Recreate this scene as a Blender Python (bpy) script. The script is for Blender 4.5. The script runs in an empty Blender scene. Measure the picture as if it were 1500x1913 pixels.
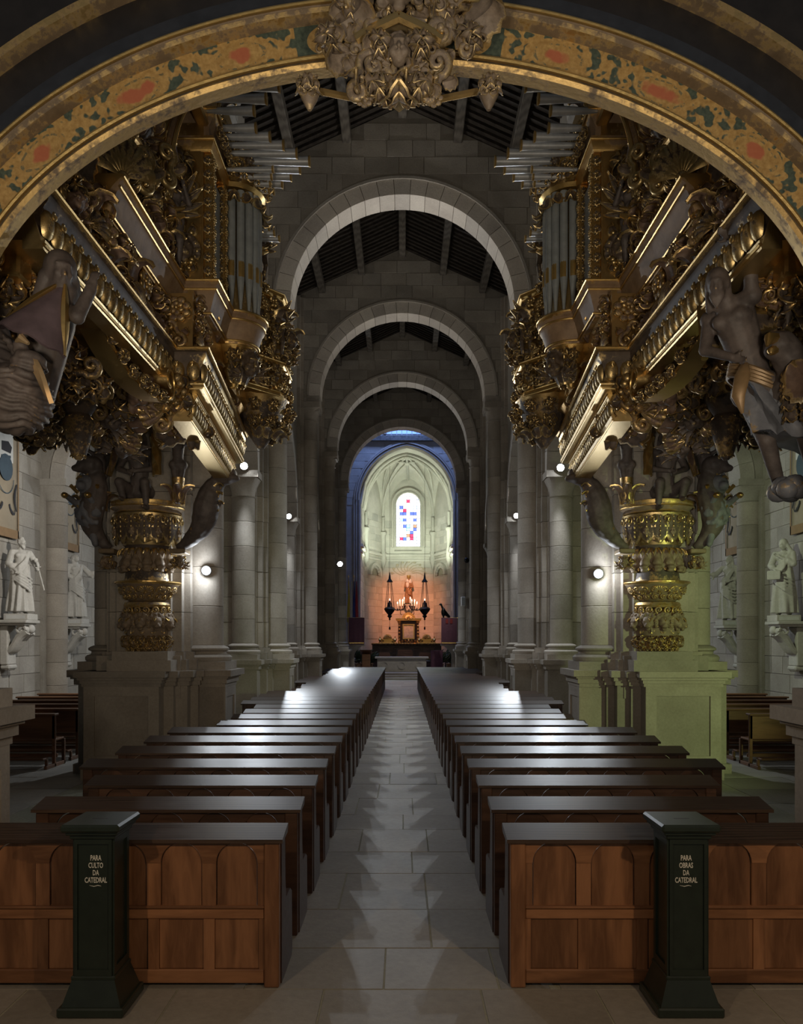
import bpy, bmesh, math, random
from mathutils import Vector, Matrix, noise
R = random.Random(7)
PI = math.pi
sc = bpy.context.scene
COL = sc.collection

# ---------------------------------------------------------------- camera
FPX, VPX, VPY, EYE = 1490.0, 751.5, 1196.0, 2.1
cam_d = bpy.data.cameras.new('camera'); cam = bpy.data.objects.new('camera', cam_d); COL.objects.link(cam)
cam_d.sensor_fit = 'HORIZONTAL'; cam_d.sensor_width = 36.0; cam_d.lens = FPX / 1500 * 36
cam_d.shift_x = -(VPX - 750) / 1500; cam_d.shift_y = (VPY - 956.5) / 1500
cam_d.clip_end = 200
cam.location = (0, 0, EYE); cam.rotation_euler = (PI / 2, 0, 0)
sc.camera = cam

# ---------------------------------------------------------------- world, exposure, lights
w = bpy.data.worlds.new('world'); sc.world = w; w.use_nodes = True
w.node_tree.nodes['Background'].inputs[0].default_value = (0.80, 0.88, 1.0, 1)
w.node_tree.nodes['Background'].inputs[1].default_value = 0.05
sc.view_settings.view_transform = 'Standard'; sc.view_settings.look = 'None'
sc.view_settings.exposure = 0.8; sc.view_settings.gamma = 1.0
sc.view_settings.use_curve_mapping = False

COOL = (0.86, 0.93, 1.0); WARM = (1.0, 0.70, 0.40); GREENISH = (0.78, 1.0, 0.42)


def lamp(name, kind, loc, energy, color, target=None, size=0.1, angle=90, blend=0.4, size_y=None):
    d = bpy.data.lights.new(name, kind); o = bpy.data.objects.new(name, d); COL.objects.link(o)
    o.location = loc; d.energy = energy; d.color = color
    if kind == 'AREA':
        d.size = size
        if size_y: d.shape = 'RECTANGLE'; d.size_y = size_y
    else:
        d.shadow_soft_size = size
    if kind == 'SPOT':
        d.spot_size = math.radians(angle); d.spot_blend = blend
    if target is not None:
        o.rotation_euler = (Vector(target) - Vector(loc)).to_track_quat('-Z', 'Y').to_euler()
    return o


# two warm lamps of the choir behind the viewer, and dim choir lighting
lamp('choir_lamp', 'SPOT', (-2.5, 0.5, 3.5), 76, WARM, (-0.2, 5.2, 0.9), 0.05, 104, 0.8)
lamp('choir_lamp', 'SPOT', (2.5, 0.5, 3.5), 106, WARM, (0.5, 5.2, 0.9), 0.05, 104, 0.8)
lamp('choir_uplight', 'SPOT', (-1.3, 0.6, 2.4), 240, (1.0, 0.87, 0.68), (-2.3, 8.0, 5.6), 0.25, 92, 1.0)
lamp('choir_uplight', 'SPOT', (1.3, 0.6, 2.4), 240, (1.0, 0.87, 0.68), (2.3, 8.0, 5.6), 0.25, 92, 1.0)
# spot lamps of the aisles that light the statues
lamp('aisle_spot', 'SPOT', (-4.7, 15.4, 5.2), 330, (1.0, 0.96, 0.88), (-9, 19.6, 3.2), 0.06, 84, 0.5)
lamp('aisle_spot', 'SPOT', (4.7, 15.4, 5.2), 150, (0.86, 1.0, 0.64), (9, 19.6, 3.2), 0.06, 84, 0.5)
lamp('bracket_fill', 'SPOT', (0.7, 3.4, 2.5), 190, (1.0, 0.93, 0.82), (4.1, 12.2, 4.5), 0.06, 17, 0.7)  # added fill from mid-nave to brighten the carved bracket and satyr
lamp('bracket_fill', 'SPOT', (-0.7, 3.4, 2.5), 60, (1.0, 0.88, 0.74), (-4.1, 12.2, 4.7), 0.06, 17, 0.7)  # the same added fill, weaker
# greenish lamp of the south aisle thrown on the pier below the organ
lamp('green_spot', 'SPOT', (6.4, 6.6, 2.4), 300, GREENISH, (4.0, 13.0, 2.0), 0.06, 52, 0.6)
# two spots in mid-nave aimed back at the gilding of the organs
lamp('organ_spot', 'SPOT', (-0.9, 17.0, 6.2), 210, (1.0, 0.86, 0.62), (-2.4, 11.0, 6.4), 0.2, 62, 0.9)
lamp('organ_spot', 'SPOT', (0.9, 17.0, 6.2), 210, (1.0, 0.86, 0.62), (2.4, 11.0, 6.4), 0.2, 62, 0.9)
# uplights standing on the capitals of the arcade, turned to arches and roof
for Y_, e_ in ((19.1, 330), (26.3, 190), (33.5, 120), (40.7, 60)):
    for s_ in (-1, 1):
        lamp('cornice_uplight', 'SPOT', (s_ * 3.55, Y_, 6.5), e_ * (1.25 if s_ > 0 else 1.0), (1.0, 0.94, 0.86), (-s_ * 1.6, Y_ + 0.95, 12.8), 0.12, 62, 1.0)
for Y_ in (16.6, 23.8, 31.0):
    lamp('roof_uplight', 'SPOT', (-3.3, Y_, 9.2), 34, (1.0, 0.95, 0.88), (1.0, Y_ + 1.5, 14.5), 0.3, 140, 1.0)
# chancel
lamp('altar_fill', 'SPOT', (2.5, 41.0, 7.0), 240, (1.0, 0.93, 0.82), (0.0, 45.2, 0.8), 0.1, 60, 0.8)  # added fill that brightens the front of the altar
lamp('apse_spot', 'SPOT', (-2.0, 50.6, 6.6), 560, (0.88, 1.0, 0.80), (1.0, 55.0, 12.2), 0.2, 110, 0.8)
lamp('apse_spot', 'SPOT', (2.7, 50.6, 6.6), 560, (0.88, 1.0, 0.80), (0.0, 55.0, 12.2), 0.2, 110, 0.8)
lamp('altar_spot', 'SPOT', (0.3, 49.0, 8.6), 1900, (1.0, 0.36, 0.18), (0.3, 56.0, 3.9), 0.2, 52, 1.0)
lamp('lantern_light', 'AREA', (0.0, 46.8, 18.2), 420, (0.22, 0.38, 1.0), (0.2, 49.0, 13.6), 1.6)

# ---------------------------------------------------------------- helpers
WORLD = {}


class MB:
    """collects vertices and faces (world coordinates); build() links them as one mesh object"""
    def __init__(self): self.v = []; self.f = []; self.uv = None

    def add(self, vs, fs, M=None):
        n = len(self.v)
        if M is not None: vs = [M @ Vector(p) for p in vs]
        self.v += [tuple(p) for p in vs]; self.f += [tuple(i + n for i in f) for f in fs]
        return self

    def box(self, x0, x1, y0, y1, z0, z1, M=None):
        return self.add([(x0, y0, z0), (x1, y0, z0), (x1, y1, z0), (x0, y1, z0), (x0, y0, z1), (x1, y0, z1), (x1, y1, z1), (x0, y1, z1)],
                        [(0, 3, 2, 1), (4, 5, 6, 7), (0, 1, 5, 4), (1, 2, 6, 5), (2, 3, 7, 6), (3, 0, 4, 7)], M)

    def cbox(self, x0, x1, y0, y1, z0, z1, c=0.01, M=None):
        """box with chamfered edges"""
        vs = []; fs = []
        X = (x0, x1); Y = (y0, y1); Z = (z0, z1)
        c = min(c, abs(x1 - x0) / 3, abs(y1 - y0) / 3, abs(z1 - z0) / 3)
        idx = {}
        for i in (0, 1):
            for j in (0, 1):
                for k in (0, 1):
                    sx, sy, sz = (c, -c)[i], (c, -c)[j], (c, -c)[k]
                    for a in range(3):
                        p = [X[i] + sx, Y[j] + sy, Z[k] + sz]
                        p[a] = (X[i], Y[j], Z[k])[a]
                        idx[(i, j, k, a)] = len(vs); vs.append(tuple(p))
        g = lambda i, j, k, a: idx[(i, j, k, a)]
        for a in range(3):
            b, d = (a + 1) % 3, (a + 2) % 3
            for s in (0, 1):
                q = []
                for (m, n) in ((0, 0), (1, 0), (1, 1), (0, 1)):
                    t = [0, 0, 0]; t[a] = s; t[b] = m; t[d] = n
                    q.append(g(*t, a))
                fs.append(tuple(q) if s else tuple(reversed(q)))
            for m in (0, 1):
                for n in (0, 1):
                    t0 = [0, 0, 0]; t0[b] = m; t0[d] = n
                    t1 = list(t0); t1[a] = 1
                    q = (g(*t0, b), g(*t1, b), g(*t1, d), g(*t0, d))
                    fs.append(q if (m + n) % 2 else tuple(reversed(q)))
        for i in (0, 1):
            for j in (0, 1):
                for k in (0, 1):
                    q = (g(i, j, k, 0), g(i, j, k, 1), g(i, j, k, 2))
                    fs.append(q if (i + j + k) % 2 else tuple(reversed(q)))
        return self.add(vs, fs, M)

    def prism(self, pts, a, b, axis='z', M=None):
        """pts: counter-clockwise outline in the two other axes; extruded along axis from a to b"""
        def P(p, t):
            return {'z': (p[0], p[1], t), 'y': (p[0], t, p[1]), 'x': (t, p[0], p[1])}[axis]
        pts = [p for i, p in enumerate(pts) if math.dist(p, pts[i - 1]) > 1e-5]; n = len(pts)
        vs = [P(p, a) for p in pts] + [P(p, b) for p in pts]
        fs = [tuple(range(n - 1, -1, -1)), tuple(range(n, 2 * n))] + [(i, (i + 1) % n, n + (i + 1) % n, n + i) for i in range(n)]
        if axis == 'y': fs = [tuple(reversed(f)) for f in fs]
        return self.add(vs, fs, M)

    def ring_prism(self, inner, outer, a, b, axis='y', M=None):
        """open strip between two polylines of equal length, extruded"""
        def P(p, t):
            return {'z': (p[0], p[1], t), 'y': (p[0], t, p[1]), 'x': (t, p[0], p[1])}[axis]
        n = len(inner); vs = [P(p, a) for p in inner] + [P(p, a) for p in outer] + [P(p, b) for p in inner] + [P(p, b) for p in outer]
        fs = []
        for i in range(n - 1):
            fs += [(i, i + 1, n + i + 1, n + i), (2 * n + i, 3 * n + i, 3 * n + i + 1, 2 * n + i + 1),
                   (i, 2 * n + i, 2 * n + i + 1, i + 1), (n + i, n + i + 1, 3 * n + i + 1, 3 * n + i)]
        for i in (0, n - 1): fs.append((i, n + i, 3 * n + i, 2 * n + i))
        return self.add(vs, fs, M)

    def lathe(self, prof, seg=16, c=(0, 0, 0), a0=0.0, a1=2 * PI, sx=1.0, sy=1.0, M=None):
        """prof: (radius, z) from bottom to top"""
        full = abs(a1 - a0 - 2 * PI) < 1e-6
        ns = seg if full else seg + 1
        vs = []; fs = []
        for r, z in prof:
            for i in range(ns):
                a = a0 + (a1 - a0) * i / seg
                vs.append((c[0] + r * math.cos(a) * sx, c[1] + r * math.sin(a) * sy, c[2] + z))
        m = len(prof)
        for j in range(m - 1):
            for i in range(seg):
                k = (i + 1) % ns
                fs.append((j * ns + i, j * ns + k, (j + 1) * ns + k, (j + 1) * ns + i))
        if full:
            fs.append(tuple(range(ns - 1, -1, -1))); fs.append(tuple(range((m - 1) * ns, m * ns)))
        return self.add(vs, fs, M)

    def tube(self, pts, rad, seg=6, M=None, flat=1.0):
        pts = [Vector(p) for p in pts]; n = len(pts)
        if not isinstance(rad, (list, tuple)): rad = [rad] * n
        vs = []; fs = []; ref = None
        for i, p in enumerate(pts):
            t = (pts[min(i + 1, n - 1)] - pts[max(i - 1, 0)])
            t = t.normalized() if t.length > 1e-9 else Vector((0, 0, 1))
            if ref is None:
                ref = Vector((0, 0, 1)) if abs(t.z) < 0.9 else Vector((1, 0, 0))
            a = (ref - t * ref.dot(t)); a = a.normalized() if a.length > 1e-6 else t.orthogonal().normalized()
            ref = a; b = t.cross(a)
            for k in range(seg):
                an = 2 * PI * k / seg
                vs.append(p + a * (math.cos(an) * rad[i] * flat) + b * (math.sin(an) * rad[i]))
        for i in range(n - 1):
            for k in range(seg):
                m = (k + 1) % seg
                fs.append((i * seg + k, i * seg + m, (i + 1) * seg + m, (i + 1) * seg + k))
        fs.append(tuple(range(seg - 1, -1, -1))); fs.append(tuple(range((n - 1) * seg, n * seg)))
        return self.add(vs, fs, M)

    def ell(self, c, r, seg=12, rings=8, M=None, basis=None):
        if not isinstance(r, (list, tuple)): r = (r, r, r)
        c = Vector(c); vs = []; fs = []
        for j in range(1, rings):
            ph = PI * j / rings
            for i in range(seg):
                a = 2 * PI * i / seg
                p = Vector((math.sin(ph) * math.cos(a) * r[0], math.sin(ph) * math.sin(a) * r[1], -math.cos(ph) * r[2]))
                vs.append(c + (basis @ p if basis else p))
        lo = len(vs); p = Vector((0, 0, -r[2])); vs.append(c + (basis @ p if basis else p))
        p = Vector((0, 0, r[2])); vs.append(c + (basis @ p if basis else p))
        for j in range(rings - 2):
            for i in range(seg):
                k = (i + 1) % seg
                fs.append((j * seg + i, j * seg + k, (j + 1) * seg + k, (j + 1) * seg + i))
        for i in range(seg):
            k = (i + 1) % seg
            fs.append((lo, k, i)); fs.append((lo + 1, (rings - 2) * seg + i, (rings - 2) * seg + k))
        return self.add(vs, fs, M)

    def cone(self, p, q, r0, r1, seg=10):
        """capsule with two radii"""
        p = Vector(p); q = Vector(q)
        d = q - p; L = d.length; d = d / L if L > 1e-6 else Vector((0, 0, 1))
        pts = []; rr = []
        for a in (-80, -50, -20):
            pts.append(p + d * (math.sin(math.radians(a)) * r0)); rr.append(math.cos(math.radians(a)) * r0)
        for a in (20, 50, 80):
            pts.append(q + d * (math.sin(math.radians(a)) * r1)); rr.append(math.cos(math.radians(a)) * r1)
        return self.tube(pts, rr, seg)

    def grid(self, rows, close_u=False, caps=False):
        n = len(rows[0]); vs = [p for r in rows for p in r]; fs = []
        for j in range(len(rows) - 1):
            for i in range(n if close_u else n - 1):
                k = (i + 1) % n
                fs.append((j * n + i, j * n + k, (j + 1) * n + k, (j + 1) * n + i))
        if caps: fs += [tuple(range(n - 1, -1, -1)), tuple(range((len(rows) - 1) * n, len(rows) * n))]
        return self.add(vs, fs)

    def sheet(self, rows, t):
        """double-sided sheet of thickness t from a grid of points"""
        n = len(rows[0]); m = len(rows)
        P = [[Vector(p) for p in r] for r in rows]; off = []
        for j in range(m):
            r = []
            for i in range(n):
                du = P[j][min(i + 1, n - 1)] - P[j][max(i - 1, 0)]; dv = P[min(j + 1, m - 1)][i] - P[max(j - 1, 0)][i]
                k = du.cross(dv); k = k.normalized() if k.length > 1e-9 else Vector((0, 0, 1))
                r.append(P[j][i] - k * t)
            off.append(r)
        vs = [p for r in P for p in r] + [p for r in off for p in r]; o = n * m; fs = []
        for j in range(m - 1):
            for i in range(n - 1):
                a, b, c, d = j * n + i, j * n + i + 1, (j + 1) * n + i + 1, (j + 1) * n + i
                fs += [(a, b, c, d), (o + d, o + c, o + b, o + a)]
        for i in range(n - 1):
            fs += [(i + 1, i, o + i, o + i + 1), ((m - 1) * n + i, (m - 1) * n + i + 1, o + (m - 1) * n + i + 1, o + (m - 1) * n + i)]
        for j in range(m - 1):
            fs += [(j * n, (j + 1) * n, o + (j + 1) * n, o + j * n), ((j + 1) * n + n - 1, j * n + n - 1, o + j * n + n - 1, o + (j + 1) * n + n - 1)]
        return self.add(vs, fs)

    def mesh(self, name, mat=None, smooth=False, origin=None):
        """recalculates normals outwards"""
        me = bpy.data.meshes.new(name)
        if origin is not None:
            ox, oy, oz = origin
            me.from_pydata([(x - ox, y - oy, z - oz) for x, y, z in self.v], [], self.f)
        else:
            me.from_pydata(self.v, [], self.f)
        if len(self.f) > 1:
            bm = bmesh.new(); bm.from_mesh(me); bmesh.ops.recalc_face_normals(bm, faces=bm.faces); bm.to_mesh(me); bm.free()
        if mat: me.materials.append(mat)
        if smooth: shade(me, smooth)
        return me

    def build(self, name, mat, parent=None, smooth=False, loc=None):
        """loc: the object's own origin in world coordinates"""
        o3 = Vector(loc) if loc is not None else (WORLD[parent.name] if parent else Vector((0, 0, 0)))
        me = self.mesh(name, mat, smooth, o3)
        return link(name, me, parent, o3)


def shade(me, smooth):
    me.polygons.foreach_set('use_smooth', [True] * len(me.polygons))
    if smooth != 'all' and hasattr(me, 'set_sharp_from_angle'):
        me.set_sharp_from_angle(angle=math.radians(smooth if isinstance(smooth, (int, float)) and smooth > 1 else 40))


def link(name, me, parent=None, world=(0, 0, 0), M=None):
    o = bpy.data.objects.new(name, me); COL.objects.link(o)
    wv = Vector(world)
    if parent is not None:
        o.parent = parent; o.location = wv - WORLD[parent.name]
    else:
        o.location = wv
    WORLD[o.name] = wv
    if M is not None:
        o.rotation_mode = 'QUATERNION'
        l, q, s = M.decompose(); o.rotation_quaternion = q; o.scale = s
    return o


def tag(o, label=None, cat=None, group=None, kind=None):
    if label: o['label'] = label
    if cat: o['category'] = cat
    if group: o['group'] = group
    if kind: o['kind'] = kind
    return o


def thing(name, label, cat, loc, group=None, kind=None):
    o = bpy.data.objects.new(name, None); COL.objects.link(o); o.location = loc
    o.empty_display_size = 0.2
    WORLD[o.name] = Vector(loc)
    return tag(o, label, cat, group, kind)


def copy_tree(o, parent=None, kids=None):
    kids = kids or KIDS()
    c = o.copy(); COL.objects.link(c)
    if parent is not None: c.parent = parent
    for ch in kids.get(o.name, ()): copy_tree(ch, c, kids)
    return c


def KIDS():
    d = {}
    for o in bpy.data.objects:
        if o.parent: d.setdefault(o.parent.name, []).append(o)
    return d


def remesh(mb, voxel, smooth=4, dents=(), mat=None, name='carved', rough=0.0, rscale=6.0):
    me = mb.mesh('tmp'); o = bpy.data.objects.new('tmp', me); COL.objects.link(o)
    m = o.modifiers.new('r', 'REMESH'); m.mode = 'VOXEL'; m.voxel_size = voxel
    if smooth:
        s = o.modifiers.new('s', 'SMOOTH'); s.factor = 0.5; s.iterations = smooth
    dg = bpy.context.evaluated_depsgraph_get()
    out = bpy.data.meshes.new_from_object(o.evaluated_get(dg))
    bpy.data.objects.remove(o); bpy.data.meshes.remove(me)
    out.name = name; out.materials.clear()
    if mat: out.materials.append(mat)
    if dents or rough:
        nrm = [v.normal.copy() for v in out.vertices]
        for v, k in zip(out.vertices, nrm):
            for c, r, d in dents:
                q = (v.co - Vector(c)).length / r
                if q < 1: v.co -= k * (d * (1 - q * q))
            if rough:
                v.co += k * (rough * noise.noise(v.co * rscale))
    shade(out, 'all')
    return out


ORD = ('first second third fourth fifth sixth seventh eighth ninth tenth eleventh twelfth thirteenth fourteenth fifteenth sixteenth seventeenth '
       'eighteenth nineteenth twentieth twenty-first twenty-second twenty-third twenty-fourth twenty-fifth twenty-sixth twenty-seventh '
       'twenty-eighth twenty-ninth thirtieth thirty-first thirty-second thirty-third thirty-fourth thirty-fifth').split()

# ---------------------------------------------------------------- materials


def nodes(name):
    m = bpy.data.materials.new(name); m.use_nodes = True
    nt = m.node_tree; b = nt.nodes['Principled BSDF']
    return m, nt, b


def N(nt, t, **kw):
    n = nt.nodes.new(t)
    for k, v in kw.items():
        if k in n.inputs: n.inputs[k].default_value = v
        else: setattr(n, k, v)
    return n


def L(nt, a, b): nt.links.new(a, b)


def ramp(nt, fac, stops):
    r = nt.nodes.new('ShaderNodeValToRGB'); e = r.color_ramp.elements
    while len(e) > len(stops): e.remove(e[-1])
    while len(e) < len(stops): e.new(0.5)
    for el, (p, c) in zip(e, stops):
        el.position = p; el.color = (*c, 1) if len(c) == 3 else c
    L(nt, fac, r.inputs[0]); return r.outputs[0]


def mix(nt, fac, a, b, mode='MIX'):
    m = nt.nodes.new('ShaderNodeMix'); m.data_type = 'RGBA'; m.blend_type = mode
    for s, v in ((m.inputs[0], fac), (m.inputs[6], a), (m.inputs[7], b)):
        if isinstance(v, bpy.types.NodeSocket): L(nt, v, s)
        elif isinstance(v, (int, float)): s.default_value = v
        else: s.default_value = (*v, 1)
    return m.outputs[2]


def math_(nt, op, a, b=None, c=None):
    m = nt.nodes.new('ShaderNodeMath'); m.operation = op
    for i, v in enumerate((a, b, c)):
        if v is None: continue
        if isinstance(v, bpy.types.NodeSocket): L(nt, v, m.inputs[i])
        else: m.inputs[i].default_value = v
    return m.outputs[0]


def coords(nt, scale=(1, 1, 1), world=False):
    """object coordinates, shifted per object so that alike pieces differ"""
    if world:
        src = N(nt, 'ShaderNodeNewGeometry').outputs['Position']
        mp = N(nt, 'ShaderNodeMapping'); L(nt, src, mp.inputs[0]); mp.inputs['Scale'].default_value = scale
        return mp.outputs[0]
    tc = N(nt, 'ShaderNodeTexCoord'); oi = N(nt, 'ShaderNodeObjectInfo')
    mp = N(nt, 'ShaderNodeMapping'); L(nt, tc.outputs['Object'], mp.inputs[0]); mp.inputs['Scale'].default_value = scale
    sh = math_(nt, 'MULTIPLY', oi.outputs['Random'], 37.0)
    v = N(nt, 'ShaderNodeVectorMath', operation='ADD'); L(nt, mp.outputs[0], v.inputs[0]); L(nt, sh, v.inputs[1])
    return v.outputs[0]


def noise_(nt, vec, scale, detail=4.0, rough=0.6, dist=0.0):
    n = N(nt, 'ShaderNodeTexNoise'); L(nt, vec, n.inputs['Vector'])
    n.inputs['Scale'].default_value = scale; n.inputs['Detail'].default_value = detail
    n.inputs['Roughness'].default_value = rough; n.inputs['Distortion'].default_value = dist
    return n.outputs[0]


def bump(nt, b, h, strength=0.3, dist=0.02):
    n = N(nt, 'ShaderNodeBump'); n.inputs['Strength'].default_value = strength; n.inputs['Distance'].default_value = dist
    L(nt, h, n.inputs['Height']); L(nt, n.outputs[0], b.inputs['Normal'])


def stone_mat(name, c0, c1, var=0.35, rough=0.85, scale=3.0, spec=0.25, bs=0.35):
    m, nt, b = nodes(name)
    v = coords(nt); big = noise_(nt, v, scale * 0.35, 5); fine = noise_(nt, v, scale * 9, 4, 0.7)
    col = ramp(nt, big, [(0.3, c0), (0.7, c1)])
    col = mix(nt, 0.35, col, ramp(nt, fine, [(0.3, (0.55, 0.55, 0.55)), (0.75, (1.15, 1.15, 1.15))]), 'MULTIPLY')
    oi = N(nt, 'ShaderNodeObjectInfo')
    tint = ramp(nt, oi.outputs['Random'], [(0, (1 - var, 1 - var * 1.02, 1 - var * 1.05)), (0.5, (1, 0.98, 0.95)), (1, (1 + var * .4, 1 + var * .36, 1 + var * .3))])
    col = mix(nt, 1.0, col, tint, 'MULTIPLY')
    L(nt, col, b.inputs['Base Color']); b.inputs['Roughness'].default_value = rough; b.inputs['Specular IOR Level'].default_value = spec
    bump(nt, b, math_(nt, 'ADD', fine, math_(nt, 'MULTIPLY', big, 1.5)), bs, 0.012)
    return m


def wood_mat(name, c0, c1, rough=0.4, scale=(1.2, 9, 9), spec=0.45, var=0.25, coat=0.0, bs=0.10):
    m, nt, b = nodes(name)
    v = coords(nt, scale); g = noise_(nt, v, 2.2, 5, 0.65, 1.4)
    w_ = N(nt, 'ShaderNodeTexWave', bands_direction='Y'); L(nt, v, w_.inputs['Vector'])
    w_.inputs['Scale'].default_value = 0.8; w_.inputs['Distortion'].default_value = 7; w_.inputs['Detail'].default_value = 3
    f = math_(nt, 'ADD', math_(nt, 'MULTIPLY', g, 0.6), math_(nt, 'MULTIPLY', w_.outputs[1], 0.4))
    col = ramp(nt, f, [(0.25, c0), (0.75, c1)])
    oi = N(nt, 'ShaderNodeObjectInfo')
    col = mix(nt, 1.0, col, ramp(nt, oi.outputs['Random'], [(0, (1 - var,) * 3), (1, (1 + var * 0.5,) * 3)]), 'MULTIPLY')
    L(nt, col, b.inputs['Base Color'])
    L(nt, math_(nt, 'ADD', math_(nt, 'MULTIPLY', g, 0.2), rough - 0.1), b.inputs['Roughness'])
    b.inputs['Specular IOR Level'].default_value = spec; b.inputs['Coat Weight'].default_value = coat; b.inputs['Coat Roughness'].default_value = 0.2
    bump(nt, b, f, bs, 0.004)
    return m


def gilt_mat(name, wood0, wood1, gold, amount, rough=0.35, scale=5.0, world=False):
    """worn gilding over dark wood: the leaf survives on raised edges and in irregular patches"""
    m, nt, b = nodes(name)
    v = coords(nt); n1 = noise_(nt, v, scale, 5, 0.7); n2 = noise_(nt, v, scale * 5, 3)
    pt = N(nt, 'ShaderNodeNewGeometry').outputs['Pointiness']
    e = math_(nt, 'MULTIPLY', math_(nt, 'SUBTRACT', pt, 0.5), 5.0)
    f = math_(nt, 'ADD', math_(nt, 'ADD', math_(nt, 'SUBTRACT', n1, 0.5), e), amount)
    f = math_(nt, 'ADD', f, math_(nt, 'MULTIPLY', math_(nt, 'SUBTRACT', n2, 0.5), 0.5))
    f = ramp(nt, f, [(0.42, (0, 0, 0)), (0.60, (1, 1, 1))])
    wd = ramp(nt, n1, [(0.3, wood0), (0.7, wood1)])
    L(nt, mix(nt, f, wd, gold), b.inputs['Base Color'])
    L(nt, math_(nt, 'MULTIPLY', f, 0.92), b.inputs['Metallic'])
    L(nt, math_(nt, 'ADD', math_(nt, 'MULTIPLY', f, rough - 0.62), math_(nt, 'ADD', math_(nt, 'MULTIPLY', n2, 0.16), 0.54)), b.inputs['Roughness'])
    bump(nt, b, n2, 0.25, 0.006)
    return m


def plain(name, c, rough=0.5, metal=0.0, emit=None, strength=0.0, var=0.12, nscale=8.0, spec=0.5):
    m, nt, b = nodes(name)
    v = coords(nt); n1 = noise_(nt, v, nscale, 4)
    L(nt, ramp(nt, n1, [(0.25, tuple(x * (1 - var) for x in c)), (0.75, tuple(min(1, x * (1 + var)) for x in c))]), b.inputs['Base Color'])
    b.inputs['Roughness'].default_value = rough; b.inputs['Metallic'].default_value = metal; b.inputs['Specular IOR Level'].default_value = spec
    if emit: b.inputs['Emission Color'].default_value = (*emit, 1); b.inputs['Emission Strength'].default_value = strength
    return m


M_STONE = stone_mat('granite', (0.30, 0.265, 0.225), (0.44, 0.40, 0.35), 0.2)
M_STONE_W = stone_mat('granite_wall', (0.31, 0.285, 0.25), (0.44, 0.41, 0.365), 0.13)
M_MORTAR = stone_mat('mortar', (0.27, 0.25, 0.22), (0.37, 0.34, 0.30), 0.0)
M_VOUSS = stone_mat('arch_granite', (0.44, 0.40, 0.36), (0.58, 0.54, 0.48), 0.16)
M_CHANCEL = stone_mat('pale_granite', (0.46, 0.45, 0.40), (0.62, 0.60, 0.54), 0.16)
M_FLOOR = stone_mat('floor_slab', (0.25, 0.235, 0.205), (0.38, 0.36, 0.325), 0.18, 0.55, 2.0, 0.45, 0.2)
M_JOINT = stone_mat('floor_joint', (0.28, 0.27, 0.21), (0.42, 0.41, 0.32), 0.0, 0.9)
M_MARBLE = stone_mat('statue_stone', (0.50, 0.485, 0.45), (0.62, 0.60, 0.56), 0.05, 0.7, 2.0, 0.3, 0.1)
M_PEW = wood_mat('pew_wood', (0.045, 0.022, 0.013), (0.10, 0.050, 0.030), 0.42)
M_PEWTOP = wood_mat('pew_top_wood', (0.040, 0.025, 0.018), (0.085, 0.055, 0.040), 0.33, (1.0, 12, 12), 0.38, bs=0.02)
M_SCREEN = wood_mat('lit_panelled_oak', (0.17, 0.075, 0.034), (0.35, 0.165, 0.078), 0.42, (9, 9, 1.4))  # lighter pew wood: lamp light on the front row put into the colour
M_SCREEN_LIT_H = wood_mat('lit_panelled_oak_rail', (0.18, 0.080, 0.036), (0.37, 0.175, 0.082), 0.42, (1.4, 9, 9))
M_BENCH = wood_mat('bench_wood', (0.10, 0.045, 0.020), (0.20, 0.095, 0.045), 0.45)
M_ROOF = wood_mat('roof_boards', (0.020, 0.016, 0.013), (0.045, 0.037, 0.030), 0.7, (6, 1, 6), 0.2)
M_BEAM = wood_mat('roof_beam', (0.075, 0.065, 0.055), (0.14, 0.125, 0.105), 0.7, (8, 1, 8), 0.2)
GOLD = (0.80, 0.50, 0.16)
M_GILT = gilt_mat('gilded_carving', (0.045, 0.032, 0.022), (0.13, 0.090, 0.062), (0.60, 0.44, 0.20), 0.26)
M_GILT_D = gilt_mat('dark_carving', (0.040, 0.030, 0.025), (0.12, 0.088, 0.068), (0.56, 0.39, 0.17), 0.14)
M_GILT_R = gilt_mat('red_brown_carving', (0.09, 0.054, 0.038), (0.20, 0.128, 0.090), (0.58, 0.40, 0.17), 0.18)
M_GOLD = gilt_mat('gold_moulding', (0.10, 0.060, 0.025), (0.22, 0.135, 0.060), (0.68, 0.46, 0.17), 0.50, 0.34)
M_TAN = gilt_mat('tan_moulding', (0.19, 0.120, 0.070), (0.34, 0.225, 0.130), (0.62, 0.40, 0.15), 0.10, 0.4)
M_SKIN_D = gilt_mat('dark_flesh', (0.055, 0.044, 0.040), (0.14, 0.112, 0.10), (0.5, 0.33, 0.15), -0.02)
M_CLOTH_B = gilt_mat('blue_grey_drapery', (0.10, 0.105, 0.12), (0.20, 0.205, 0.23), (0.5, 0.35, 0.16), -0.02)
M_COL = gilt_mat('bracket_stone', (0.16, 0.115, 0.075), (0.30, 0.225, 0.15), (0.60, 0.41, 0.15), 0.14, 0.45)
M_PIPE = plain('pipe_tin', (0.36, 0.385, 0.39), 0.38, 0.35, var=0.2)
M_TRUMPET = plain('trumpet_tin', (0.50, 0.51, 0.53), 0.33, 0.45, var=0.2)
M_PIPEMOUTH = plain('pipe_gilt', (0.62, 0.42, 0.15), 0.35, 0.8)
M_GREYPANEL = plain('grey_panel', (0.30, 0.31, 0.31), 0.5)
M_GREEN = plain('green_paint', (0.017, 0.026, 0.019), 0.38, var=0.2, nscale=14)
M_LETTER = plain('white_lettering', (0.72, 0.72, 0.66), 0.6)
M_DARK = plain('dark_iron', (0.012, 0.012, 0.012), 0.45, 0.6)
M_BLACK = plain('dark_board', (0.015, 0.013, 0.012), 0.7)
M_PURPLE = plain('purple_cloth', (0.13, 0.055, 0.085), 0.85)
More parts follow.
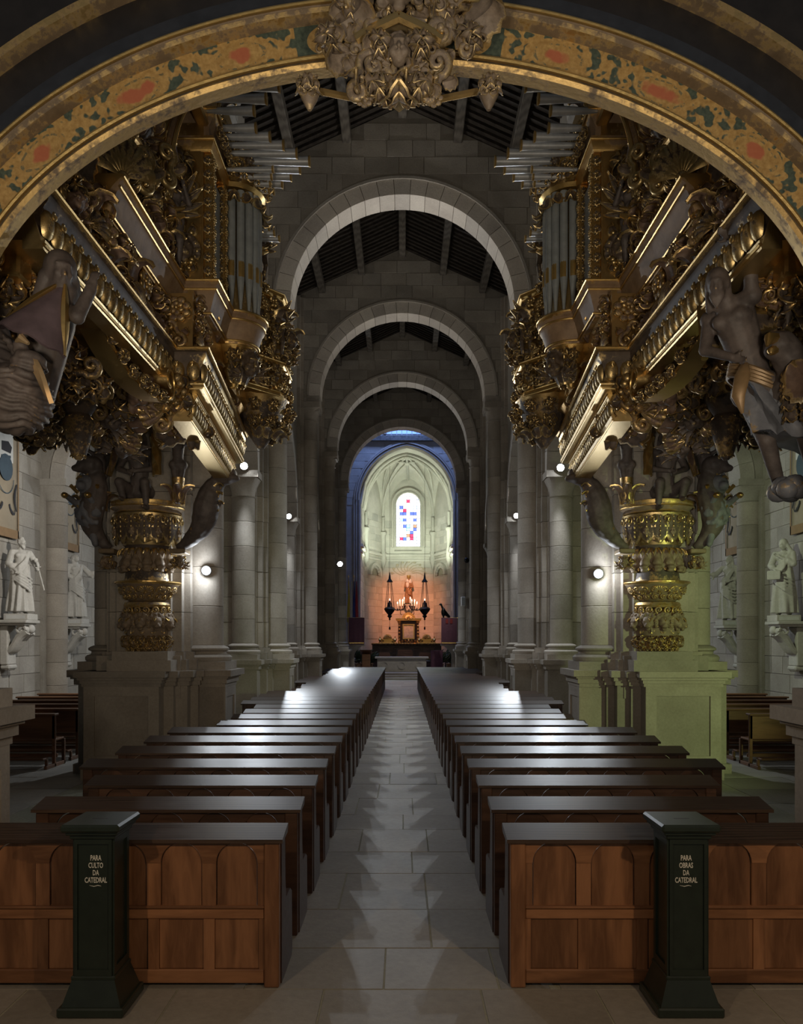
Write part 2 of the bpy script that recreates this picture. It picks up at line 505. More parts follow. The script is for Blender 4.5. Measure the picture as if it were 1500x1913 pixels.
M_BRASS = plain('brass', (0.62, 0.46, 0.18), 0.3, 0.9)
M_LAMP = plain('lit_lamp_glass', (0.9, 0.95, 1.0), 0.3, emit=(0.86, 0.93, 1.0), strength=60.0)
M_FLAME = plain('candle_flame', (1, 0.7, 0.5), 0.5, emit=(1.0, 0.62, 0.45), strength=3.0)
M_CANDLE = plain('candle_wax', (0.80, 0.74, 0.62), 0.5)
M_WHITE = plain('white_paint', (0.62, 0.62, 0.60), 0.6)
M_BANNER = plain('banner_linen', (0.33, 0.275, 0.20), 0.9, nscale=3.0)
M_BANNER_E = plain('banner_border', (0.26, 0.165, 0.085), 0.9)
M_CHARCOAL = plain('banner_charcoal', (0.035, 0.035, 0.042), 0.9)
M_BLUEGREY = plain('banner_slate', (0.06, 0.09, 0.12), 0.9)
M_RED = plain('banner_red', (0.22, 0.03, 0.03), 0.9)

# ---------------------------------------------------------------- large structure
PIERS = [5.28, 13.0, 20.2, 27.4, 34.6, 41.8]
PX, SHX, SHR = 4.0, 3.22, 0.30          # pier centre, nave shaft centre and radius
SPRING, ARC_C, ARC_R = 10.18, 10.40, 2.79
APEX, SLOPE = 15.4, 0.45
SIDE = {-1: 'left', 1: 'right'}
CACHE = {}


def arc(cx, cz, r, a0, a1, n): return [(cx + r * math.cos(a0 + (a1 - a0) * i / n), cz + r * math.sin(a0 + (a1 - a0) * i / n)) for i in range(n + 1)]


def stone_mesh(w, h, mat, d=0.02, c=0.005):
    w = round(w, 2); h = round(h, 2); k = (w, h, mat.name, d)
    if k not in CACHE:
        m = MB(); g = 0.004
        a, b = w / 2 - g, h / 2 - g
        m.add([(-a, 0, -b), (a, 0, -b), (a, 0, b), (-a, 0, b), (-a + c, -d, -b + c), (a - c, -d, -b + c), (a - c, -d, b - c), (-a + c, -d, b - c)],
              [(4, 5, 6, 7), (0, 1, 5, 4), (1, 2, 6, 5), (2, 3, 7, 6), (3, 0, 4, 7)])
        CACHE[k] = m.mesh('stone', mat)
    return CACHE[k]


def ashlar(parent, at, rotz, rows, mat, wmin=0.55, wmax=1.15, seed=0, name='stone'):
    """rows: (z0, h, [(u0, u1), ...]); at(u, z) gives the world point; stones face local -y turned by rotz"""
    r = random.Random(seed); n = 0
    for z0, h, ivs in rows:
        for u0, u1 in ivs:
            if u1 - u0 < 0.12: continue
            u = u0; first = True
            while u < u1 - 0.02:
                wd = r.uniform(wmin, wmax) * (0.6 if first and r.random() < .5 else 1); first = False
                if u1 - u - wd < wmin * 0.6: wd = u1 - u
                o = link(name, stone_mesh(wd, h, mat), parent, at(u + wd / 2, z0 + h / 2))
                o.rotation_euler = (0, 0, rotz); o.scale = (1, r.uniform(0.6, 1.3), 1)
                u += wd; n += 1
    return n


def cross_pts(cx, cy, A, M, t):
    q = [(A, -t), (A, t), (M, t), (M, M), (t, M), (t, A), (-t, A), (-t, M), (-M, M), (-M, t), (-A, t), (-A, -t), (-M, -t), (-M, -M), (-t, -M), (-t, -A), (t, -A), (t, -M), (M, -M), (M, -t)]
    return [(cx + x, cy + y) for x, y in q]


# floor --------------------------------------------------------------------
fl = MB().box(-9.6, 9.6, -3, 60, -0.3, -0.005).build('floor', M_JOINT)
tag(fl, 'worn grey granite slab floor of the church', 'floor', kind='structure')


def slab(x0, x1, y0, y1, z=0.0, name='slab'):
    w_, d_ = round(x1 - x0, 2), round(y1 - y0, 2); k = ('slab', w_, d_)
    if k not in CACHE:
        m = MB(); a, b = w_ / 2 - 0.005, d_ / 2 - 0.004; c = 0.002
        m.add([(-a, -b, -0.02), (a, -b, -0.02), (a, b, -0.02), (-a, b, -0.02), (-a + c, -b + c, 0), (a - c, -b + c, 0), (a - c, b - c, 0), (-a + c, b - c, 0)],
              [(4, 5, 6, 7), (0, 1, 5, 4), (1, 2, 6, 5), (2, 3, 7, 6), (3, 0, 4, 7)])
        CACHE[k] = m.mesh('slab', M_FLOOR)
    o = link(name, CACHE[k], fl, ((x0 + x1) / 2, (y0 + y1) / 2, z + R.uniform(-0.002, 0.002)))
    return o


def slab_row(xs, y0, y1):
    for a, b in zip(xs, xs[1:]): slab(a, b, y0, y1)


slab_row([-3.2, -2.25, -1.35, -0.47, 0.47, 1.16, 2.1, 3.2], 4.30, 4.80)
slab_row([-3.2, -2.4, -1.62, -0.95, -0.12, 0.62, 1.5, 2.3, 3.2], 3.55, 4.30)
slab_row([-3.2, -2.0, -1.1, -0.2, 0.75, 1.7, 3.2], 2.4, 3.55)
y = 4.80; i = 0
while y < 41.4:                                                   # the central passage and the strips under the pews
    d = R.uniform(0.62, 1.15)
    if y + d > 41.0: d = 41.6 - y
    c = R.uniform(-0.45, 0.35)
    xs = [-0.95, c, 0.9] if i % 2 else [-0.95, c - 0.35, c + 0.35, 0.9]
    slab_row(xs, y, y + d); y += d; i += 1
y = 4.80
while y < 30:
    d = R.uniform(0.9, 1.3)
    for s in (-1, 1):
        slab_row(sorted([s * 0.95 if s > 0 else -0.95, s * R.uniform(1.8, 2.2), s * 3.1]), y, y + d)
        if y < 25: slab_row(sorted([s * 4.7, s * R.uniform(5.5, 6.0), s * R.uniform(6.8, 7.4), s * 8.9]), y, y + d)
    y += d


# piers --------------------------------------------------------------------
def shaft_base(m, cx, cy, r, z0):
    q = r + 0.13
    m.box(cx - q, cx + q, cy - q, cy + q, z0, z0 + 0.13)
    prof = [(r + 0.12, 0.13), (r + 0.14, 0.16), (r + 0.14, 0.20), (r + 0.11, 0.23), (r + 0.05, 0.25), (r + 0.045, 0.29), (r + 0.09, 0.31), (r + 0.095, 0.34), (r + 0.06, 0.365), (r, 0.39)]
    m.lathe([(a, b + z0) for a, b in prof], 20, (cx, cy, 0))


def drum_mesh(r, h, key):
    k = ('drum', r, round(h, 3), key)
    if k not in CACHE:
        CACHE[k] = MB().lathe([(r - 0.006, 0.002), (r, 0.009), (r, h - 0.009), (r - 0.006, h - 0.002)], 24).mesh('drum', M_STONE, True)
    return CACHE[k]


def capital(m, cx, cy, r, z0, z1, half, ab=0.14):
    rows = []; n = 32
    for t in (0, 0.06, 0.08, 0.35, 0.65, 0.9, 1.0):
        e = 0.0 if t < 0.1 else (t - 0.08) ** 1.6
        rr = r + (0.035 if t == 0.06 else 0) + (half - r) * max(0, (t - 0.08) / 0.92) ** 1.8
        row = []
        for i in range(n):
            a = 2 * PI * i / n; c_, s_ = math.cos(a), math.sin(a)
            k = (1 - e) + e * min(1.3, 1 / max(abs(c_), abs(s_)))
            row.append((cx + rr * k * c_, cy + rr * k * s_, z0 + (z1 - ab - z0) * t))
        rows.append(row)
    m.grid(rows, True, True)
    m.box(cx - half - 0.03, cx + half + 0.03, cy - half - 0.03, cy + half + 0.03, z1 - ab, z1)


def pier(s, Y, k):
    cx = s * PX
    nm = SIDE[s]
    p = thing('pier', 'granite compound pier, %s on the %s side of the nave' % (['beside the choir arch', 'behind the carved organ bracket', 'second beyond the organ', 'third beyond the organ', 'fourth beyond the organ', 'at the chancel arch'][k], nm), 'pier', (cx, Y, 0), kind='structure')
    # pedestal
    m = MB()
    m.prism(cross_pts(cx, Y, 0.80, 0.68, 0.50), 0, 1.40)
    m.prism(cross_pts(cx, Y, 0.85, 0.73, 0.55), 0, 0.16)
    m.build('pedestal', M_STONE, p)
    m = MB(); m.prism(cross_pts(cx, Y, 0.84, 0.72, 0.54), 1.40, 1.47); m.prism(cross_pts(cx, Y, 0.92, 0.80, 0.60), 1.53, 1.63); m.prism(cross_pts(cx, Y, 0.87, 0.75, 0.56), 1.47, 1.53)
    m.prism(cross_pts(cx, Y, 0.78, 0.66, 0.50), 1.63, 1.80); m.prism(cross_pts(cx, Y, 0.72, 0.60, 0.46), 1.80, 1.92)
    m.build('pedestal_cap', M_STONE, p)
    # core courses
    ch = 0.62
    km = ('core', s)
    if km not in CACHE: CACHE[km] = MB().prism(cross_pts(0, 0, 0.66, 0.56, 0.42), 0.004, ch - 0.004).mesh('stone_course', M_STONE)
    z = 1.92
    while z < 13.4:
        link('stone_course', CACHE[km], p, (cx + R.uniform(-.004, .004), Y + R.uniform(-.004, .004), z)); z += ch
    # nave shaft
    sx = s * SHX
    m = MB(); q = 0.40
    x0, x1 = sorted((sx - s * 0.40, sx + s * 0.45))
    m.box(x0, x1, Y - q, Y + q, 0, 1.40); m.box(x0 - (0.05 if s > 0 else 0), x1 + (0.05 if s < 0 else 0), Y - q - .05, Y + q + .05, 0, 0.15)
    m.build('pedestal', M_STONE, p)
    m = MB()
    for a, z0, z1 in ((0.03, 1.36, 1.42), (0.06, 1.42, 1.50), (0.14, 1.53, 1.63), (0.09, 1.50, 1.53)):
        xa, xb = sorted((sx - s * (0.40 + a), sx + s * 0.45)); m.box(xa, xb, Y - q - a, Y + q + a, z0, z1)
    m.build('pedestal_cap', M_STONE, p)
    m = MB()                                                      # raised frame of the recessed panel on the pedestal
    fx = sx - s * 0.40
    xa, xb = sorted((fx, fx - s * 0.025))
    for (ya, yb, za, zb) in ((-q, q, 0.15, 0.33), (-q, q, 1.20, 1.36), (-q, -q + 0.12, 0.33, 1.20), (q - 0.12, q, 0.33, 1.20)): m.box(xa, xb, Y + ya, Y + yb, za, zb)
    m.build('panel_frame', M_STONE, p)
    m = MB(); shaft_base(m, sx, Y, SHR, 1.63); m.build('shaft_base', M_STONE, p, True)
    z = 2.02; hh = 0.628
    while z < 9.5:
        link('drum', drum_mesh(SHR, hh, 0), p, (sx, Y, z)); z += hh
    m = MB(); capital(m, sx, Y, SHR, 9.55, SPRING, 0.40, 0.2); m.build('capital', M_STONE, p, 30)
    # arcade responds before and behind the pier, one towards the aisle
    for dx, dy in ((-0.12 * s, -0.70), (-0.12 * s, 0.70), (0.72 * s, 0)):
        ax, ay = cx + dx, Y + dy
        if k == 1 and dy < 0: continue                            # here the carved organ bracket takes its place
        m = MB(); m.box(ax - 0.40, ax + 0.40, ay - 0.40, ay + 0.40, 0, 1.40); m.box(ax - 0.46, ax + 0.46, ay - 0.46, ay + 0.46, 0, 0.15)
        m.build('pedestal', M_STONE, p)
        m = MB(); m.box(ax - 0.45, ax + 0.45, ay - 0.45, ay + 0.45, 1.40, 1.49); m.box(ax - 0.53, ax + 0.53, ay - 0.53, ay + 0.53, 1.52, 1.63); m.box(ax - .49, ax + .49, ay - .49, ay + .49, 1.49, 1.52)
        m.build('pedestal_cap', M_STONE, p)
        m = MB(); shaft_base(m, ax, ay, 0.28, 1.63); m.build('shaft_base', M_STONE, p, True)
        z = 2.02; hh = 0.59
        for j in range(6):
            link('drum', drum_mesh(0.28, hh, 1), p, (ax, ay, z)); z += hh
        m = MB(); capital(m, ax, ay, 0.28, 5.56, 6.17, 0.40, 0.16); m.build('capital', M_STONE, p, 30)
    return p


PIER = {}
for k, Y in enumerate(PIERS):
    for s in (-1, 1): PIER[(s, k)] = pier(s, Y, k)


# arches, voussoirs ----------------------------------------------------------
def voussoirs(parent, cx, cz, r0, r1, d0, d1, n, axis, mat, lap=0.05, key=None):
    """wedge stones of a round arch; each is a part"""
    for i in range(n):
        a0, a1 = PI * i / n, PI * (i + 1) / n; e = 0.0025
        am = (a0 + a1) / 2
        k = ('vous', r0, r1, round(d1 - d0, 3), n, axis, mat.name)
        if k not in CACHE:
            m = MB(); b0, b1 = PI / 2 - PI / n / 2 + e, PI / 2 + PI / n / 2 - e
            m.ring_prism(arc(0, 0, r0, b1, b0, 3), arc(0, 0, r1, b1, b0, 3), 0, d1 - d0, axis)
            CACHE[k] = m.mesh('voussoir', mat)
        loc = (cx, d0, cz) if axis == 'y' else (d0, cx, cz)
        o = link('voussoir', CACHE[k], parent, loc)
        o.rotation_euler = (0, PI / 2 - am, 0) if axis == 'y' else (am - PI / 2, 0, 0)


def gable(Y, k):
    """transverse wall over a round arch, carrying the roof"""
    g = thing('trim_%d' % k, 'granite transverse arch and gable wall, %s from the organs' % ORD[k - 1], 'arch', (0, Y, SPRING), kind='structure')
    m = MB(); y0, y1 = Y - 0.33, Y + 0.33
    ro = ARC_R + 0.02
    for s in (-1, 1):
        pts = [(0, APEX)] + [(s * 3.6, APEX - SLOPE * 3.6), (s * 3.6, SPRING - .3), (s * ro, SPRING - .3)] + [(s * x, z) for x, z in arc(0, ARC_C, ro, 0, PI / 2, 18)]
        m.prism(pts, y0, y1, 'y')
    m.build('backing', M_MORTAR, g)
    voussoirs(g, 0, ARC_C, ARC_R, ARC_R + 0.38, Y - 0.36, Y + 0.36, 23, 'y', M_VOUSS)
    m = MB()                                                      # thin label moulding round the arch
    m.ring_prism(arc(0, ARC_C, ARC_R + 0.385, 0, PI, 36), arc(0, ARC_C, ARC_R + 0.45, 0, PI, 36), Y - 0.40, Y - 0.33, 'y')
    m.build('label_moulding', M_STONE_W, g)
    if k > 1:
        rows = []; z = SPRING - .25; h = 0.42
        while z < APEX - 0.2:
            zt = z + h; ro = ARC_R + 0.46
            zz = max(z - ARC_C, 0)
            xi = math.sqrt(max(0, ro * ro - zz * zz)) if zz < ro else 0
            xo = min(3.55, (APEX - zt) / SLOPE)
            if xo > xi + 0.1: rows.append((z, h, [(-xo, -xi), (xi, xo)] if xi > 0.05 else [(-xo, xo)]))
            z += h
        ashlar(g, lambda u, zz_: (u, Y - 0.33, zz_), 0, rows, M_STONE_W, 0.5, 1.1, seed=k)


for k, Y in enumerate(PIERS):
    if k: gable(Y, k)

# nave walls above the arcades
for s in (-1, 1):
    wl = thing('wall_%s_nave' % SIDE[s], 'high granite nave wall over the round arcade on the %s' % SIDE[s], 'wall', (s * 3.9, 20, 6), kind='structure')
    m = MB(); xa, xb = sorted((s * 3.55, s * 4.35))
    for k in range(5):
        ya, yb = PIERS[k], PIERS[k + 1]; c = (ya + yb) / 2; r = 2.86
        pts = [(ya, 14.2), (ya, 6.17), (c - r, 6.17)] + arc(c, 6.17, r, PI, 0, 20) + [(yb, 6.17), (yb, 14.2)]
        m.prism(list(reversed(pts)), xa, xb, 'x')
        if k >= 1: voussoirs(wl, c, 6.17, 2.80, 3.15, xa - 0.04, xb + 0.04, 17, 'x', M_VOUSS)
    m.build('masonry', M_STONE_W, wl)

# roof: boards on purlins, bay by bay
for k in range(5):
    ya, yb = PIERS[k], PIERS[k + 1]
    rf = thing('ceiling_%d' % (k + 1), 'dark open timber roof of bay %s from the choir' % ORD[k], 'roof', (0, (ya + yb) / 2, 15), kind='structure')
    for s in (-1, 1):
        MB().prism([(0, APEX + .02), (0, APEX + .10), (s * 4.4, APEX - 4.4 * SLOPE + .10), (s * 4.4, APEX - 4.4 * SLOPE + .02)], ya, yb, 'y').build('boarding', M_ROOF, rf)
        m = MB(); yy = ya + 0.4
        while yy < yb - 0.4:                                      # laths laid across, too small to pick apart singly
            m.prism([(0.05 * s, APEX - .045 - .02), (0.05 * s, APEX + .02), (s * 3.6, APEX - 3.6 * SLOPE + .02), (s * 3.6, APEX - 3.6 * SLOPE - .065)], yy, yy + 0.07, 'y'); yy += 0.24
        o = m.build('laths', M_BEAM if False else M_ROOF, rf); o['kind'] = 'stuff'
    for x in (-2.72, -1.38, 0, 1.38, 2.72):
        z = APEX - abs(x) * SLOPE - 0.05
        MB().cbox(x - 0.11, x + 0.11, ya + .33, yb - .33, z - 0.26, z, 0.02).build('purlin', M_BEAM, rf)

# aisles
for s in (-1, 1):
    nm = SIDE[s]
    wl = thing('wall_%s' % nm, 'granite ashlar outer wall of the %s aisle' % nm, 'wall', (s * 9.1, 22, 0), kind='structure')
    xa, xb = sorted((s * 9.0, s * 9.6))
    MB().box(xa, xb, -3, 43, 0, 9.8).build('masonry', M_MORTAR if False else M_STONE_W, wl)
    rows = []; z = 0.0
    hs = [0.46, 0.40, 0.44, 0.42, 0.48, 0.40]
    i = 0
    while z < 7.6:
        h = hs[i % 6]; rows.append((z, h, [(16.3, 19.88), (20.52, 26.2)])); z += h; i += 1
    ashlar(wl, lambda u, zz_: (s * 9.0, u, zz_), -s * PI / 2 if False else (PI / 2 if s < 0 else -PI / 2), rows, M_STONE_W, 0.5, 1.0, seed=50 + s)
    tag(MB().box(min(s * 4.3, s * 9.6), max(s * 4.3, s * 9.6), 5.3, 43, 9.6, 9.9).build('ceiling_%d' % (6 if s < 0 else 7), M_ROOF), 'dark ceiling over the %s aisle' % nm, 'ceiling', kind='structure')
    for k in (1, 2, 3):
        Y = PIERS[k]; c = thing('pilaster', 'engaged granite column on the %s aisle wall, %s' % (nm, ['beside the organ bracket', 'between the two stone statues', 'beyond both stone statues'][k - 1]), 'column', (s * 8.85, Y, 0), kind='structure')
        MB().box(min(s * 8.9, s * 9.05), max(s * 8.9, s * 9.05), Y - .42, Y + .42, 0, 6.1).build('backing_strip', M_STONE_W, c)
        m = MB(); shaft_base(m, s * 8.78, Y, 0.29, 0.0); m.build('shaft_base', M_STONE_W, c, True)
        z = 0.39
        for j in range(9):
            link('drum', drum_mesh(0.29, 0.575, 2), c, (s * 8.78, Y, z)); z += 0.575
        m = MB(); capital(m, s * 8.78, Y, 0.29, 5.56, 6.10, 0.42, 0.16); m.build('capital', M_STONE_W, c, 30)
        ar = thing('trim_%d' % (10 + k + (5 if s > 0 else 0)), 'round granite arch spanning the %s aisle, %s from the organ' % (nm, ORD[k - 1]), 'arch', (s * 6.7, Y, 6.1), kind='structure')
        cxm, r = s * 6.62, 1.80
        xs0, xs1 = (4.35, 9.0)
        pts = [(s * xs0, 9.6), (s * xs0, 6.1)] + [(cxm + s * (x - 0), z) for x, z in arc(0, 6.1, r + .04, PI, 0, 18)] + [(s * xs1, 6.1), (s * xs1, 9.6)]
        MB().prism(pts, Y - 0.30, Y + 0.30, 'y').build('masonry', M_STONE_W, ar)
        voussoirs(ar, cxm, 6.1, r, r + 0.36, Y - 0.33, Y + 0.33, 15, 'y', M_VOUSS)

# end walls of the aisles
for s in (-1, 1):
    tag(MB().box(min(s * 4.3, s * 9.6), max(s * 4.3, s * 9.6), 42.6, 43.1, 0, 9.8).build('wall_%s_end' % SIDE[s], M_STONE_W), 'granite end wall closing the %s aisle' % SIDE[s], 'wall', kind='structure')

# crossing -----------------------------------------------------------------
AX = 0.28                                                          # axis of the chancel
cr = thing('wall_crossing', 'tall granite walls of the crossing under blue light', 'wall', (0, 46, 0), kind='structure')
m = MB()
m.box(-4.9, -4.2, 42.1, 49.6, 0, 19); m.box(4.2, 4.9, 42.1, 49.6, 0, 19)
m.build('side_masonry', M_STONE_W, cr)
MB().box(-4.9, 4.9, 42.12, 42.5, 15.5, 19).build('west_masonry', M_STONE_W, cr)
tag(MB().box(-4.9, 4.9, 42.1, 49.6, 19, 19.3).build('ceiling_8', M_ROOF), 'flat ceiling of the crossing lantern', 'ceiling', kind='structure')
ew = thing('wall_apse_arch', 'granite wall over the pointed apse arch lit blue', 'wall', (0, 49.3, 0), kind='structure')
APS, APH, APW = 10.7, 14.05, 2.92


def pointed(cx, half, z0, z1, n=14):
    """points of a pointed arch from the left springing to the right"""
    h = z1 - z0; r = (half * half + h * h) / (2 * half)
    out = []
    for i in range(n + 1):
        a = math.asin(min(1, h / r)) * i / n
        out.append((cx - half + r - r * math.cos(a), z0 + r * math.sin(a)))
    return out + [(2 * cx - x, z) for x, z in reversed(out[:-1])]


pa = pointed(AX, APW, APS, APH)
hl = len(pa) // 2
m = MB()
m.prism([(-4.9, 0), (AX - APW, 0)] + pa[:hl + 1] + [(AX, 19), (-4.9, 19)], 49.0, 49.6, 'y')
m.prism([(AX, 19)] + pa[hl:] + [(AX + APW, 0), (4.9, 0), (4.9, 19)], 49.0, 49.6, 'y')
m.build('backing', M_STONE_W, ew)
rows = []; z = 10.4
while z < 15.2:
    def half_at(zz):
        if zz >= APH: return 0
        for (x, zq), (x2, zq2) in zip(pa, pa[1:]):
            if zq <= zz <= zq2: return AX - (x + (x2 - x) * (zz - zq) / max(1e-6, zq2 - zq))
        return APW
    hb = half_at(max(z, APS)) + 0.28 if z < APH + .1 else 0
    rows.append((z, 0.45, [(-3.4, AX - hb), (AX + hb, 3.5)] if hb > 0 else [(-3.4, 3.5)])); z += 0.45
ashlar(ew, lambda u, zz_: (u, 49.0, zz_), 0, rows, M_STONE_W, 0.7, 1.3, seed=91)
for j, (off, dd) in enumerate(((0.0, 0.10), (0.14, 0.16), (0.25, 0.10))):
    o1 = pointed(AX, APW + off, APS, APH + off); o2 = pointed(AX, APW + off + 0.08, APS, APH + off + 0.08)
    MB().ring_prism(o1, o2, 49.0 - dd, 49.05, 'y').build('arch_moulding', M_STONE, ew)
for s in (-1, 1):
    m = MB()
    for dx, r in ((0.0, 0.09), (0.18, 0.07), (0.32, 0.06)):
        m.lathe([(r, 0.4), (r, APS)], 10, (AX + s * (APW + dx), 48.95, 0))
    m.build('jamb_shafts', M_STONE, ew, True)
tag(MB().box(-4.2, 4.2, 48.75, 49.0, 14.32, 14.62).build('trim_30', M_BEAM), 'brown cornice beam under the blue lantern window', 'cornice', kind='structure')
wb = thing('window_1', 'blue half-round lantern window high over the apse arch', 'window', (AX, 48.95, 14.75), kind='structure')
M_BLUEPANE = plain('blue_lit_glass', (0.1, 0.2, 0.6), 0.4, emit=(0.20, 0.36, 1.0), strength=0.85)
M_BLUEDIM = plain('dim_blue_glass', (0.05, 0.09, 0.16), 0.4, emit=(0.22, 0.42, 0.8), strength=0.09)
for i in range(8):
    x0, x1 = -1.25 + i * 0.3125, -1.25 + (i + 1) * 0.3125
    for z0, z1 in ((14.75, 15.05), (15.05, 15.5), (15.5, 16.0)):
        if max(abs(x0), abs(x1)) ** 2 + (z0 - 14.7) ** 2 < 1.65:
            MB().box(AX + x0 + .02, AX + x1 - .02, 48.94, 48.96, z0 + .015, z1 - .015).build('pane', M_BLUEPANE, wb)
MB().ring_prism(arc(AX, 14.75, 1.26, 0, PI, 20), arc(AX, 14.75, 1.42, 0, PI, 20), 48.86, 49.0, 'y').build('frame', M_STONE, wb)

# apse ---------------------------------------------------------------------
APZ = 10.6
PLAN = [(-2.62, 49.6), (-2.55, 53.5), (-1.40, 56.0), (2.20, 56.0), (3.25, 53.5), (3.25, 49.6)]
apse = thing('wall_apse', 'pale granite apse wall glowing red behind the altar', 'wall', (AX, 54, 0), kind='structure')
WX0, WX1, WZ0, WZ1 = -0.43, 1.26, 8.7, 12.46                       # window opening of the middle side
WC = (WX0 + WX1) / 2
for j, (a, b) in enumerate(zip(PLAN, PLAN[1:])):
    A, B = Vector((*a, 0)), Vector((*b, 0)); d = (B - A).normalized(); n = Vector((-d.y, d.x, 0))      # outwards
    L_ = (B - A).length; m = MB()
    if j == 2:
        m.box(a[0], WX0, 56, 56.5, 0, 15); m.box(WX1, b[0], 56, 56.5, 0, 15); m.box(WX0, WX1, 56, 56.5, 0, WZ0)
        ap = arc(WC, WZ1 - (WX1 - WX0) / 2, (WX1 - WX0) / 2, PI, 0, 16)
        m.prism([(WX0, 15), (WX0, ap[0][1])] + ap + [(WX1, 15)], 56, 56.5, 'y')
    else:
        q = [A, B, B + n * .5, A + n * .5]
        m.prism([(p.x, p.y) for p in q], 0, 13.8)
    m.build('backing', M_CHANCEL, apse)
    ang = math.atan2(d.y, d.x)
    rows = []; z = 2.2; rr_ = random.Random(j)
    while z < 10.4:
        h = rr_.choice((0.42, 0.46, 0.5))
        iv = [(0.02, L_ - 0.02)]
        if j == 2 and z + h > WZ0 - 0.5 and z < WZ1 + .6: iv = [(0.02, WX0 - a[0] - 0.22), (WX1 - a[0] + 0.22, L_ - .02)]
        if 7.55 < z + h / 2 < 8.5: z += h; continue
        rows.append((z, h, iv)); z += h
    ashlar(apse, lambda u, zz_, A=A, d=d: tuple(A + d * u + Vector((0, 0, zz_))), ang, rows, M_CHANCEL, 0.6, 1.2, seed=200 + j)
for z0, z1, o_ in ((7.62, 7.74, 0.10), (7.95, 8.12, 0.16)):        # string courses
    m = MB(); pl = [Vector((*p, 0)) for p in PLAN]; inn = []
    for i, p in enumerate(pl):
        c = Vector((AX, 52.0, 0)); q = p + (c - p).normalized() * o_ * 1.3; inn.append((q.x, q.y))
    m.ring_prism(inn, PLAN, z0, z1, 'z'); m.build('string_course', M_CHANCEL, apse)
for i in (1, 2, 3, 4):                                             # corner shafts carrying the ribs
    c = Vector((AX, 52.0, 0)); p = Vector((*PLAN[i], 0)); q = p + (c - p).normalized() * 0.14
    m = MB(); m.lathe([(0.02, 7.0), (0.10, 7.25), (0.22, 7.6), (0.20, 8.2), (0.16, 8.3), (0.16, 9.4), (0.24, 9.5), (0.24, 9.65), (0.10, 9.75), (0.10, APZ + .1)], 14, (q.x, q.y, 0))
    m.build('corner_shaft', M_CHANCEL, apse, True)
# vault
vt = thing('ceiling_9', 'star ribbed vault of the apse, pale stone', 'vault', (AX, 52, APZ), kind='structure')


def plan_pt(u):
    segs = [(Vector((*a, 0)), Vector((*b, 0))) for a, b in zip(PLAN, PLAN[1:])]
    u = max(0, min(4.9999, u * 5)); i = int(u); a, b = segs[i]
    return a.lerp(b, u - i)


def vpt(u, t):
    p = plan_pt(u); c = Vector((AX, 52.3, 0))
    if u < .2 or u > .8: c = Vector((AX, min(p.y, 52.3), 0))
    q = p.lerp(c, t); f_ = (u * 5) % 1.0; z0 = APZ + (2.75 * math.sin(PI * f_) ** .7 if .19 < u < .81 and 1e-4 < f_ < .9999 else 0)
    z = z0 + (14.12 - z0) * math.sqrt(max(0, 3.38 ** 2 - (3.38 - t * 2.92) ** 2)) / 3.346
    return Vector((q.x, q.y, z))


rows = [[vpt(i / 40, j / 10) + Vector((0, 0, 0.1)) for i in range(41)] for j in range(11)]
MB().sheet(rows, 0.12).build('web', M_CHANCEL, vt, 60)
for u in (0.0, 0.1, 0.2, 0.3, 0.4, 0.5, 0.6, 0.7, 0.8, 0.9, 1.0):
    MB().tube([vpt(u, j / 12) for j in range(13)], 0.085, 6).build('rib', M_CHANCEL, vt, 50)
for u0, u1, t0, t1 in ((0.2, 0.3, 0, .62), (0.4, 0.3, 0, .62), (0.4, 0.5, 0, .62), (0.6, 0.5, 0, .62), (0.6, 0.7, 0, .62), (0.8, 0.7, 0, .62), (0.3, 0.4, .62, .80), (0.5, 0.4, .62, .8), (0.5, 0.6, .62, .8), (0.7, 0.6, .62, .8), (.2, .1, 0, .6), (.8, .9, 0, .6)):
    MB().tube([vpt(u0 + (u1 - u0) * j / 10, t0 + (t1 - t0) * j / 10) for j in range(11)], 0.07, 6).build('rib', M_CHANCEL, vt, 50)
for u, t in ((.3, .62), (.5, .62), (.7, .62), (.4, .8), (.6, .8), (.5, 1)):
    MB().ell(vpt(u, t) - Vector((0, 0, .05)), (.2, .2, .12), 12, 6).build('boss', M_CHANCEL, vt, True)
# apse window: leads and panes
wa = thing('window_2', 'tall round-headed stained glass window of the apse', 'window', (WC, 56.2, WZ0), kind='structure')
hw = (WX1 - WX0) / 2; zc = WZ1 - hw
PANE = {k: plain('glass_' + k, c, 0.3, emit=c, strength=s) for k, c, s in (('white', (0.93, 0.93, 1.0), 2.2), ('pale_blue', (0.55, 0.66, 1.0), 1.5), ('blue', (0.10, 0.15, 0.62), 0.9), ('red', (0.62, 0.05, 0.13), 0.9), ('teal', (0.30, 0.70, 0.95), 1.2), ('brown', (0.45, 0.25, 0.16), 0.8))}
NXP, NZP = 7, 17
cw, chh = 2 * hw / NXP, (WZ1 - WZ0) / NZP
spots = {(1, 12): 'blue', (2, 11): 'red', (2, 12): 'pale_blue', (5, 12): 'pale_blue', (4, 11): 'pale_blue', (5, 10): 'blue', (1, 10): 'blue', (2, 10): 'blue', (4, 10): 'blue', (3, 14): 'red',
         (1, 8): 'teal', (2, 8): 'blue', (3, 6): 'teal', (2, 5): 'pale_blue', (2, 6): 'blue', (4, 6): 'pale_blue', (5, 6): 'brown', (5, 5): 'blue', (5, 8): 'blue', (3, 5): 'teal', (4, 2): 'red', (4, 3): 'red', (3, 3): 'brown',
         (1, 2): 'red', (2, 2): 'blue', (5, 2): 'teal', (4, 4): 'blue', (2, 1): 'pale_blue'}
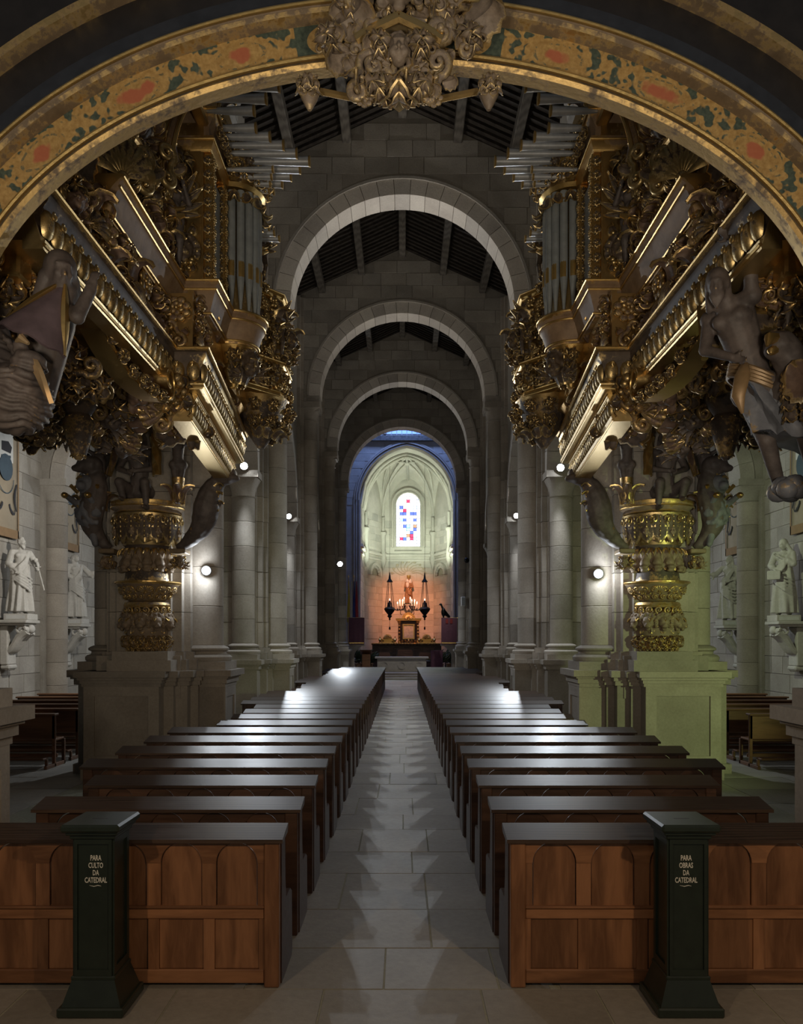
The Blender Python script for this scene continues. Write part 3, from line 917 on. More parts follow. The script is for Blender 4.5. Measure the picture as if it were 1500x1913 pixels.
for i in range(NXP):
    for j in range(NZP):
        x0, x1, z0, z1 = WX0 + i * cw, WX0 + (i + 1) * cw, WZ0 + j * chh, WZ0 + (j + 1) * chh
        pts = [(x0 + .012, z0 + .012), (x1 - .012, z0 + .012), (x1 - .012, z1 - .012), (x0 + .012, z1 - .012)]
        cl = []
        for x, z in pts:
            if z > zc and (x - WC) ** 2 + (z - zc) ** 2 > (hw - .01) ** 2:
                r_ = math.hypot(x - WC, z - zc); x, z = WC + (x - WC) * (hw - .01) / r_, zc + (z - zc) * (hw - .01) / r_
            cl.append((x, z))
        ar_ = abs(sum(cl[q][0] * cl[(q + 1) % 4][1] - cl[(q + 1) % 4][0] * cl[q][1] for q in range(4))) / 2
        if ar_ < 0.008: continue
        c = spots.get((i, j), 'white')
        if i in (0, 6) and c == 'white' and j % 3 == 0: c = 'pale_blue'
        MB().prism(cl, 56.28, 56.30, 'y').build('pane', PANE[c], wa)
m = MB()
for i in range(1, NXP): m.box(WX0 + i * cw - .012, WX0 + i * cw + .012, 56.27, 56.31, WZ0, WZ0 + (WZ1 - WZ0) * (0.99 if 2 <= i <= 5 else .88))
for j in range(0, NZP): m.box(WX0, WX1, 56.27, 56.31, WZ0 + j * chh - .012, WZ0 + j * chh + .012) if WZ0 + j * chh < zc + .1 else m.box(WC - math.sqrt(max(0, hw * hw - (WZ0 + j * chh - zc) ** 2)), WC + math.sqrt(max(0, hw * hw - (WZ0 + j * chh - zc) ** 2)), 56.27, 56.31, WZ0 + j * chh - .012, WZ0 + j * chh + .012)
m.build('leads', M_DARK, wa)
for off, t, y0 in ((0.0, 0.10, 55.95), (0.22, 0.09, 55.85)):
    inn = [(WX0 - off, WZ0 - .1)] + arc(WC, zc, hw + off, PI, 0, 24) + [(WX1 + off, WZ0 - .1)]
    out = [(WX0 - off - t, WZ0 - .1)] + arc(WC, zc, hw + off + t, PI, 0, 24) + [(WX1 + off + t, WZ0 - .1)]
    MB().ring_prism(inn, out, y0, 56.05, 'y').build('window_frame', M_CHANCEL, wa)
MB().prism([(55.9, WZ0 - .35), (56.3, WZ0 - .35), (56.3, WZ0), (56.25, WZ0)], WX0 - .1, WX1 + .1, 'x').build('window_sill', M_CHANCEL, wa)
# cusped niches left and right of the altar wall
for s, nx in ((-1, -2.0), (1, 2.72)):
    # they sit on the slanting sides, half turned to the altar
    a, b = (PLAN[1], PLAN[2]) if s < 0 else (PLAN[3], PLAN[4])
    A, B = Vector((*a, 0)), Vector((*b, 0)); d = (B - A).normalized(); c = A.lerp(B, 0.5); ang = math.atan2(d.y, d.x)
    M_ = Matrix.Translation((c.x, c.y, 6.55)) @ Matrix.Rotation(ang, 4, 'Z')
    nn = thing('niche_canopy', 'cusped stone arch over a wall niche, %s of the altar' % ('left' if s < 0 else 'right'), 'niche', (c.x, c.y, 6.5))
    m = MB(); m.ring_prism(arc(0, 0, 0.66, 0, PI, 20), arc(0, 0, 0.86, 0, PI, 20), -0.22, 0.02, 'y', M_); m.build('hood', M_CHANCEL, nn)
    m = MB(); m.prism(arc(0, 0, .66, 0, PI, 16), -.03, -.012, 'y', M_); m.build('niche_shade', M_JOINT, nn)  # flat darker half-disc: the shade inside the niche put into colour
    for i in range(9):
        t = PI * (i + .5) / 9; p = M_ @ Vector((.58 * math.cos(t), -.12, .58 * math.sin(t)))
        MB().ell(p, (.09, .09, .11), 8, 6).build('cusp', M_CHANCEL, nn, True)
# altar platform
st = thing('floor_altar_steps', 'stone steps rising to the altar platform', 'steps', (0, 42.4, 0), kind='structure')
for i, (y0, z1) in enumerate(((42.2, .11), (42.6, .22), (43.0, .32))):
    MB().cbox(-4.2, 4.2, y0, 56 if i == 2 else 49, z1 - .11, z1, .015).build('step', M_STONE, st)

# pedestals under the organ brackets -----------------------------------------
OC = 3.95; OY = 12.40
for s in (-1, 1):
    p = thing('organ_pedestal', 'moulded granite pedestal under the carved organ bracket on the %s' % SIDE[s], 'pedestal', (s * 4.2, 12.4, 0))
    x0, x1 = sorted((s * 3.65, s * 4.78)); y0, y1 = 11.98, 12.75
    m = MB(); m.box(x0, x1, y0, y1, 0.2, 1.40); m.box(x0 - .04, x1 + .04, y0 - .04, y1, 0, 0.2); m.build('block', M_STONE, p)
    m = MB()
    for (a, b, z0, z1) in ((x0, x1, 0.2, 0.36), (x0, x1, 1.26, 1.40), (x0, x0 + .16, .36, 1.26), (x1 - .16, x1, .36, 1.26)): m.box(a, b, y0 - .025, y0, z0, z1)
    m.build('panel_frame', M_STONE, p)
    m = MB()
    for a, z0, z1 in ((.03, 1.40, 1.45), (.05, 1.45, 1.50), (.12, 1.54, 1.63), (.08, 1.50, 1.54)): m.box(x0 - a, x1 + a, y0 - a, y1, z0, z1)
    m.build('cap', M_STONE, p)
    m = MB(); m.box(s * OC - .48, s * OC + .48, 11.95, 12.7, 1.63, 1.80); m.box(s * OC - .42, s * OC + .42, 12.0, 12.7, 1.80, 1.93); m.box(min(s * 3.42, s * 4.72), max(s * 3.42, s * 4.72), 12.3, 12.74, 1.2, 1.86); m.build('plinth', M_STONE, p)

# ---------------------------------------------------------------- pews
def pew_proto(x0, x1, s, seat=True):
    """parts of one pew from x0 (aisle end) to x1, its panelled back at y = 0 towards the viewer"""
    lo, hi = min(x0, x1), max(x0, x1); out = {}
    P_ = 0.085
    m = MB()
    m.cbox(lo - .005, lo + P_, -.015, .055, 0, .885, .006); out['post'] = [m]
    m = MB(); m.cbox(hi - P_, hi + .005, -.015, .055, 0, .885, .006); out['post'].append(m)
    prof = [(-.035, .878), (-.035, .900), (.205, .948), (.212, .930), (.18, .895)]
    m = MB(); m.prism(prof, lo - .03, hi + .03, 'x'); out['sloping_top'] = [m]
    m = MB(); m.cbox(lo + P_, hi - P_, 0, .035, .41, .475, .006); out['middle_rail'] = [m]
    m = MB(); m.cbox(lo + P_, hi - P_, -.012, .04, .475, .492, .005); out['moulding'] = [m]
    m = MB(); m.cbox(lo + P_, hi - P_, 0, .035, .02, .105, .006); out['bottom_rail'] = [m]
    n = 6 if hi - lo > 2.1 else 5; a0, a1 = lo + P_, hi - P_; st = (a1 - a0) / n; r = st * 0.375
    m = MB(); zs, zt = .75, .885                                    # arcaded upper board: spandrels over round arches
    for i in range(n):
        c = a0 + (i + .5) * st
        inner = [(c - r, zs)] + arc(c, zs, r, PI, 0, 14)[1:-1] + [(c + r, zs)]
        outer = [(x, zt) for x, z in inner]; m.ring_prism(inner, outer, .0, .024, 'y')
        m.box(c - st / 2, c - r, 0, .024, zs, zt); m.box(c + r, c + st / 2, 0, .024, zs, zt)
    out['arcade_board'] = [m]
    out['stile'] = []; out['arched_panel'] = []; out['lower_panel'] = []; out['lower_stile'] = []
    for i in range(n + 1):
        c = a0 + i * st; wl, wr = (0 if i == 0 else st / 2 - r), (0 if i == n else st / 2 - r)
        m = MB(); m.box(c - wl, c + wr, 0.004, .026, .492, zs); out['stile'].append(m)
    for i in range(n):
        c = a0 + (i + .5) * st; q = r - .006
        m = MB(); m.prism([(c - q, .485), (c + q, .485), (c + q, zs)] + arc(c, zs, q, 0, PI, 14)[1:-1] + [(c - q, zs)], .014, .03, 'y'); out['arched_panel'].append(m)
    n2 = n; s2 = (a1 - a0) / n2
    for i in range(n2):
        m = MB(); m.cbox(a0 + i * s2 + .03, a0 + (i + 1) * s2 - .03, .016, .03, .105, .41, .004); out['lower_panel'].append(m)
        if i:
            m = MB(); m.box(a0 + i * s2 - .033, a0 + i * s2 + .033, .004, .034, .105, .41); out['lower_stile'].append(m)
    for xe in (a0, a1 - .034):
        m = MB(); m.box(xe, xe + .034, .006, .034, .105, .41); out['lower_stile'].append(m)
    if seat:
        m = MB(); m.cbox(lo + P_, hi - P_, -.05, .0, .765, .785, .006); out['book_ledge'] = [m]
    m = MB(); m.cbox(lo + .04, hi - .04, .10, .50, .42, .455, .01); out['seat'] = [m]
    m = MB(); m.cbox(lo + .05, hi - .05, -.26, -.06, .11, .15, .01) if seat else None
    if seat: out['kneeler'] = [m]
    out['end_panel'] = []
    for xa in (lo - .012, hi - .035):
        m = MB(); m.prism([(.055, 0), (.50, 0), (.52, .05), (.50, .43), (.42, .47), (.24, .47), (.21, .60), (.19, .92), (.055, .885)], xa, xa + .047, 'x'); out['end_panel'].append(m)
    return out


PMAT = {'post': 0, 'sloping_top': 2, 'middle_rail': 1, 'moulding': 1, 'bottom_rail': 1, 'arcade_board': 1, 'stile': 0, 'arched_panel': 0, 'lower_panel': 0, 'lower_stile': 0}
PEWY = [4.83, 5.68] + [6.62 + 0.94 * i for i in range(30)]
FINE = 9                                                            # rows near enough to show their panels


def make_pew(s, i, near, lng):
    x0 = -0.75 if s < 0 else 0.66
    x1 = s * (3.02 if lng else 2.60)
    front = i == 0
    kk = ('pew', s, front, near, lng)
    if kk not in CACHE:
        parts = pew_proto(x0, x1, s, not front); L_ = []
        if not near:
            keep = ('post', 'sloping_top', 'middle_rail', 'book_ledge', 'seat', 'end_panel', 'arcade_board')
            parts = {k: v for k, v in parts.items() if k in keep}
            m = MB(); m.box(min(x0, x1) + .08, max(x0, x1) - .08, .016, .03, .1, .885); parts['back_panel'] = [m]
        for nme, ms in parts.items():
            for m in ms:
                mat = (M_SCREEN, M_SCREEN_LIT_H, M_PEWTOP)[PMAT.get(nme, 0)] if front else (M_PEWTOP if nme == 'sloping_top' else M_PEW)
                if front and nme in ('seat', 'end_panel'): mat = M_PEW
                L_.append((nme, m.mesh(nme, mat, False, (x0, 0, 0))))
        CACHE[kk] = L_
    sd = SIDE[s]
    lab = ('lamplit oak panelled front pew with round arches, %s of the central passage' % sd) if front else 'dark wooden pew, %s row behind the panelled front pew on the %s' % (ORD[i - 1], sd)
    p = thing('pew', lab, 'pew', (x0, PEWY[i], 0), 'pews %s of the central passage' % sd)
    for nme, me in CACHE[kk]:
        o = link(nme, me, p, (x0, PEWY[i], 0))
    return p


for s in (-1, 1):
    for i, Y in enumerate(PEWY):
        lng = all(Y + .6 < q - 1.3 or Y - .3 > q + 1.3 for q in PIERS)
        make_pew(s, i, i <= FINE, lng)

# ---------------------------------------------------------------- collection boxes
def text_mesh(txt, size, mat, sx=0.60):
    c = bpy.data.curves.new('txt', 'FONT'); c.body = txt; c.size = size; c.align_x = 'CENTER'; c.extrude = 0.0012; c.resolution_u = 2
    c.offset = 0.0006
    o = bpy.data.objects.new('txt', c); COL.objects.link(o)
    me = bpy.data.meshes.new_from_object(o.evaluated_get(bpy.context.evaluated_depsgraph_get()))
    bpy.data.objects.remove(o); me.materials.clear(); me.materials.append(mat)
    for v in me.vertices: v.co.x *= sx
    return me


def collection_box(cx, words_, label):
    y0 = 4.42; p = thing('collection_box', label, 'offering box', (cx, y0 + .17, 0))
    m = MB(); m.cbox(cx - .185, cx + .185, y0, y0 + .37, 0, .055, .008); m.build('plinth', M_GREEN, p)
    m = MB(); a, b = .165, .118; ys = (y0 + .02, y0 + .35, y0 + .055, y0 + .315)
    m.add([(cx - a, ys[0], .055), (cx + a, ys[0], .055), (cx + a, ys[1], .055), (cx - a, ys[1], .055), (cx - b, ys[2], .20), (cx + b, ys[2], .20), (cx + b, ys[3], .20), (cx - b, ys[3], .20)],
          [(0, 3, 2, 1), (4, 5, 6, 7), (0, 1, 5, 4), (1, 2, 6, 5), (2, 3, 7, 6), (3, 0, 4, 7)])
    m.cbox(cx - .125, cx + .125, y0 + .05, y0 + .32, .19, .215, .006)
    m.build('flared_base', M_GREEN, p)
    m = MB(); m.cbox(cx - .105, cx + .105, y0 + .065, y0 + .305, .2, 1.0, .006); m.build('body', M_GREEN, p)
    m = MB()                                                        # raised frame round the front panel
    for xa, xb, za, zb in ((-.105, -.088, .215, .985), (.088, .105, .215, .985), (-.088, .088, .215, .25), (-.088, .088, .955, .985)): m.box(cx + xa, cx + xb, y0 + .053, y0 + .066, za, zb)
    for side in (-1, 1):
        for ya, yb, za, zb in ((.065, .10, .215, .985), (.27, .305, .215, .985), (.10, .27, .215, .26), (.10, .27, .945, .985)):
            m.box(*sorted((cx + side * .105, cx + side * .117)), y0 + ya, y0 + yb, za, zb)
    m.build('panel_frame', M_GREEN, p)
    m = MB(); m.cbox(cx - .128, cx + .128, y0 + .04, y0 + .33, .985, 1.015, .006); m.cbox(cx - .145, cx + .145, y0 + .02, y0 + .35, 1.01, 1.035, .006)
    m.build('neck_moulding', M_GREEN, p)
    m = MB(); m.cbox(cx - .165, cx + .165, y0 - .005, y0 + .365, 1.03, 1.075, .012); m.build('lid', M_GREEN, p)
    m = MB(); m.cbox(cx - .045, cx + .045, y0 + .16, y0 + .172, 1.074, 1.0755, .001); m.build('coin_slot', M_BLACK, p)
    tx = cx + (.012 if cx < 0 else -.01)
    for j, wd in enumerate(words_):
        o = link('lettering', text_mesh(wd, 0.042, M_LETTER), p, (tx, y0 + .0635, .862 - j * .0415)); o.rotation_euler = (PI / 2, 0, 0)
    MB().tube([(tx - .035, y0 + .063, .722), (tx - .01, y0 + .063, .716), (tx + .012, y0 + .063, .722), (tx + .03, y0 + .063, .718)], [.0008, .0022, .0022, .0008], 5).build('flourish', M_LETTER, p)
    return p


collection_box(-1.735, ('PARA', 'CULTO', 'DA', 'CATEDRAL'), 'dark green wooden offering box lettered PARA CULTO DA CATEDRAL')
collection_box(1.605, ('PARA', 'OBRAS', 'DA', 'CATEDRAL'), 'dark green wooden offering box lettered PARA OBRAS DA CATEDRAL')

# ---------------------------------------------------------------- aisle benches
def aisle_bench(x0, x1, y, s, k):
    p = thing('aisle_bench', 'brown wooden bench with solid back in the %s aisle, %s row from the choir' % (SIDE[s], ORD[k]), 'bench', (x0, y, 0), 'benches in the %s aisle' % SIDE[s])
    for nme, bx in (('backrest', (x0, x1, 0, .035, .46, .86)), ('top_rail', (x0 - .02, x1 + .02, -.05, .12, .85, .885)), ('seat', (x0 + .03, x1 - .03, .03, .43, .42, .455)), ('kneeler', (x0 + .06, x1 - .06, -.30, -.10, .15, .18)), ('stretcher', (x0 + .03, x1 - .03, .16, .20, .14, .20))):
        m = MB(); a, b, c, d, e, f = bx; m.cbox(a, b, y + c, y + d, e, f, .008); m.build(nme, M_BENCH, p)
    for xa in (x0, x1 - .05):
        for ya in (0, .37):
            m = MB(); m.cbox(xa, xa + .05, y + ya, y + ya + .055, 0, .86 if ya == 0 else .43, .006); m.build('leg', M_BENCH, p)
        m = MB(); m.cbox(xa, xa + .05, y - .3, y + .43, .0, .06, .006); m.build('foot_rail', M_BENCH, p)
        m = MB(); m.cbox(xa + .005, xa + .045, y - .28, y - .23, .06, .16, .006); m.build('kneeler_post', M_BENCH, p)


for s in (-1, 1):
    for k in range(6):
        aisle_bench(*sorted((s * (5.75 + .02 * k), s * 8.3)), 13.2 + 1.0 * k, s, k)

# ---------------------------------------------------------------- figures
def basis_from(f, u=(0, 0, 1)):
    """columns: x = right of the face, y = backwards, z = up; f = facing direction"""
    f = Vector(f).normalized(); r = Vector(u).cross(-f) if abs(f.dot(Vector(u))) < .98 else Vector((1, 0, 0))
    r = -r.normalized() if r.length else Vector((1, 0, 0)); r = Vector((0, 0, 1)).cross(f).normalized() if abs(f.z) < .98 else Vector((1, 0, 0))
    y_ = -f; z_ = r.cross(y_).normalized()
    return Matrix((r, y_, z_)).transposed()


def head(m, c, f, k=1.0, hair='short', beard=False, dents=None):
    B = basis_from(f); c = Vector(c); P = lambda x, y, z: c + B @ Vector((x * k, y * k, z * k))
    E = lambda p, r, s_=12: m.ell(P(*p), tuple(q * k for q in r), s_, 8, basis=B)
    E((0, .012, .03), (.076, .096, .092), 16); E((0, -.025, -.045), (.058, .066, .072)); E((0, -.055, -.088), (.026, .026, .022))
    m.cone(P(0, -.085, .03), P(0, -.112, -.014), .010 * k, .017 * k, 8)
    E((0, -.083, .045), (.05, .016, .012)); E((.032, -.072, -.01), (.022, .022, .02)); E((-.032, -.072, -.01), (.022, .022, .02))
    E((0, -.092, -.044), (.024, .012, .007)); E((0, -.089, -.056), (.02, .012, .008))
    E((.078, .01, .0), (.012, .024, .032)); E((-.078, .01, .0), (.012, .024, .032))
    for x in (-.03, .03): E((x, -.076, .02), (.014, .012, .009), 8)
    if hair == 'short':
        for i in range(26):
            a, b = R.uniform(0, 2 * PI), R.uniform(.15, 1.45); q = Vector((math.cos(a) * math.sin(b), math.sin(a) * math.sin(b), math.cos(b)))
            if q.y < -.45 and q.z < .75: continue
            E((q.x * .078, .015 + q.y * .098, .035 + q.z * .094), (.022, .022, .02), 8)
    if hair == 'long':
        E((0, .04, .03), (.088, .092, .10)); m.cone(P(0.06, .06, 0), P(.07, .08, -.17), .04 * k, .03 * k); m.cone(P(-.06, .06, 0), P(-.07, .08, -.17), .04 * k, .03 * k); E((0, .08, -.08), (.08, .05, .12))
    if hair == 'hood':
        E((0, .03, .035), (.098, .104, .112)); m.cone(P(.075, .04, -.02), P(.11, .07, -.2), .045 * k, .05 * k); m.cone(P(-.075, .04, -.02), P(-.11, .07, -.2), .045 * k, .05 * k)
    if beard:
        for x in (-.03, 0, .03): m.cone(P(x, -.06, -.075), P(x * .6, -.085, -.15 + abs(x)), .03 * k, .014 * k)
    if dents is not None:
        for x in (-.03, .03): dents.append((P(x, -.086, .034), .018 * k, .007 * k))


def hand(m, wrist, d, side, k=1.0, curl=.5):
    """palm, four unequal bent fingers and a thumb leaving the side of the palm"""
    w_ = Vector(wrist); d = Vector(d).normalized(); s_ = Vector(side); s_ = (s_ - d * s_.dot(d)).normalized(); n = d.cross(s_).normalized()
    B = Matrix((s_, n, d)).transposed()
    m.ell(w_ + d * .045 * k, (.04 * k, .018 * k, .052 * k), 10, 6, basis=B)
    for i, (o_, l_) in enumerate(((-.028, .062), (-.010, .074), (.009, .070), (.027, .056))):
        a = w_ + d * .085 * k + s_ * o_ * k; b = a + (d * math.cos(curl * .6) + n * math.sin(curl * .6)) * l_ * .5 * k
        c = b + (d * math.cos(curl * 1.6) + n * math.sin(curl * 1.6)) * l_ * .5 * k
        m.cone(a, b, .0105 * k, .0095 * k, 6); m.cone(b, c, .0095 * k, .0075 * k, 6)
    a = w_ + d * .03 * k - s_ * .03 * k; b = a + (d * .6 - s_ * .7 + n * .3).normalized() * .04 * k
    m.cone(a, b, .013 * k, .011 * k, 6); m.cone(b, b + (d * .85 - s_ * .2 + n * .4).normalized() * .032 * k, .011 * k, .008 * k, 6)


STAND = dict(pel=(0, 0, .95), waist=(0, 0, 1.12), chest=(0, .01, 1.32), neck=(0, .01, 1.49), head=(0, -.01, 1.62),
             sl=(.185, .01, 1.42), sr=(-.185, .01, 1.42), el=(.25, .03, 1.14), er=(-.25, .03, 1.14), hl=(.27, -.06, .90), hr=(-.27, -.06, .90),
             pl=(.095, 0, .92), pr=(-.095, 0, .92), kl=(.11, -.03, .50), kr=(-.11, -.03, .50), al=(.115, .02, .08), ar=(-.115, .02, .08))


def human(pose=None, face=(0, -1, 0), hair='short', beard=False, robe=False, fat=1.0, chub=False, voxel=.013, mat=None, smooth=3, name='figure', extra=None, rough=0.0, headk=1.0, seed=1):
    """one continuous carved body; pose overrides joints of a 1.75 m standing figure facing -y"""
    J = {k: Vector(v) for k, v in STAND.items()}
    if pose: J.update({k: Vector(v) for k, v in pose.items()})
    m = MB(); f = fat; dents = []
    c = m.cone
    c(J['pel'], J['waist'], .135 * f, .115 * f, 14); c(J['waist'], J['chest'], .118 * f, .150 * f, 14); c(J['chest'], J['neck'], .13 * f, .06, 12)
    c(J['sl'], J['sr'], .068 * f, .068 * f); c(J['neck'], J['head'], .055, .05)
    up = (J['chest'] - J['waist']).normalized()
    c(J['pl'], J['pr'], .115 * f, .115 * f)
    fx = Vector(face).normalized(); rt = up.cross(fx)
    for s_ in (-1, 1): m.ell(J['chest'] + rt * .075 * s_ + fx * .085 * f + up * .02, (.075 * f, .05 * f, .06 * f), 10, 6)
    if chub: m.ell(J['waist'] + fx * .06, (.15, .13, .14), 12, 8)
    for s_ in 'lr':
        c(J['s' + s_], J['e' + s_], .056 * f, .045 * f); c(J['e' + s_], J['h' + s_], .045 * f, .030 * f)
        d = J['h' + s_] - J['e' + s_]; hand(m, J['h' + s_], d, fx.cross(d) if fx.cross(d).length > .05 else Vector((1, 0, 0)), 1.0 * (1.15 if chub else 1))
        c(J['p' + s_], J['k' + s_], .092 * f, .066 * f); c(J['k' + s_], J['a' + s_], .066 * f, .042 * f)
        cf = J['k' + s_].lerp(J['a' + s_], .3); back = (J['a' + s_] - J['k' + s_]).normalized()
        m.ell(cf - fx * .02, (.055 * f, .06 * f, .11 * f), 8, 6)
        ft = J['a' + s_] + Vector((0, 0, -.035)); m.cone(ft - fx * .03, ft + Vector((fx.x, fx.y, 0)) * .12, .042, .03); m.cone(ft + Vector((fx.x, fx.y, 0)) * .1, ft + Vector((fx.x, fx.y, 0)) * .17, .035, .022)
    head(m, J['head'], J.get('look', fx), headk, hair, beard, dents)
    if robe:
        rr = random.Random(seed); ph = [rr.uniform(0, 6.28) for _ in range(6)]
        rows = []
        for j in range(15):
            t = j / 14; z = 1.16 - 1.10 * t; row = []
            for i in range(48):
                a = 2 * PI * i / 48
                r_ = (.155 + .10 * t ** .8) * f; fold = .012 + .026 * t
                g = math.sin(9 * a + ph[0] + 1.5 * math.sin(2 * a + 2.2 * t + ph[2])) * fold + math.sin(5 * a + ph[1] + 3 * t) * fold * .6
                sw = .05 * math.sin(a - .8 + ph[3]) * t
                row.append((J['pel'].x * (1 - t) + (r_ + g) * math.cos(a) * 1.08, (r_ * .86 + g + sw) * math.sin(a) + .01, z))
            rows.append(row)
        m.grid(rows, True, True)
        for k_ in range(5):                                         # the mantle slung from the shoulder across the hips
            o_ = k_ * .028
            m.tube([(.15, -.04 - o_ * .4, 1.44 - o_), (.05, -.165 - o_ * .3, 1.25 - o_ * 1.5), (-.10, -.185 - o_ * .2, 1.08 - o_ * 1.6), (-.20, -.08, .98 - o_ * 2), (-.20, .08, .95 - o_ * 2)], [.022, .026, .028, .03, .02], 7)
            m.tube([(-.19, -.10, 1.02 - o_ * 2), (-.08, -.20 - o_ * .2, .93 - o_ * 2.2), (.08, -.215 - o_ * .2, .86 - o_ * 2.6), (.2, -.12, .80 - o_ * 3), (.22, .04, .80 - o_ * 3)], [.018, .024, .026, .026, .018], 7)
        for s_ in 'lr':                                             # wide sleeves
            a = J['s' + s_].lerp(J['e' + s_], .2); b = J['e' + s_].lerp(J['h' + s_], .35)
            c(a, J['e' + s_], .078, .085); c(J['e' + s_], b, .085, .075); c(b, b + Vector((0, .01, -.12)), .06, .03)
        m.grid([[(x * q * 1.02, .10 + .09 * math.cos(x * 5) + .012 * math.sin(x * 40 + q * 3), z) for x in [(-.2 + .4 * i / 20) for i in range(21)]] for q, z in ((.7, 1.45), (1.0, 1.1), (1.1, .7), (1.25, .12))] and
               [[(math.cos(a) * .2 * q, .02 + math.sin(a) * .17 * q, z) for a in [PI * i / 16 for i in range(17)] + [2 * PI - PI * i / 16 * 1.0 for i in range(1, 16)]] for q, z in ((.85, 1.44), (1.05, 1.1), (1.15, .6), (1.3, .1))], True, True) if False else None
    if extra: extra(m, J)
    return remesh(m, voxel, smooth, dents, mat, name, rough)


def place_mesh(name, me, parent, loc, rotz=0, scale=1.0, tilt=0):
    o = link(name, me, parent, loc); o.rotation_euler = (tilt, 0, rotz); o.scale = (scale,) * 3 if isinstance(scale, (int, float)) else scale
    return o


def console(parent, x, y, z, s):
    """stone bracket: slab, scroll and leafy end, standing out from the wall at x"""
    m = MB(); m.cbox(*sorted((x, x - s * .66)), y - .34, y + .34, z - .07, z, .012); m.cbox(*sorted((x, x - s * .60)), y - .29, y + .29, z - .12, z - .07, .01); m.build('slab', M_MARBLE, parent)
    pts = []
    for i in range(25):
        t = i / 24; pts.append((x - s * (.50 * (1 - t) ** 1.4 + .07), y, z - .24 - .62 * t ** 0.9 + .04 * math.sin(t * 9)))
    m = MB()
    for dy in (-.12, 0, .12): m.tube([(a, b + dy, c) for a, b, c in pts], [.11 - .05 * i / 24 for i in range(25)], 8)
    m.build('scroll', M_MARBLE, parent, True)
    for dy in (-.2, .2):
        m = MB(); m.tube([(x - s * (.46 + r_ * math.cos(a)), y + dy, z - .23 + r_ * math.sin(a)) for a, r_ in [(k * .5, .13 - .009 * k) for k in range(14)]], [.036 - .0015 * k for k in range(14)], 6); m.build('volute', M_MARBLE, parent, True)
    m = MB(); m.ell((x - s * .62, y, z - .2), (.07, .12, .10)); m.ell((x - s * .57, y - .12, z - .22), (.06, .08, .08)); m.ell((x - s * .57, y + .12, z - .22), (.06, .08, .08)); m.build('leaf_boss', M_MARBLE, parent, True)
    m = MB(); m.cbox(*sorted((x, x - s * .18)), y - .20, y + .20, z - 1.0, z - .12, .02); m.build('back_block', M_MARBLE, parent)
    m = MB(); m.cbox(*sorted((x, x - s * .22)), y - .19, y + .19, z - 1.10, z - 1.0, .03)
    for k in range(4): m.ell((x - s * .14, y - .13 + .087 * k, z - 1.08), (.07, .045, .05), 8, 6)
    m.build('foot_moulding', M_MARBLE, parent)


def aisle_statue(s, Y, label, pose, face, hair, beard, rotz, zb, seed, note, extra=None, attr=None, hk=1.0):
    x = s * 8.965
    mir = lambda k: k if len(k) != 2 else k[0] + {'l': 'r', 'r': 'l'}.get(k[1], k[1])
    pose = {(mir(k) if k[0] in 'sehpka' and k[1] in 'lr' else k): (-v[0], v[1], v[2]) for k, v in pose.items()}
    for _, m_ in attr or (): m_.v = [(-a, b, c) for a, b, c in m_.v]
    br = thing('statue_bracket', 'scrolled stone bracket on the %s wall under the statue %s' % (SIDE[s], note), 'bracket', (x, Y, zb - 1))
    console(br, x, Y, zb - .14, s)
    c = thing('statue', label, 'statue', (x - s * .38, Y, zb - .14))
    m = MB(); m.cbox(x - s * .38 - .27, x - s * .38 + .27, Y - .25, Y + .25, zb - .14, zb, .01); m.build('plinth', M_MARBLE, c)
    m = MB(); m.cbox(x - s * .38 - .22, x - s * .38 + .22, Y - .254, Y - .249, zb - .115, zb - .03, .001) ; m.build('name_plate', M_WHITE, c)
    me = human(pose, face, hair, beard, True, 1.0, False, .014, M_MARBLE, 2, 'robed_figure', extra, seed=seed, headk=hk)
    o = place_mesh('robed_figure', me, c, (x - s * .38, Y, zb - .01), rotz, .985)
    if attr:
        for nme, m_ in attr:
            q = link(nme, m_.mesh(nme, M_MARBLE, True), c, (x - s * .38, Y, zb - .01)); q.rotation_euler = (0, 0, rotz)
    return c


sw = MB(); sw.tube([(-.30, -.22, 1.06), (-.42, -.26, .55)], .016, 8); sw.tube([(-.30, -.22, 1.06), (-.27, -.21, 1.17)], .02, 8); sw.ell((-.26, -.21, 1.22), (.045, .02, .05)); sw.tube([(-.36, -.22, 1.08), (-.24, -.22, 1.05)], .014, 6)
aisle_statue(-1, 17.95, 'pale bearded stone apostle holding a sword downwards, on the left wall', dict(er=(-.30, -.06, 1.17), hr=(-.30, -.2, 1.06), el=(.25, .02, 1.15), hl=(.15, -.16, .98), look=(-.45, -.9, -.05), head=(-.01, -.02, 1.63)), (0, -1, 0), 'short', True, .75, 2.69, 3, 'with the sword', attr=[('sword', sw)])
fl_ = MB(); fl_.ell((-.52, -.30, 1.39), (.04, .04, .07)); fl_.tube([(-.50, -.29, 1.26), (-.515, -.3, 1.34)], .02, 6)
aisle_statue(-1, 20.95, 'pale stone saint looking up with one arm stretched out, on the left wall', dict(er=(-.34, -.12, 1.22), hr=(-.49, -.28, 1.26), el=(.24, -.02, 1.14), hl=(.06, -.19, 1.08), look=(-.25, -.85, .5), head=(0, .0, 1.62)), (0, -1, 0), 'long', False, .85, 2.66, 8, 'looking up', attr=[('torch', fl_)])
cs = MB(); cs.tube([(.44, -.32, .55), (.44, -.30, 1.30), (.44, -.29, 1.95)], .011, 8); cs.tube([(.33, -.29, 1.82), (.55, -.29, 1.82)], .011, 8)
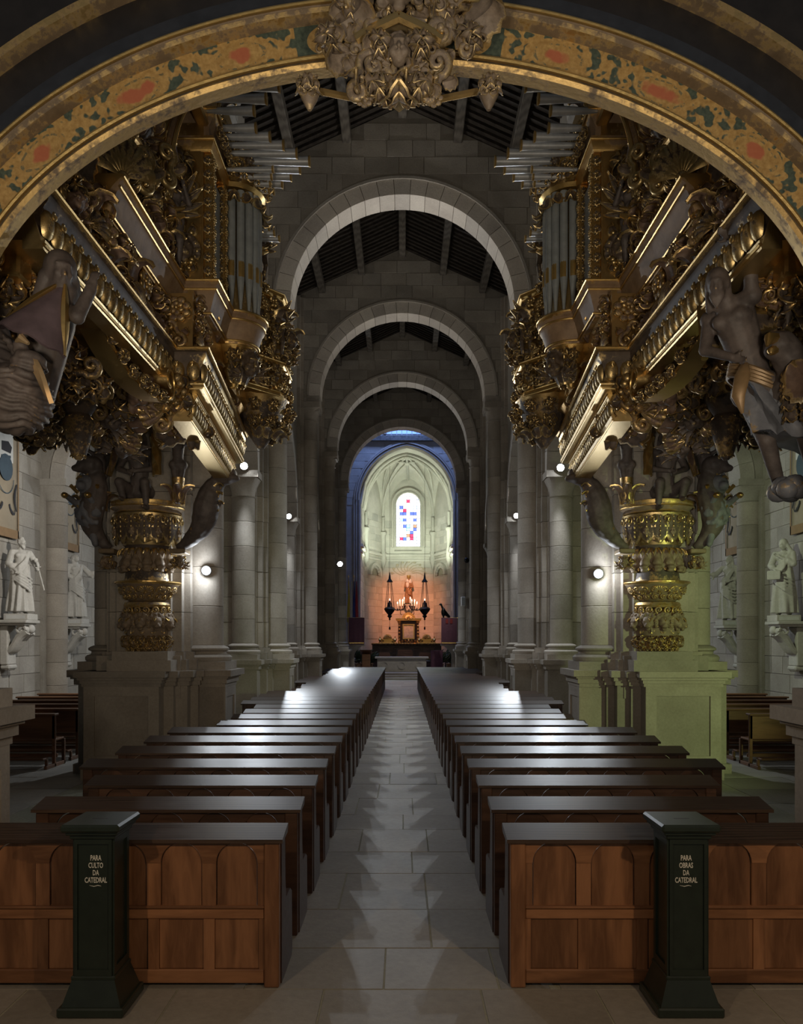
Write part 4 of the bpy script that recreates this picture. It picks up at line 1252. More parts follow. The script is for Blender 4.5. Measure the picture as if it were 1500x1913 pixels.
aisle_statue(1, 20.95, 'greenish grey stone saint raising a thin tall cross, on the right wall', dict(el=(.33, -.10, 1.24), hl=(.44, -.29, 1.24), er=(-.24, -.02, 1.13), hr=(-.08, -.19, 1.05), look=(.4, -.9, -.05)), (0, -1, 0), 'long', True, -.75, 2.62, 15, 'with the cross', attr=[('cross_staff', cs)])
bk = MB(); bk.cbox(-.02, .26, -.36, -.30, .80, 1.0, .01)
aisle_statue(1, 17.95, 'greenish grey stone saint in a cape holding a book, on the right wall', dict(el=(.25, -.08, 1.15), hl=(.10, -.25, 1.00), er=(-.22, -.08, 1.18), hr=(.04, -.17, 1.34), look=(.45, -.75, -.35), head=(.0, -.05, 1.61)), (0, -1, 0), 'hood', False, -.7, 2.66, 21, 'in a cape', attr=[('book', bk)])

# ---------------------------------------------------------------- banners
def banner(s, Y, top, bot, label, kind):
    x = s * 8.93; wd = 1.22
    b = thing('banner', label, 'banner', (x, Y, top))
    rows = []
    for j in range(17):
        z = top - (top - bot) * j / 16
        rows.append([(x - s * (.03 + .02 * math.sin(i * .9 + j * .12) * (j / 16)), Y - wd / 2 + wd * i / 12, z) for i in range(13)])
    MB().sheet(rows, .006).build('cloth', M_BANNER, b, True)
    def flat(nme, pts, mat, d=.055):
        MB().prism([(Y + py * (-s), pz) for py, pz in pts], *sorted((x - s * d, x - s * (d + .006))), 'x').build(nme, mat, b)
    def strip(nme, pts, r, mat):
        MB().tube([(x - s * .062, Y + py * (-s), pz) for py, pz in pts], r, 5, flat=.35).build(nme, mat, b)
    for q in (-1, 1): flat('border', [(q * .58 - .025, bot), (q * .58 + .025, bot), (q * .58 + .025, top), (q * .58 - .025, top)], M_BANNER_E)
    flat('border', [(-.6, bot), (.6, bot), (.6, bot + .20), (-.6, bot + .20)], M_BANNER_E)
    MB().tube([(x - s * .03, Y - .68, top), (x - s * .03, Y + .68, top)], .018, 8).build('rod', M_DARK, b, True)
    mid = bot + (top - bot) * .52
    h = .62
    for q in (-1, 1):                                               # mantling scrolls under the shield
        strip('scroll', [(q * (.50 - .10 * math.sin(t * 3)), mid - .40 - .62 * t) for t in [i / 10 for i in range(11)]], [.02 + .022 * math.sin(PI * i / 10) for i in range(11)], M_CHARCOAL)
        strip('scroll', [(q * (.40 - .30 * t + .05 * math.sin(t * 8)), mid - 1.0 - .10 * math.sin(t * 6)) for t in [i / 10 for i in range(11)]], [.012 + .022 * math.sin(PI * i / 10) for i in range(11)], M_CHARCOAL)
    strip('chain', [(.36 * math.cos(a), mid - .32 - .36 * math.sin(a)) for a in [PI * i / 12 for i in range(13)]], .012, M_BLUEGREY)
    sh = [(-.27, mid + .62), (-.29, mid - .02), (-.20, mid - .22), (0, mid - .36), (.20, mid - .22), (.29, mid - .02), (.27, mid + .62)]
    if kind == 'halves':
        flat('shield', sh, M_BANNER_E); flat('field', [(-.22, mid + .02), (.22, mid + .02), (.22, mid + .3), (-.22, mid + .3)], M_WHITE, .063)
        flat('field', [(-.22, mid + .3), (.22, mid + .3), (.22, mid + .48), (0, mid + .36), (-.22, mid + .48)], M_CHARCOAL, .063)
        flat('field', [(-.17, mid - .12), (0, mid - .28), (.17, mid - .12), (.22, mid + .02), (-.22, mid + .02)], M_CHARCOAL, .063)
        flat('field', [(-.1, mid + .40), (0, mid + .50), (.1, mid + .40), (0, mid + .33)], M_WHITE, .068); flat('field', [(-.09, mid - .05), (.09, mid - .05), (0, mid - .2)], M_WHITE, .068)
    else:
        flat('shield', [(-.33, mid + .72), (-.33, mid + .05), (.33, mid + .05), (.33, mid + .72), (.0, mid + .80)], M_WHITE)
        flat('globe', [(.30 * math.cos(a), mid - .10 + .30 * math.sin(a)) for a in [2 * PI * i / 18 for i in range(18)]], M_BLUEGREY, .063)
        if kind == 'stag':
            flat('beast', [(-.12, mid + .20), (-.09, mid + .20), (-.07, mid + .36), (.06, mid + .36), (.08, mid + .20), (.11, mid + .20), (.12, mid + .44), (.10, mid + .62), (.03, mid + .64), (.05, mid + .50), (-.10, mid + .48)][::-1], M_RED, .063)
        else:
            flat('beast', [(-.2, mid + .25), (.2, mid + .25), (.26, mid + .4), (.1, mid + .5), (-.2, mid + .45)], M_CHARCOAL, .063); flat('beast', [(-.22, mid + .08), (.2, mid + .14), (.2, mid + .2), (-.22, mid + .14)], M_BLUEGREY, .068)
    for i in range(5):                                              # the crowned hat above
        flat('crown', [(-.26 + i * .13 - .05, mid + .86), (-.26 + i * .13 + .05, mid + .86), (-.26 + i * .13 + .02, mid + 1.14 - .04 * abs(i - 2)), (-.26 + i * .13 - .02, mid + 1.14 - .04 * abs(i - 2))], M_CHARCOAL)
    flat('crown', [(-.33, mid + .78), (.33, mid + .78), (.33, mid + .88), (-.33, mid + .88)], M_CHARCOAL, .06)
    return b


banner(-1, 17.85, 7.6, 4.42, 'linen banner with a striped shield on the left wall above the sword apostle', 'stripes')
banner(-1, 21.30, 7.6, 4.50, 'linen banner with a beast over a dark globe on the left wall', 'stag')
banner(1, 21.30, 7.6, 4.40, 'linen banner with a black and white shield on the right wall', 'halves')
banner(1, 17.65, 7.6, 4.50, 'linen banner with a red spot on the right wall above the caped saint', 'stag')

# slit windows of the aisle walls
for s, mat, lab in ((-1, M_BLUEDIM, 'narrow blue lit slit window of the left aisle'), (1, M_BLACK, 'narrow unlit slit window of the right aisle')):
    wv = thing('window_%d' % (3 if s < 0 else 4), lab, 'window', (s * 8.97, 23.1, 5.3), kind='structure')
    x = s * 8.955
    MB().box(*sorted((x, x + s * .01)), 22.75, 23.45, 5.36, 7.3).build('glass', mat, wv)
    m = MB(); q = .12
    for a in ((22.75 - q, 22.75, 5.3, 7.4), (23.45, 23.45 + q, 5.3, 7.4), (22.75 - q, 23.45 + q, 7.3, 7.42)): m.box(*sorted((x + s * .03, x - s * .05)), *a)
    m.build('frame', M_STONE_W, wv); m = MB(); m.prism([(x - s * .10, 5.24), (x + s * .04, 5.24), (x + s * .04, 5.38)], 22.6, 23.6, 'y'); m.build('window_sill', M_STONE_W, wv)

# ---------------------------------------------------------------- lamps on the piers
def floodlight(loc, wall, label, energy, r=.085, aim=None):
    """white spot lamp on a bracket; wall: the point of the pier it is fixed to"""
    c = Vector(loc); wv = Vector(wall)
    p = thing('floodlight', label, 'lamp', wall)
    d = ((Vector(aim) if aim else Vector((0, c.y - 9, 1.2))) - c).normalized()
    q = d.to_track_quat('Z', 'Y').to_matrix().to_4x4(); M_ = Matrix.Translation(c) @ q
    m = MB(); m.lathe([(.03, -.16), (r * .75, -.15), (r + .012, -.05), (r + .014, 0.0), (r, .0)], 18, M=M_); m.build('housing', M_DARK, p, True)
    m = MB(); m.lathe([(.001, .001), (r, .001), (r, .006), (r * .7, .016), (.001, .022)], 18, M=M_); m.build('lamp_glass', M_LAMP, p, True)
    m = MB(); m.tube([wv, wv.lerp(c - d * .12, .5) + Vector((0, 0, -.03)), c - d * .12], .014, 6); m.build('bracket', M_DARK, p)
    if r > .07: lamp('floodlight_beam', 'SPOT', tuple(c + d * .06), energy, COOL, tuple(c + d * 2), .05, 168, .25)
    else: lamp('floodlight_beam', 'POINT', tuple(c + d * .14), energy, COOL, None, .05)


floodlight((-3.76, 18.95, 6.24), (-3.88, 19.25, 6.10), 'glaring white lamp on the capital of the second pier beyond the left organ', 250)
floodlight((3.76, 18.95, 6.20), (3.88, 19.25, 6.10), 'glaring white lamp on the capital of the second pier beyond the right organ', 250)
floodlight((-3.72, 26.15, 6.16), (-3.88, 26.45, 6.05), 'white lamp on the capital of the third pier, left', 250)
floodlight((3.74, 26.15, 6.18), (3.88, 26.45, 6.05), 'white lamp on the capital of the third pier, right', 250)
floodlight((-3.14, 40.2, 5.94), (-3.30, 41.6, 5.9), 'brightest white lamp beside the chancel arch on the left', 330, .13)
floodlight((-3.10, 12.60, 3.20), (-3.22, 12.95, 3.1), 'white lamp on the nave shaft behind the left organ bracket', 9, .065, (-2.9, 6, 2.6))
floodlight((3.10, 12.60, 3.15), (3.22, 12.95, 3.05), 'white lamp on the nave shaft behind the right organ bracket', 9, .065, (2.9, 6, 2.6))

# ---------------------------------------------------------------- carved ornament, local frame: x right, y up, z outwards, about one unit large
def acanthus(m, M=None, w=.34, curl=2.4, lobes=5, n=11):
    t = 0; y = z = 0; rows = []
    for j in range(n):
        t = j / (n - 1); th = .35 + curl * t ** 2.2 - .35
        if j: y += math.cos(th) / (n - 1) * 1.15; z += math.sin(th) / (n - 1) * 1.15
        wd = w * math.sin(PI * (.10 + .86 * t) ** .75) * (1 + .26 * abs(math.sin(lobes * PI * t))); row = []
        for i in range(9):
            u = -1 + i / 4; fl = -.30 * wd * abs(u) ** 1.6 + .055 * (1 - abs(u)) + .025 * math.cos(u * 9)
            row.append((u * wd, y - math.sin(th) * fl + .05 * abs(u) ** 2 * (1 - t), z + math.cos(th) * fl + .06))
        rows.append(row)
    n0 = MB(); n0.sheet(rows, .035); m.add(n0.v, n0.f, M)


def volute_pts(r=.5, turns=1.6, n=30, cx=0, cy=0, a0=0.0, d=1): return [(cx + r * (1 - .86 * i / n) * math.cos(a0 + d * turns * 2 * PI * i / n), cy + r * (1 - .86 * i / n) * math.sin(a0 + d * turns * 2 * PI * i / n), .08 + .12 * i / n) for i in range(n + 1)]


def c_scroll(m, M=None):
    a = volute_pts(.27, 1.35, 20, .0, .30, -PI / 2 + .5, 1); b = volute_pts(.22, 1.35, 20, .02, -.32, PI / 2 - .5, -1)
    mid = [(.30, .10, .07), (.36, -.02, .06), (.29, -.14, .07)]
    pts = list(reversed(a)) + mid[:0] + b
    k = len(pts); m.tube(pts, [.045 + .05 * math.sin(PI * i / (k - 1)) for i in range(k)], 7, M)
    for p in (a[-1], b[-1]): m.ell(p, .065, 8, 6, M)
    for q, rot in (((.22, .02, 0), -1.1), ((-.1, -.1, 0), 1.2)): acanthus(m, (M or Matrix()) @ Matrix.Translation(q) @ Matrix.Rotation(rot, 4, 'Z') @ Matrix.Scale(.42, 4))


def rosette(m, M=None):
    for k, (n, r, s_) in enumerate(((8, .30, .17), (6, .15, .12))):
        for i in range(n):
            a = 2 * PI * i / n + k * .3; m.ell((r * math.cos(a), r * math.sin(a), .07 + .08 * k), (s_, s_ * .8, .08), 8, 6, M)
    m.ell((0, 0, .2), .08, 8, 6, M)


def shell(m, M=None, n=9):
    rows = []
    for j in range(7):
        t = j / 6; row = []
        for i in range(n * 4 + 1):
            u = i / (n * 4); a = PI * (.06 + .88 * u); r = .08 + .5 * t * (1 + .05 * abs(math.sin(n * PI * u)))
            row.append((r * math.cos(a), -.15 + r * math.sin(a), .22 - .26 * (t - .3) ** 2 + .05 * t * abs(math.sin(n * PI * u))))
        rows.append(row)
    n0 = MB(); n0.sheet(rows, .05); m.add(n0.v, n0.f, M)
    m.ell((0, -.14, .2), (.12, .09, .12), 10, 6, M)


def fruit(m, M=None, seed=1):
    r = random.Random(seed)
    for i in range(17):
        a = r.uniform(0, 2 * PI); q = r.uniform(0, .3); m.ell((q * math.cos(a), q * math.sin(a) * 1.2, .10 + .18 * (1 - q / .3)), r.uniform(.07, .13), 8, 6, M)
    for i in range(5):
        a = 2 * PI * i / 5 + .3; acanthus(m, (M or Matrix()) @ Matrix.Rotation(a, 4, 'Z') @ Matrix.Translation((0, .15, 0)) @ Matrix.Scale(.45, 4), n=8)


def clump(m, seed=1):
    r = random.Random(seed)
    for i in range(6):
        a = 2 * PI * i / 6 + r.uniform(-.3, .3)
        acanthus(m, Matrix.Rotation(a, 4, 'Z') @ Matrix.Rotation(r.uniform(-.1, .7), 4, 'X') @ Matrix.Translation((0, .04, r.uniform(0, .1))) @ Matrix.Scale(r.uniform(.42, .62), 4), w=.36, curl=r.uniform(1.4, 3.2), n=9)
    p = volute_pts(.24, 1.5, 18, r.uniform(-.1, .1), r.uniform(-.1, .1), r.uniform(0, 6), 1); m.tube([(x, y, z + .12) for x, y, z in p], [.05 - .0015 * i for i in range(len(p))], 6)
    p = volute_pts(.16, 1.3, 14, r.uniform(-.35, .35), r.uniform(-.35, .35), r.uniform(0, 6), -1); m.tube([(x, y, z + .05) for x, y, z in p], .035, 6)
    for i in range(5): m.ell((r.uniform(-.3, .3), r.uniform(-.3, .3), .2), r.uniform(.05, .09), 8, 6)


def cherub(m, wings=True):
    h = MB(); head(h, (0, 0, 0), (0, -1, 0), 1.0, 'short')
    h.ell((.04, -.06, -.035), (.036, .034, .034)); h.ell((-.04, -.06, -.035), (.036, .034, .034))
    T = Matrix.Rotation(-PI / 2, 4, 'X') @ Matrix.Scale(3.3, 4)
    T = Matrix(((3.3, 0, 0, 0), (0, 0, 3.3, 0.02), (0, -3.3, 0, .18), (0, 0, 0, 1)))
    m.add(h.v, h.f, T)
    if wings:
        for s_ in (-1, 1):
            for k in range(3): acanthus(m, Matrix.Translation((.2 * s_, -.22 - .07 * k, .03)) @ Matrix.Rotation(-s_ * (1.0 + .38 * k), 4, 'Z') @ Matrix.Scale(.55 - .06 * k, 4), w=.2, curl=.7, lobes=7, n=8)


def lion_mask(m):
    m.ell((0, .05, .16), (.26, .28, .2)); m.ell((0, -.10, .30), (.15, .11, .12)); m.ell((0, -.02, .38), (.05, .04, .04))
    for s_ in (-1, 1):
        m.ell((.11 * s_, .12, .30), (.07, .03, .05)); m.ell((.09 * s_, .06, .31), .035, 8, 6); m.ell((.08 * s_, -.13, .34), (.07, .05, .06)); m.ell((.2 * s_, .26, .16), (.07, .09, .05))
    for i in range(15):
        a = -.5 + (PI + 1.0) * i / 14; p = volute_pts(.10, 1.0, 10, .36 * math.cos(a), .05 + .36 * math.sin(a), a + PI, 1 if i % 2 else -1); m.tube(p, .045, 6)
    m.ell((0, -.24, .2), (.12, .10, .09))


ORN = {}


def proto(key, fn, *a, mat=M_GILT, remesh_=None, **k):
    m = MB(); fn(m, *a, **k)
    ORN[key] = remesh(m, remesh_, 1, (), mat, key.split('#')[0]) if remesh_ else m.mesh(key.split('#')[0], mat, 60)


proto('acanthus_leaf', acanthus); proto('scroll', c_scroll); proto('rosette', rosette); proto('shell', shell); proto('fruit_cluster', fruit)
for i_ in range(3): proto('leaf_clump#%d' % i_, clump, 10 + i_)
proto('cherub_head', cherub, remesh_=.03); proto('lion_mask', lion_mask, remesh_=.03)
DARKV = {}


def with_mat(key, mat):
    k = (key, mat.name)
    if k not in DARKV:
        me = ORN[key].copy(); me.materials.clear(); me.materials.append(mat); DARKV[k] = me
    return DARKV[k]


def frame(n, up=(0, 0, 1), roll=0.0, s=1.0):
    n = Vector(n).normalized(); u = Vector(up); u = u - n * u.dot(n)
    if u.length < 1e-3: u = Vector((0, 1, 0)) - n * n.y
    u.normalize(); r = u.cross(n)
    M_ = Matrix((r, u, n)).transposed().to_4x4() @ Matrix.Rotation(roll, 4, 'Z')
    sx, sy, sz = s if isinstance(s, (tuple, list)) else (s, s, s)
    return M_ @ Matrix.Diagonal((sx, sy, sz, 1))


def orn(key, pos, n, s, parent, mat=None, up=(0, 0, 1), roll=0.0):
    me = ORN[key] if mat is None else with_mat(key, mat)
    return link(key.split('#')[0], me, parent, pos, frame(n, up, roll, s))


MIXK = ['leaf_clump#0', 'leaf_clump#1', 'leaf_clump#2', 'scroll', 'scroll', 'acanthus_leaf', 'rosette', 'fruit_cluster', 'cherub_head', 'shell']


def frieze(name, parent, p0, p1, z0, z1, n, size, seed, mat=M_GILT_R, back=M_GILT_D, kinds=None, omat=None, depth=.06, jit=.35, board=True):
    """carved panel between p0 and p1 (x, y), from z0 to z1, facing n: a board with separate carved pieces on it"""
    r = random.Random(seed); a, b = Vector((*p0, 0)), Vector((*p1, 0)); nn = Vector((*n, 0)).normalized(); d = b - a; Ld = d.length; d.normalize()
    m = MB(); c = [a, b, b - nn * depth, a - nn * depth]; m.prism([(q.x, q.y) for q in c], z0, z1); pn = m.build(name, back, parent)
    nx, nz = max(1, round(Ld / size)), max(1, round((z1 - z0) / size))
    for i in range(nx):
        for j in range(nz):
            k = r.choice(kinds or MIXK); q = a + d * (Ld * (i + .5 + r.uniform(-jit, jit) * .5) / nx) + nn * .005
            z = z0 + (z1 - z0) * (j + .5 + r.uniform(-jit, jit) * .5) / nz
            s_ = size * r.uniform(1.0, 1.3) * (1.0 if k != 'cherub_head' else .85)
            roll = 0 if k in ('cherub_head', 'shell', 'lion_mask') else r.uniform(-PI, PI)
            if k == 'acanthus_leaf': z -= s_ * .35; roll = r.uniform(-.5, .5)
            orn(k, (q.x, q.y, z), nn, (s_ * r.choice((-1, 1)), s_, s_), pn, omat or mat, roll=roll)
    return pn


def run_moulding(pts, prof, flip=1):
    """profile (outward offset, z) swept along a plan polyline with mitred corners; outward is to the left of travel when flip = 1"""
    P = [Vector((x, y)) for x, y in pts]; n = len(P); rows = []
    for i in range(n):
        d0 = (P[i] - P[i - 1]).normalized() if i else (P[1] - P[0]).normalized(); d1 = (P[i + 1] - P[i]).normalized() if i < n - 1 else d0
        n0, n1 = Vector((-d0.y, d0.x)) * flip, Vector((-d1.y, d1.x)) * flip
        mt = (n0 + n1); mt = mt / max(.3, mt.dot(n0)) if mt.length > 1e-6 else n0
        rows.append([(P[i].x + mt.x * o, P[i].y + mt.y * o, z) for o, z in prof])
    return MB().grid(rows, True, True)


def gold_fillets(parent, pts, offz, flip=1, r=.014, name='gold_fillet', mat=None):
    for o_, z in offz:
        q = run_moulding(pts, [(o_ + r * math.cos(a), z + r * math.sin(a)) for a in [2 * PI * i / 6 for i in range(6)]], flip); q.build(name, mat or M_GOLD, parent, True)


# ---------------------------------------------------------------- the organ over the left arcade; the right one is its mirror image
ORG = thing('pipe_organ', 'gilded baroque pipe organ with trumpet pipes hanging over the left side of the nave', 'organ', (-3.2, 9.2, 5.0))
A = lambda a: -a
G1 = [(A(2.5), 5.50), (A(2.5), 8.60), (A(2.17), 8.60), (A(2.46), 12.2)]
# floor of the gallery
m = MB(); m.prism([(A(4.7), 5.5), (A(2.62), 5.5), (A(2.62), 8.72), (A(2.3), 8.72), (A(2.58), 12.2), (A(2.8), 12.2), (A(2.8), 9.7), (A(4.7), 9.7)], 4.86, 5.20); m.build('gallery_floor', M_GILT_D, ORG)
m = MB(); m.box(A(4.7), A(2.6), 9.6, 12.5, 5.42, 5.55); m.build('raised_soffit', M_GILT_D, ORG)
CP = [(-.12, 4.80), (.02, 4.80), (.04, 4.86), (.00, 4.90), (-.02, 4.98), (.02, 5.08), (.06, 5.14), (.06, 5.19), (.09, 5.20), (.09, 5.24), (-.12, 5.24)]
cn = run_moulding(G1, CP, -1).build('gallery_cornice', M_GILT, ORG, 35)
gold_fillets(cn, G1, ((.09, 5.225), (.03, 4.83)), -1)


def studs(parent, pts, z, step, key, s, mat, n_off=.0, flip=-1, roll=0):
    P = [Vector((x, y)) for x, y in pts]
    for a, b in zip(P, P[1:]):
        d = b - a; Ld = d.length; d.normalize(); nn = Vector((-d.y, d.x)) * flip; k = max(1, int(Ld / step))
        for i in range(k):
            q = a + d * Ld * (i + .5) / k + nn * n_off; orn(key, (q.x, q.y, z), (nn.x, nn.y, 0), s, parent, mat, roll=roll)


def gad(m):
    rows = [[(.42 * math.cos(a) * q, .5 * t, .42 * math.sin(a) * q * .8) for a in [PI * i / 8 for i in range(9)]] for t, q in ((-1, .35), (-.75, .75), (-.3, .95), (.3, 1.0), (.75, .8), (1, .3))]
    n0 = MB(); n0.sheet(rows, .06); m.add(n0.v, n0.f)
    p = volute_pts(.2, 1.2, 12, .0, .28, 0, 1); m.tube([(x, y, z + .3) for x, y, z in p], .06, 5)


proto('gadroon', gad)
studs(cn, G1, 5.0, .15, 'gadroon', (.15, .19, .16), M_GILT, .0)
G2 = [(A(2.34), 8.75), (A(2.62), 12.1)]
c2 = run_moulding(G2, [(-.2, 4.50), (.02, 4.50), (.05, 4.56), (.02, 4.62), (.08, 4.76), (.08, 4.80), (-.2, 4.80)], -1).build('lower_cornice', M_GILT, ORG, 35)
gold_fillets(c2, G2, ((.08, 4.78), (.03, 4.52)), -1); studs(c2, G2, 4.66, .13, 'gadroon', (.13, .17, .14), M_GILT, .03)
# coffer beams of the near end, seen from below
for yb, z in ((5.72, 4.92), (6.35, 4.90)):
    o = MB().cbox(A(4.6), A(2.75), yb, yb + .22, z - .2, z, .02).build('coffer_beam', M_TAN, ORG)
    MB().tube([(A(4.6), yb, z - .19), (A(2.75), yb, z - .19)], .016, 6).build('gold_fillet', M_GOLD, o); MB().tube([(A(4.6), yb, z - .02), (A(2.75), yb, z - .02)], .016, 6).build('gold_fillet', M_GOLD, o)
    for k in range(5): orn('scroll', (A(2.95 + .36 * k), yb - .005, z - .10), (0, -1, 0), (.3, .2, .2), o, M_GILT_R, roll=PI / 2)
# frieze of carving between gallery cornice and case
frieze('carved_frieze', ORG, (A(2.60), 5.5), (A(2.60), 8.62), 5.22, 5.78, (1, 0), .27, 3)
frieze('carved_frieze', ORG, (A(2.6), 8.64), (A(2.27), 8.64), 5.22, 5.86, (0, -1), .26, 4)
frieze('carved_frieze', ORG, (A(2.27), 8.66), (A(2.50), 12.1), 5.22, 5.90, (1, .08), .26, 5)
# case ledge
TC, TR = (A(2.14), 10.12), .34
tower_arc = [(TC[0] + TR * math.sin(t), TC[1] - TR * math.cos(t)) for t in [PI * i / 12 for i in range(13)]]
G3 = [(A(2.5), 6.9), (A(2.5), 8.98), (A(2.14), 8.98)] + tower_arc + [(A(2.14), 11.0)]
LP = [(-.3, 5.76), (-.04, 5.76), (-.02, 5.84), (.03, 5.98), (.05, 6.0), (.05, 6.06), (.08, 6.08), (.08, 6.14), (-.3, 6.14)]
ld = run_moulding(G3, LP, -1).build('case_ledge', M_TAN, ORG, 30)
gold_fillets(ld, G3, ((.085, 6.12), (.055, 6.03), (-.02, 5.79)), -1)
# case body
m = MB(); m.prism([(A(4.4), 6.4), (A(2.72), 6.4), (A(2.62), 8.98), (A(2.24), 8.98), (A(2.24), 11.9), (A(4.4), 11.9)], 5.4, 8.9); m.build('case', M_GILT_D, ORG)
frieze('carved_panel', ORG, (A(2.63), 6.9), (A(2.62), 8.96), 6.16, 7.6, (1, 0), .36, 11)
frieze('carved_panel', ORG, (A(2.60), 8.97), (A(2.26), 8.97), 6.16, 7.6, (0, -1), .30, 12, M_GILT)
gp = MB().cbox(A(2.22), A(2.19), 9.16, 9.62, 6.2, 7.45, .006).build('grey_panel', M_GREYPANEL, ORG)
for yb in (9.06, 9.68):
    pl = MB().cbox(A(2.24), A(2.14), yb - .055, yb + .055, 6.16, 7.6, .01).build('pilaster_strip', M_GOLD, ORG)
    for k in range(9): orn('rosette', (A(2.14), yb, 6.26 + .155 * k), (1, 0, 0), (.13, .17, .12), pl, M_GILT)
    for k in range(9): orn('leaf_clump#0', (A(2.19), yb - .056, 6.26 + .155 * k), (0, -1, 0), (.13, .17, .12), pl, M_GILT)
frieze('carved_panel', ORG, (A(2.22), 10.5), (A(2.22), 11.8), 6.2, 7.6, (1, 0), .3, 13, M_GILT)
# tower of pipes
tw = MB().lathe([(TR - .10, 6.1), (TR - .10, 7.75)], 20, (TC[0], TC[1], 0)).build('pipe_tower', M_GILT_D, ORG)
for i in range(9):
    t = PI * (.04 + .92 * i / 8); x, y = TC[0] + (TR - .03) * math.sin(t), TC[1] - (TR - .03) * math.cos(t); top = 7.62 + .06 * (1 - abs(i - 4) / 4)
    m = MB(); m.lathe([(.012, 6.15), (.048, 6.56), (.050, 6.58), (.050, top), (.044, top)], 12, (x, y, 0)); pp = m.build('pipe', M_PIPE, tw, 40)
    m = MB(); m.lathe([(.051, 6.57), (.053, 6.60), (.053, 6.72), (.047, 6.78)], 8, (x, y, 0), -1.2 - t * 0 + (math.atan2(y - TC[1], x - TC[0])) + .4, .8 + math.atan2(y - TC[1], x - TC[0])); m.build('pipe_mouth', M_PIPEMOUTH, tw)
m = MB(); m.lathe([(.05, 5.30), (.12, 5.45), (.22, 5.64), (.30, 5.78)], 20, (TC[0], TC[1], 0)); cb = m.build('tower_corbel', M_GOLD, ORG, 50)
orn('cherub_head', (TC[0] + .20, TC[1] - .16, 5.52), (.6, -.8, -.2), .42, cb, M_GILT)
for k in range(6):
    t = PI * (k + .5) / 6; orn('leaf_clump#2', (TC[0] + .2 * math.sin(t), TC[1] - .2 * math.cos(t), 5.64), (math.sin(t), -math.cos(t), -.35), .28, cb, M_GILT); orn('acanthus_leaf', (TC[0] + .12 * math.sin(t), TC[1] - .12 * math.cos(t), 5.32), (math.sin(t), -math.cos(t), -.35), (.3, .34, .26), cb, M_GILT)
m = MB(); m.lathe([(TR + .02, 7.66), (TR + .06, 7.70), (TR + .02, 7.74), (TR + .0, 7.94), (TR + .07, 8.0), (TR + .07, 8.05)], 20, (TC[0], TC[1], 0)); te = m.build('tower_entablature', M_GOLD, ORG, 40)
for k in range(7):
    t = PI * (k + .5) / 7; n_ = (math.sin(t), -math.cos(t), 0)
    for z, ky, s_ in ((7.84, 'leaf_clump#1', .24), (8.12, 'shell', .26), (7.62, 'acanthus_leaf', (.2, -.22, .2)), (8.0, 'cherub_head' if k % 2 else 'scroll', .22)): orn(ky, (TC[0] + (TR + .02) * n_[0], TC[1] + (TR + .02) * n_[1], z), n_, s_, te, M_GILT)
# entablature of the case
G4 = [(A(2.62), 6.9), (A(2.62), 8.98), (A(2.16), 8.98), (A(2.16), 9.78)]
EP = [(-.3, 7.60), (.0, 7.60), (.04, 7.68), (.04, 7.76), (-.02, 7.78), (-.02, 7.90), (.06, 8.0), (.08, 8.06), (-.3, 8.06)]
en = run_moulding(G4, EP, -1).build('entablature', M_TAN, ORG, 30); gold_fillets(en, G4, ((.08, 8.03), (.045, 7.72), (.0, 7.62)), -1)
for k in range(5): orn('leaf_clump#%d' % (k % 3), (A(2.10), 9.02 + .17 * k, 7.84), (1, 0, 0), .17, en, M_GILT)
# small pipes in the field above
fp = MB().cbox(A(2.5), A(2.36), 8.2, 9.5, 8.05, 9.3, .01).build('pipe_field', M_BLACK, ORG)
for i in range(10):
    y = 8.3 + .115 * i; h = .62 + .28 * abs(i - 4.5) / 4.5
    MB().lathe([(.008, 8.07), (.03, 8.25), (.03, 8.07 + h)], 8, (A(2.31), y, 0)).build('pipe', M_PIPE, fp, 40)
    MB().lathe([(.031, 8.25), (.033, 8.28), (.031, 8.33)], 8, (A(2.31), y, 0)).build('pipe_mouth', M_TRUMPET, fp)
for yb in (8.14, 9.52): MB().cbox(A(2.4), A(2.26), yb - .05, yb + .05, 8.05, 9.3, .01).build('pilaster_strip', M_GOLD, ORG)
frieze('carved_crest', ORG, (A(2.34), 8.2), (A(2.34), 9.9), 8.9, 9.4, (1, 0), .3, 21, M_GILT)
m = MB(); m.cbox(A(2.5), A(2.28), 9.56, 10.7, 8.05, 8.8, .02); o = m.build('tower_head', M_GILT_R, ORG)
for k in range(8): orn(MIXK[k], (A(2.26), 9.65 + .26 * (k % 4), 8.24 + .34 * (k // 4)), (1, 0, 0), .3, o, M_GILT)


def trumpet(parent, y, z, tip, base=2.22, r=.042, dz=.0):
    m = MB(); L_ = base - tip
    pts = [(A(base), y, z), (A(base - L_ * .3), y, z + dz * .3), (A(tip + .03), y, z + dz), (A(tip), y, z + dz)]
    m.tube(pts, [r * .42, r * .62, r, r * 1.06], 10); o = m.build('trumpet_pipe', M_TRUMPET, parent, 40)
    m = MB(); m.tube([(A(tip + .02), y, z + dz), (A(tip - .002), y, z + dz), (A(tip - .004), y, z + dz)], [r * 1.02, r * 1.16, r * .9], 10); m.build('bell_rim', M_PIPEMOUTH, o, 40)


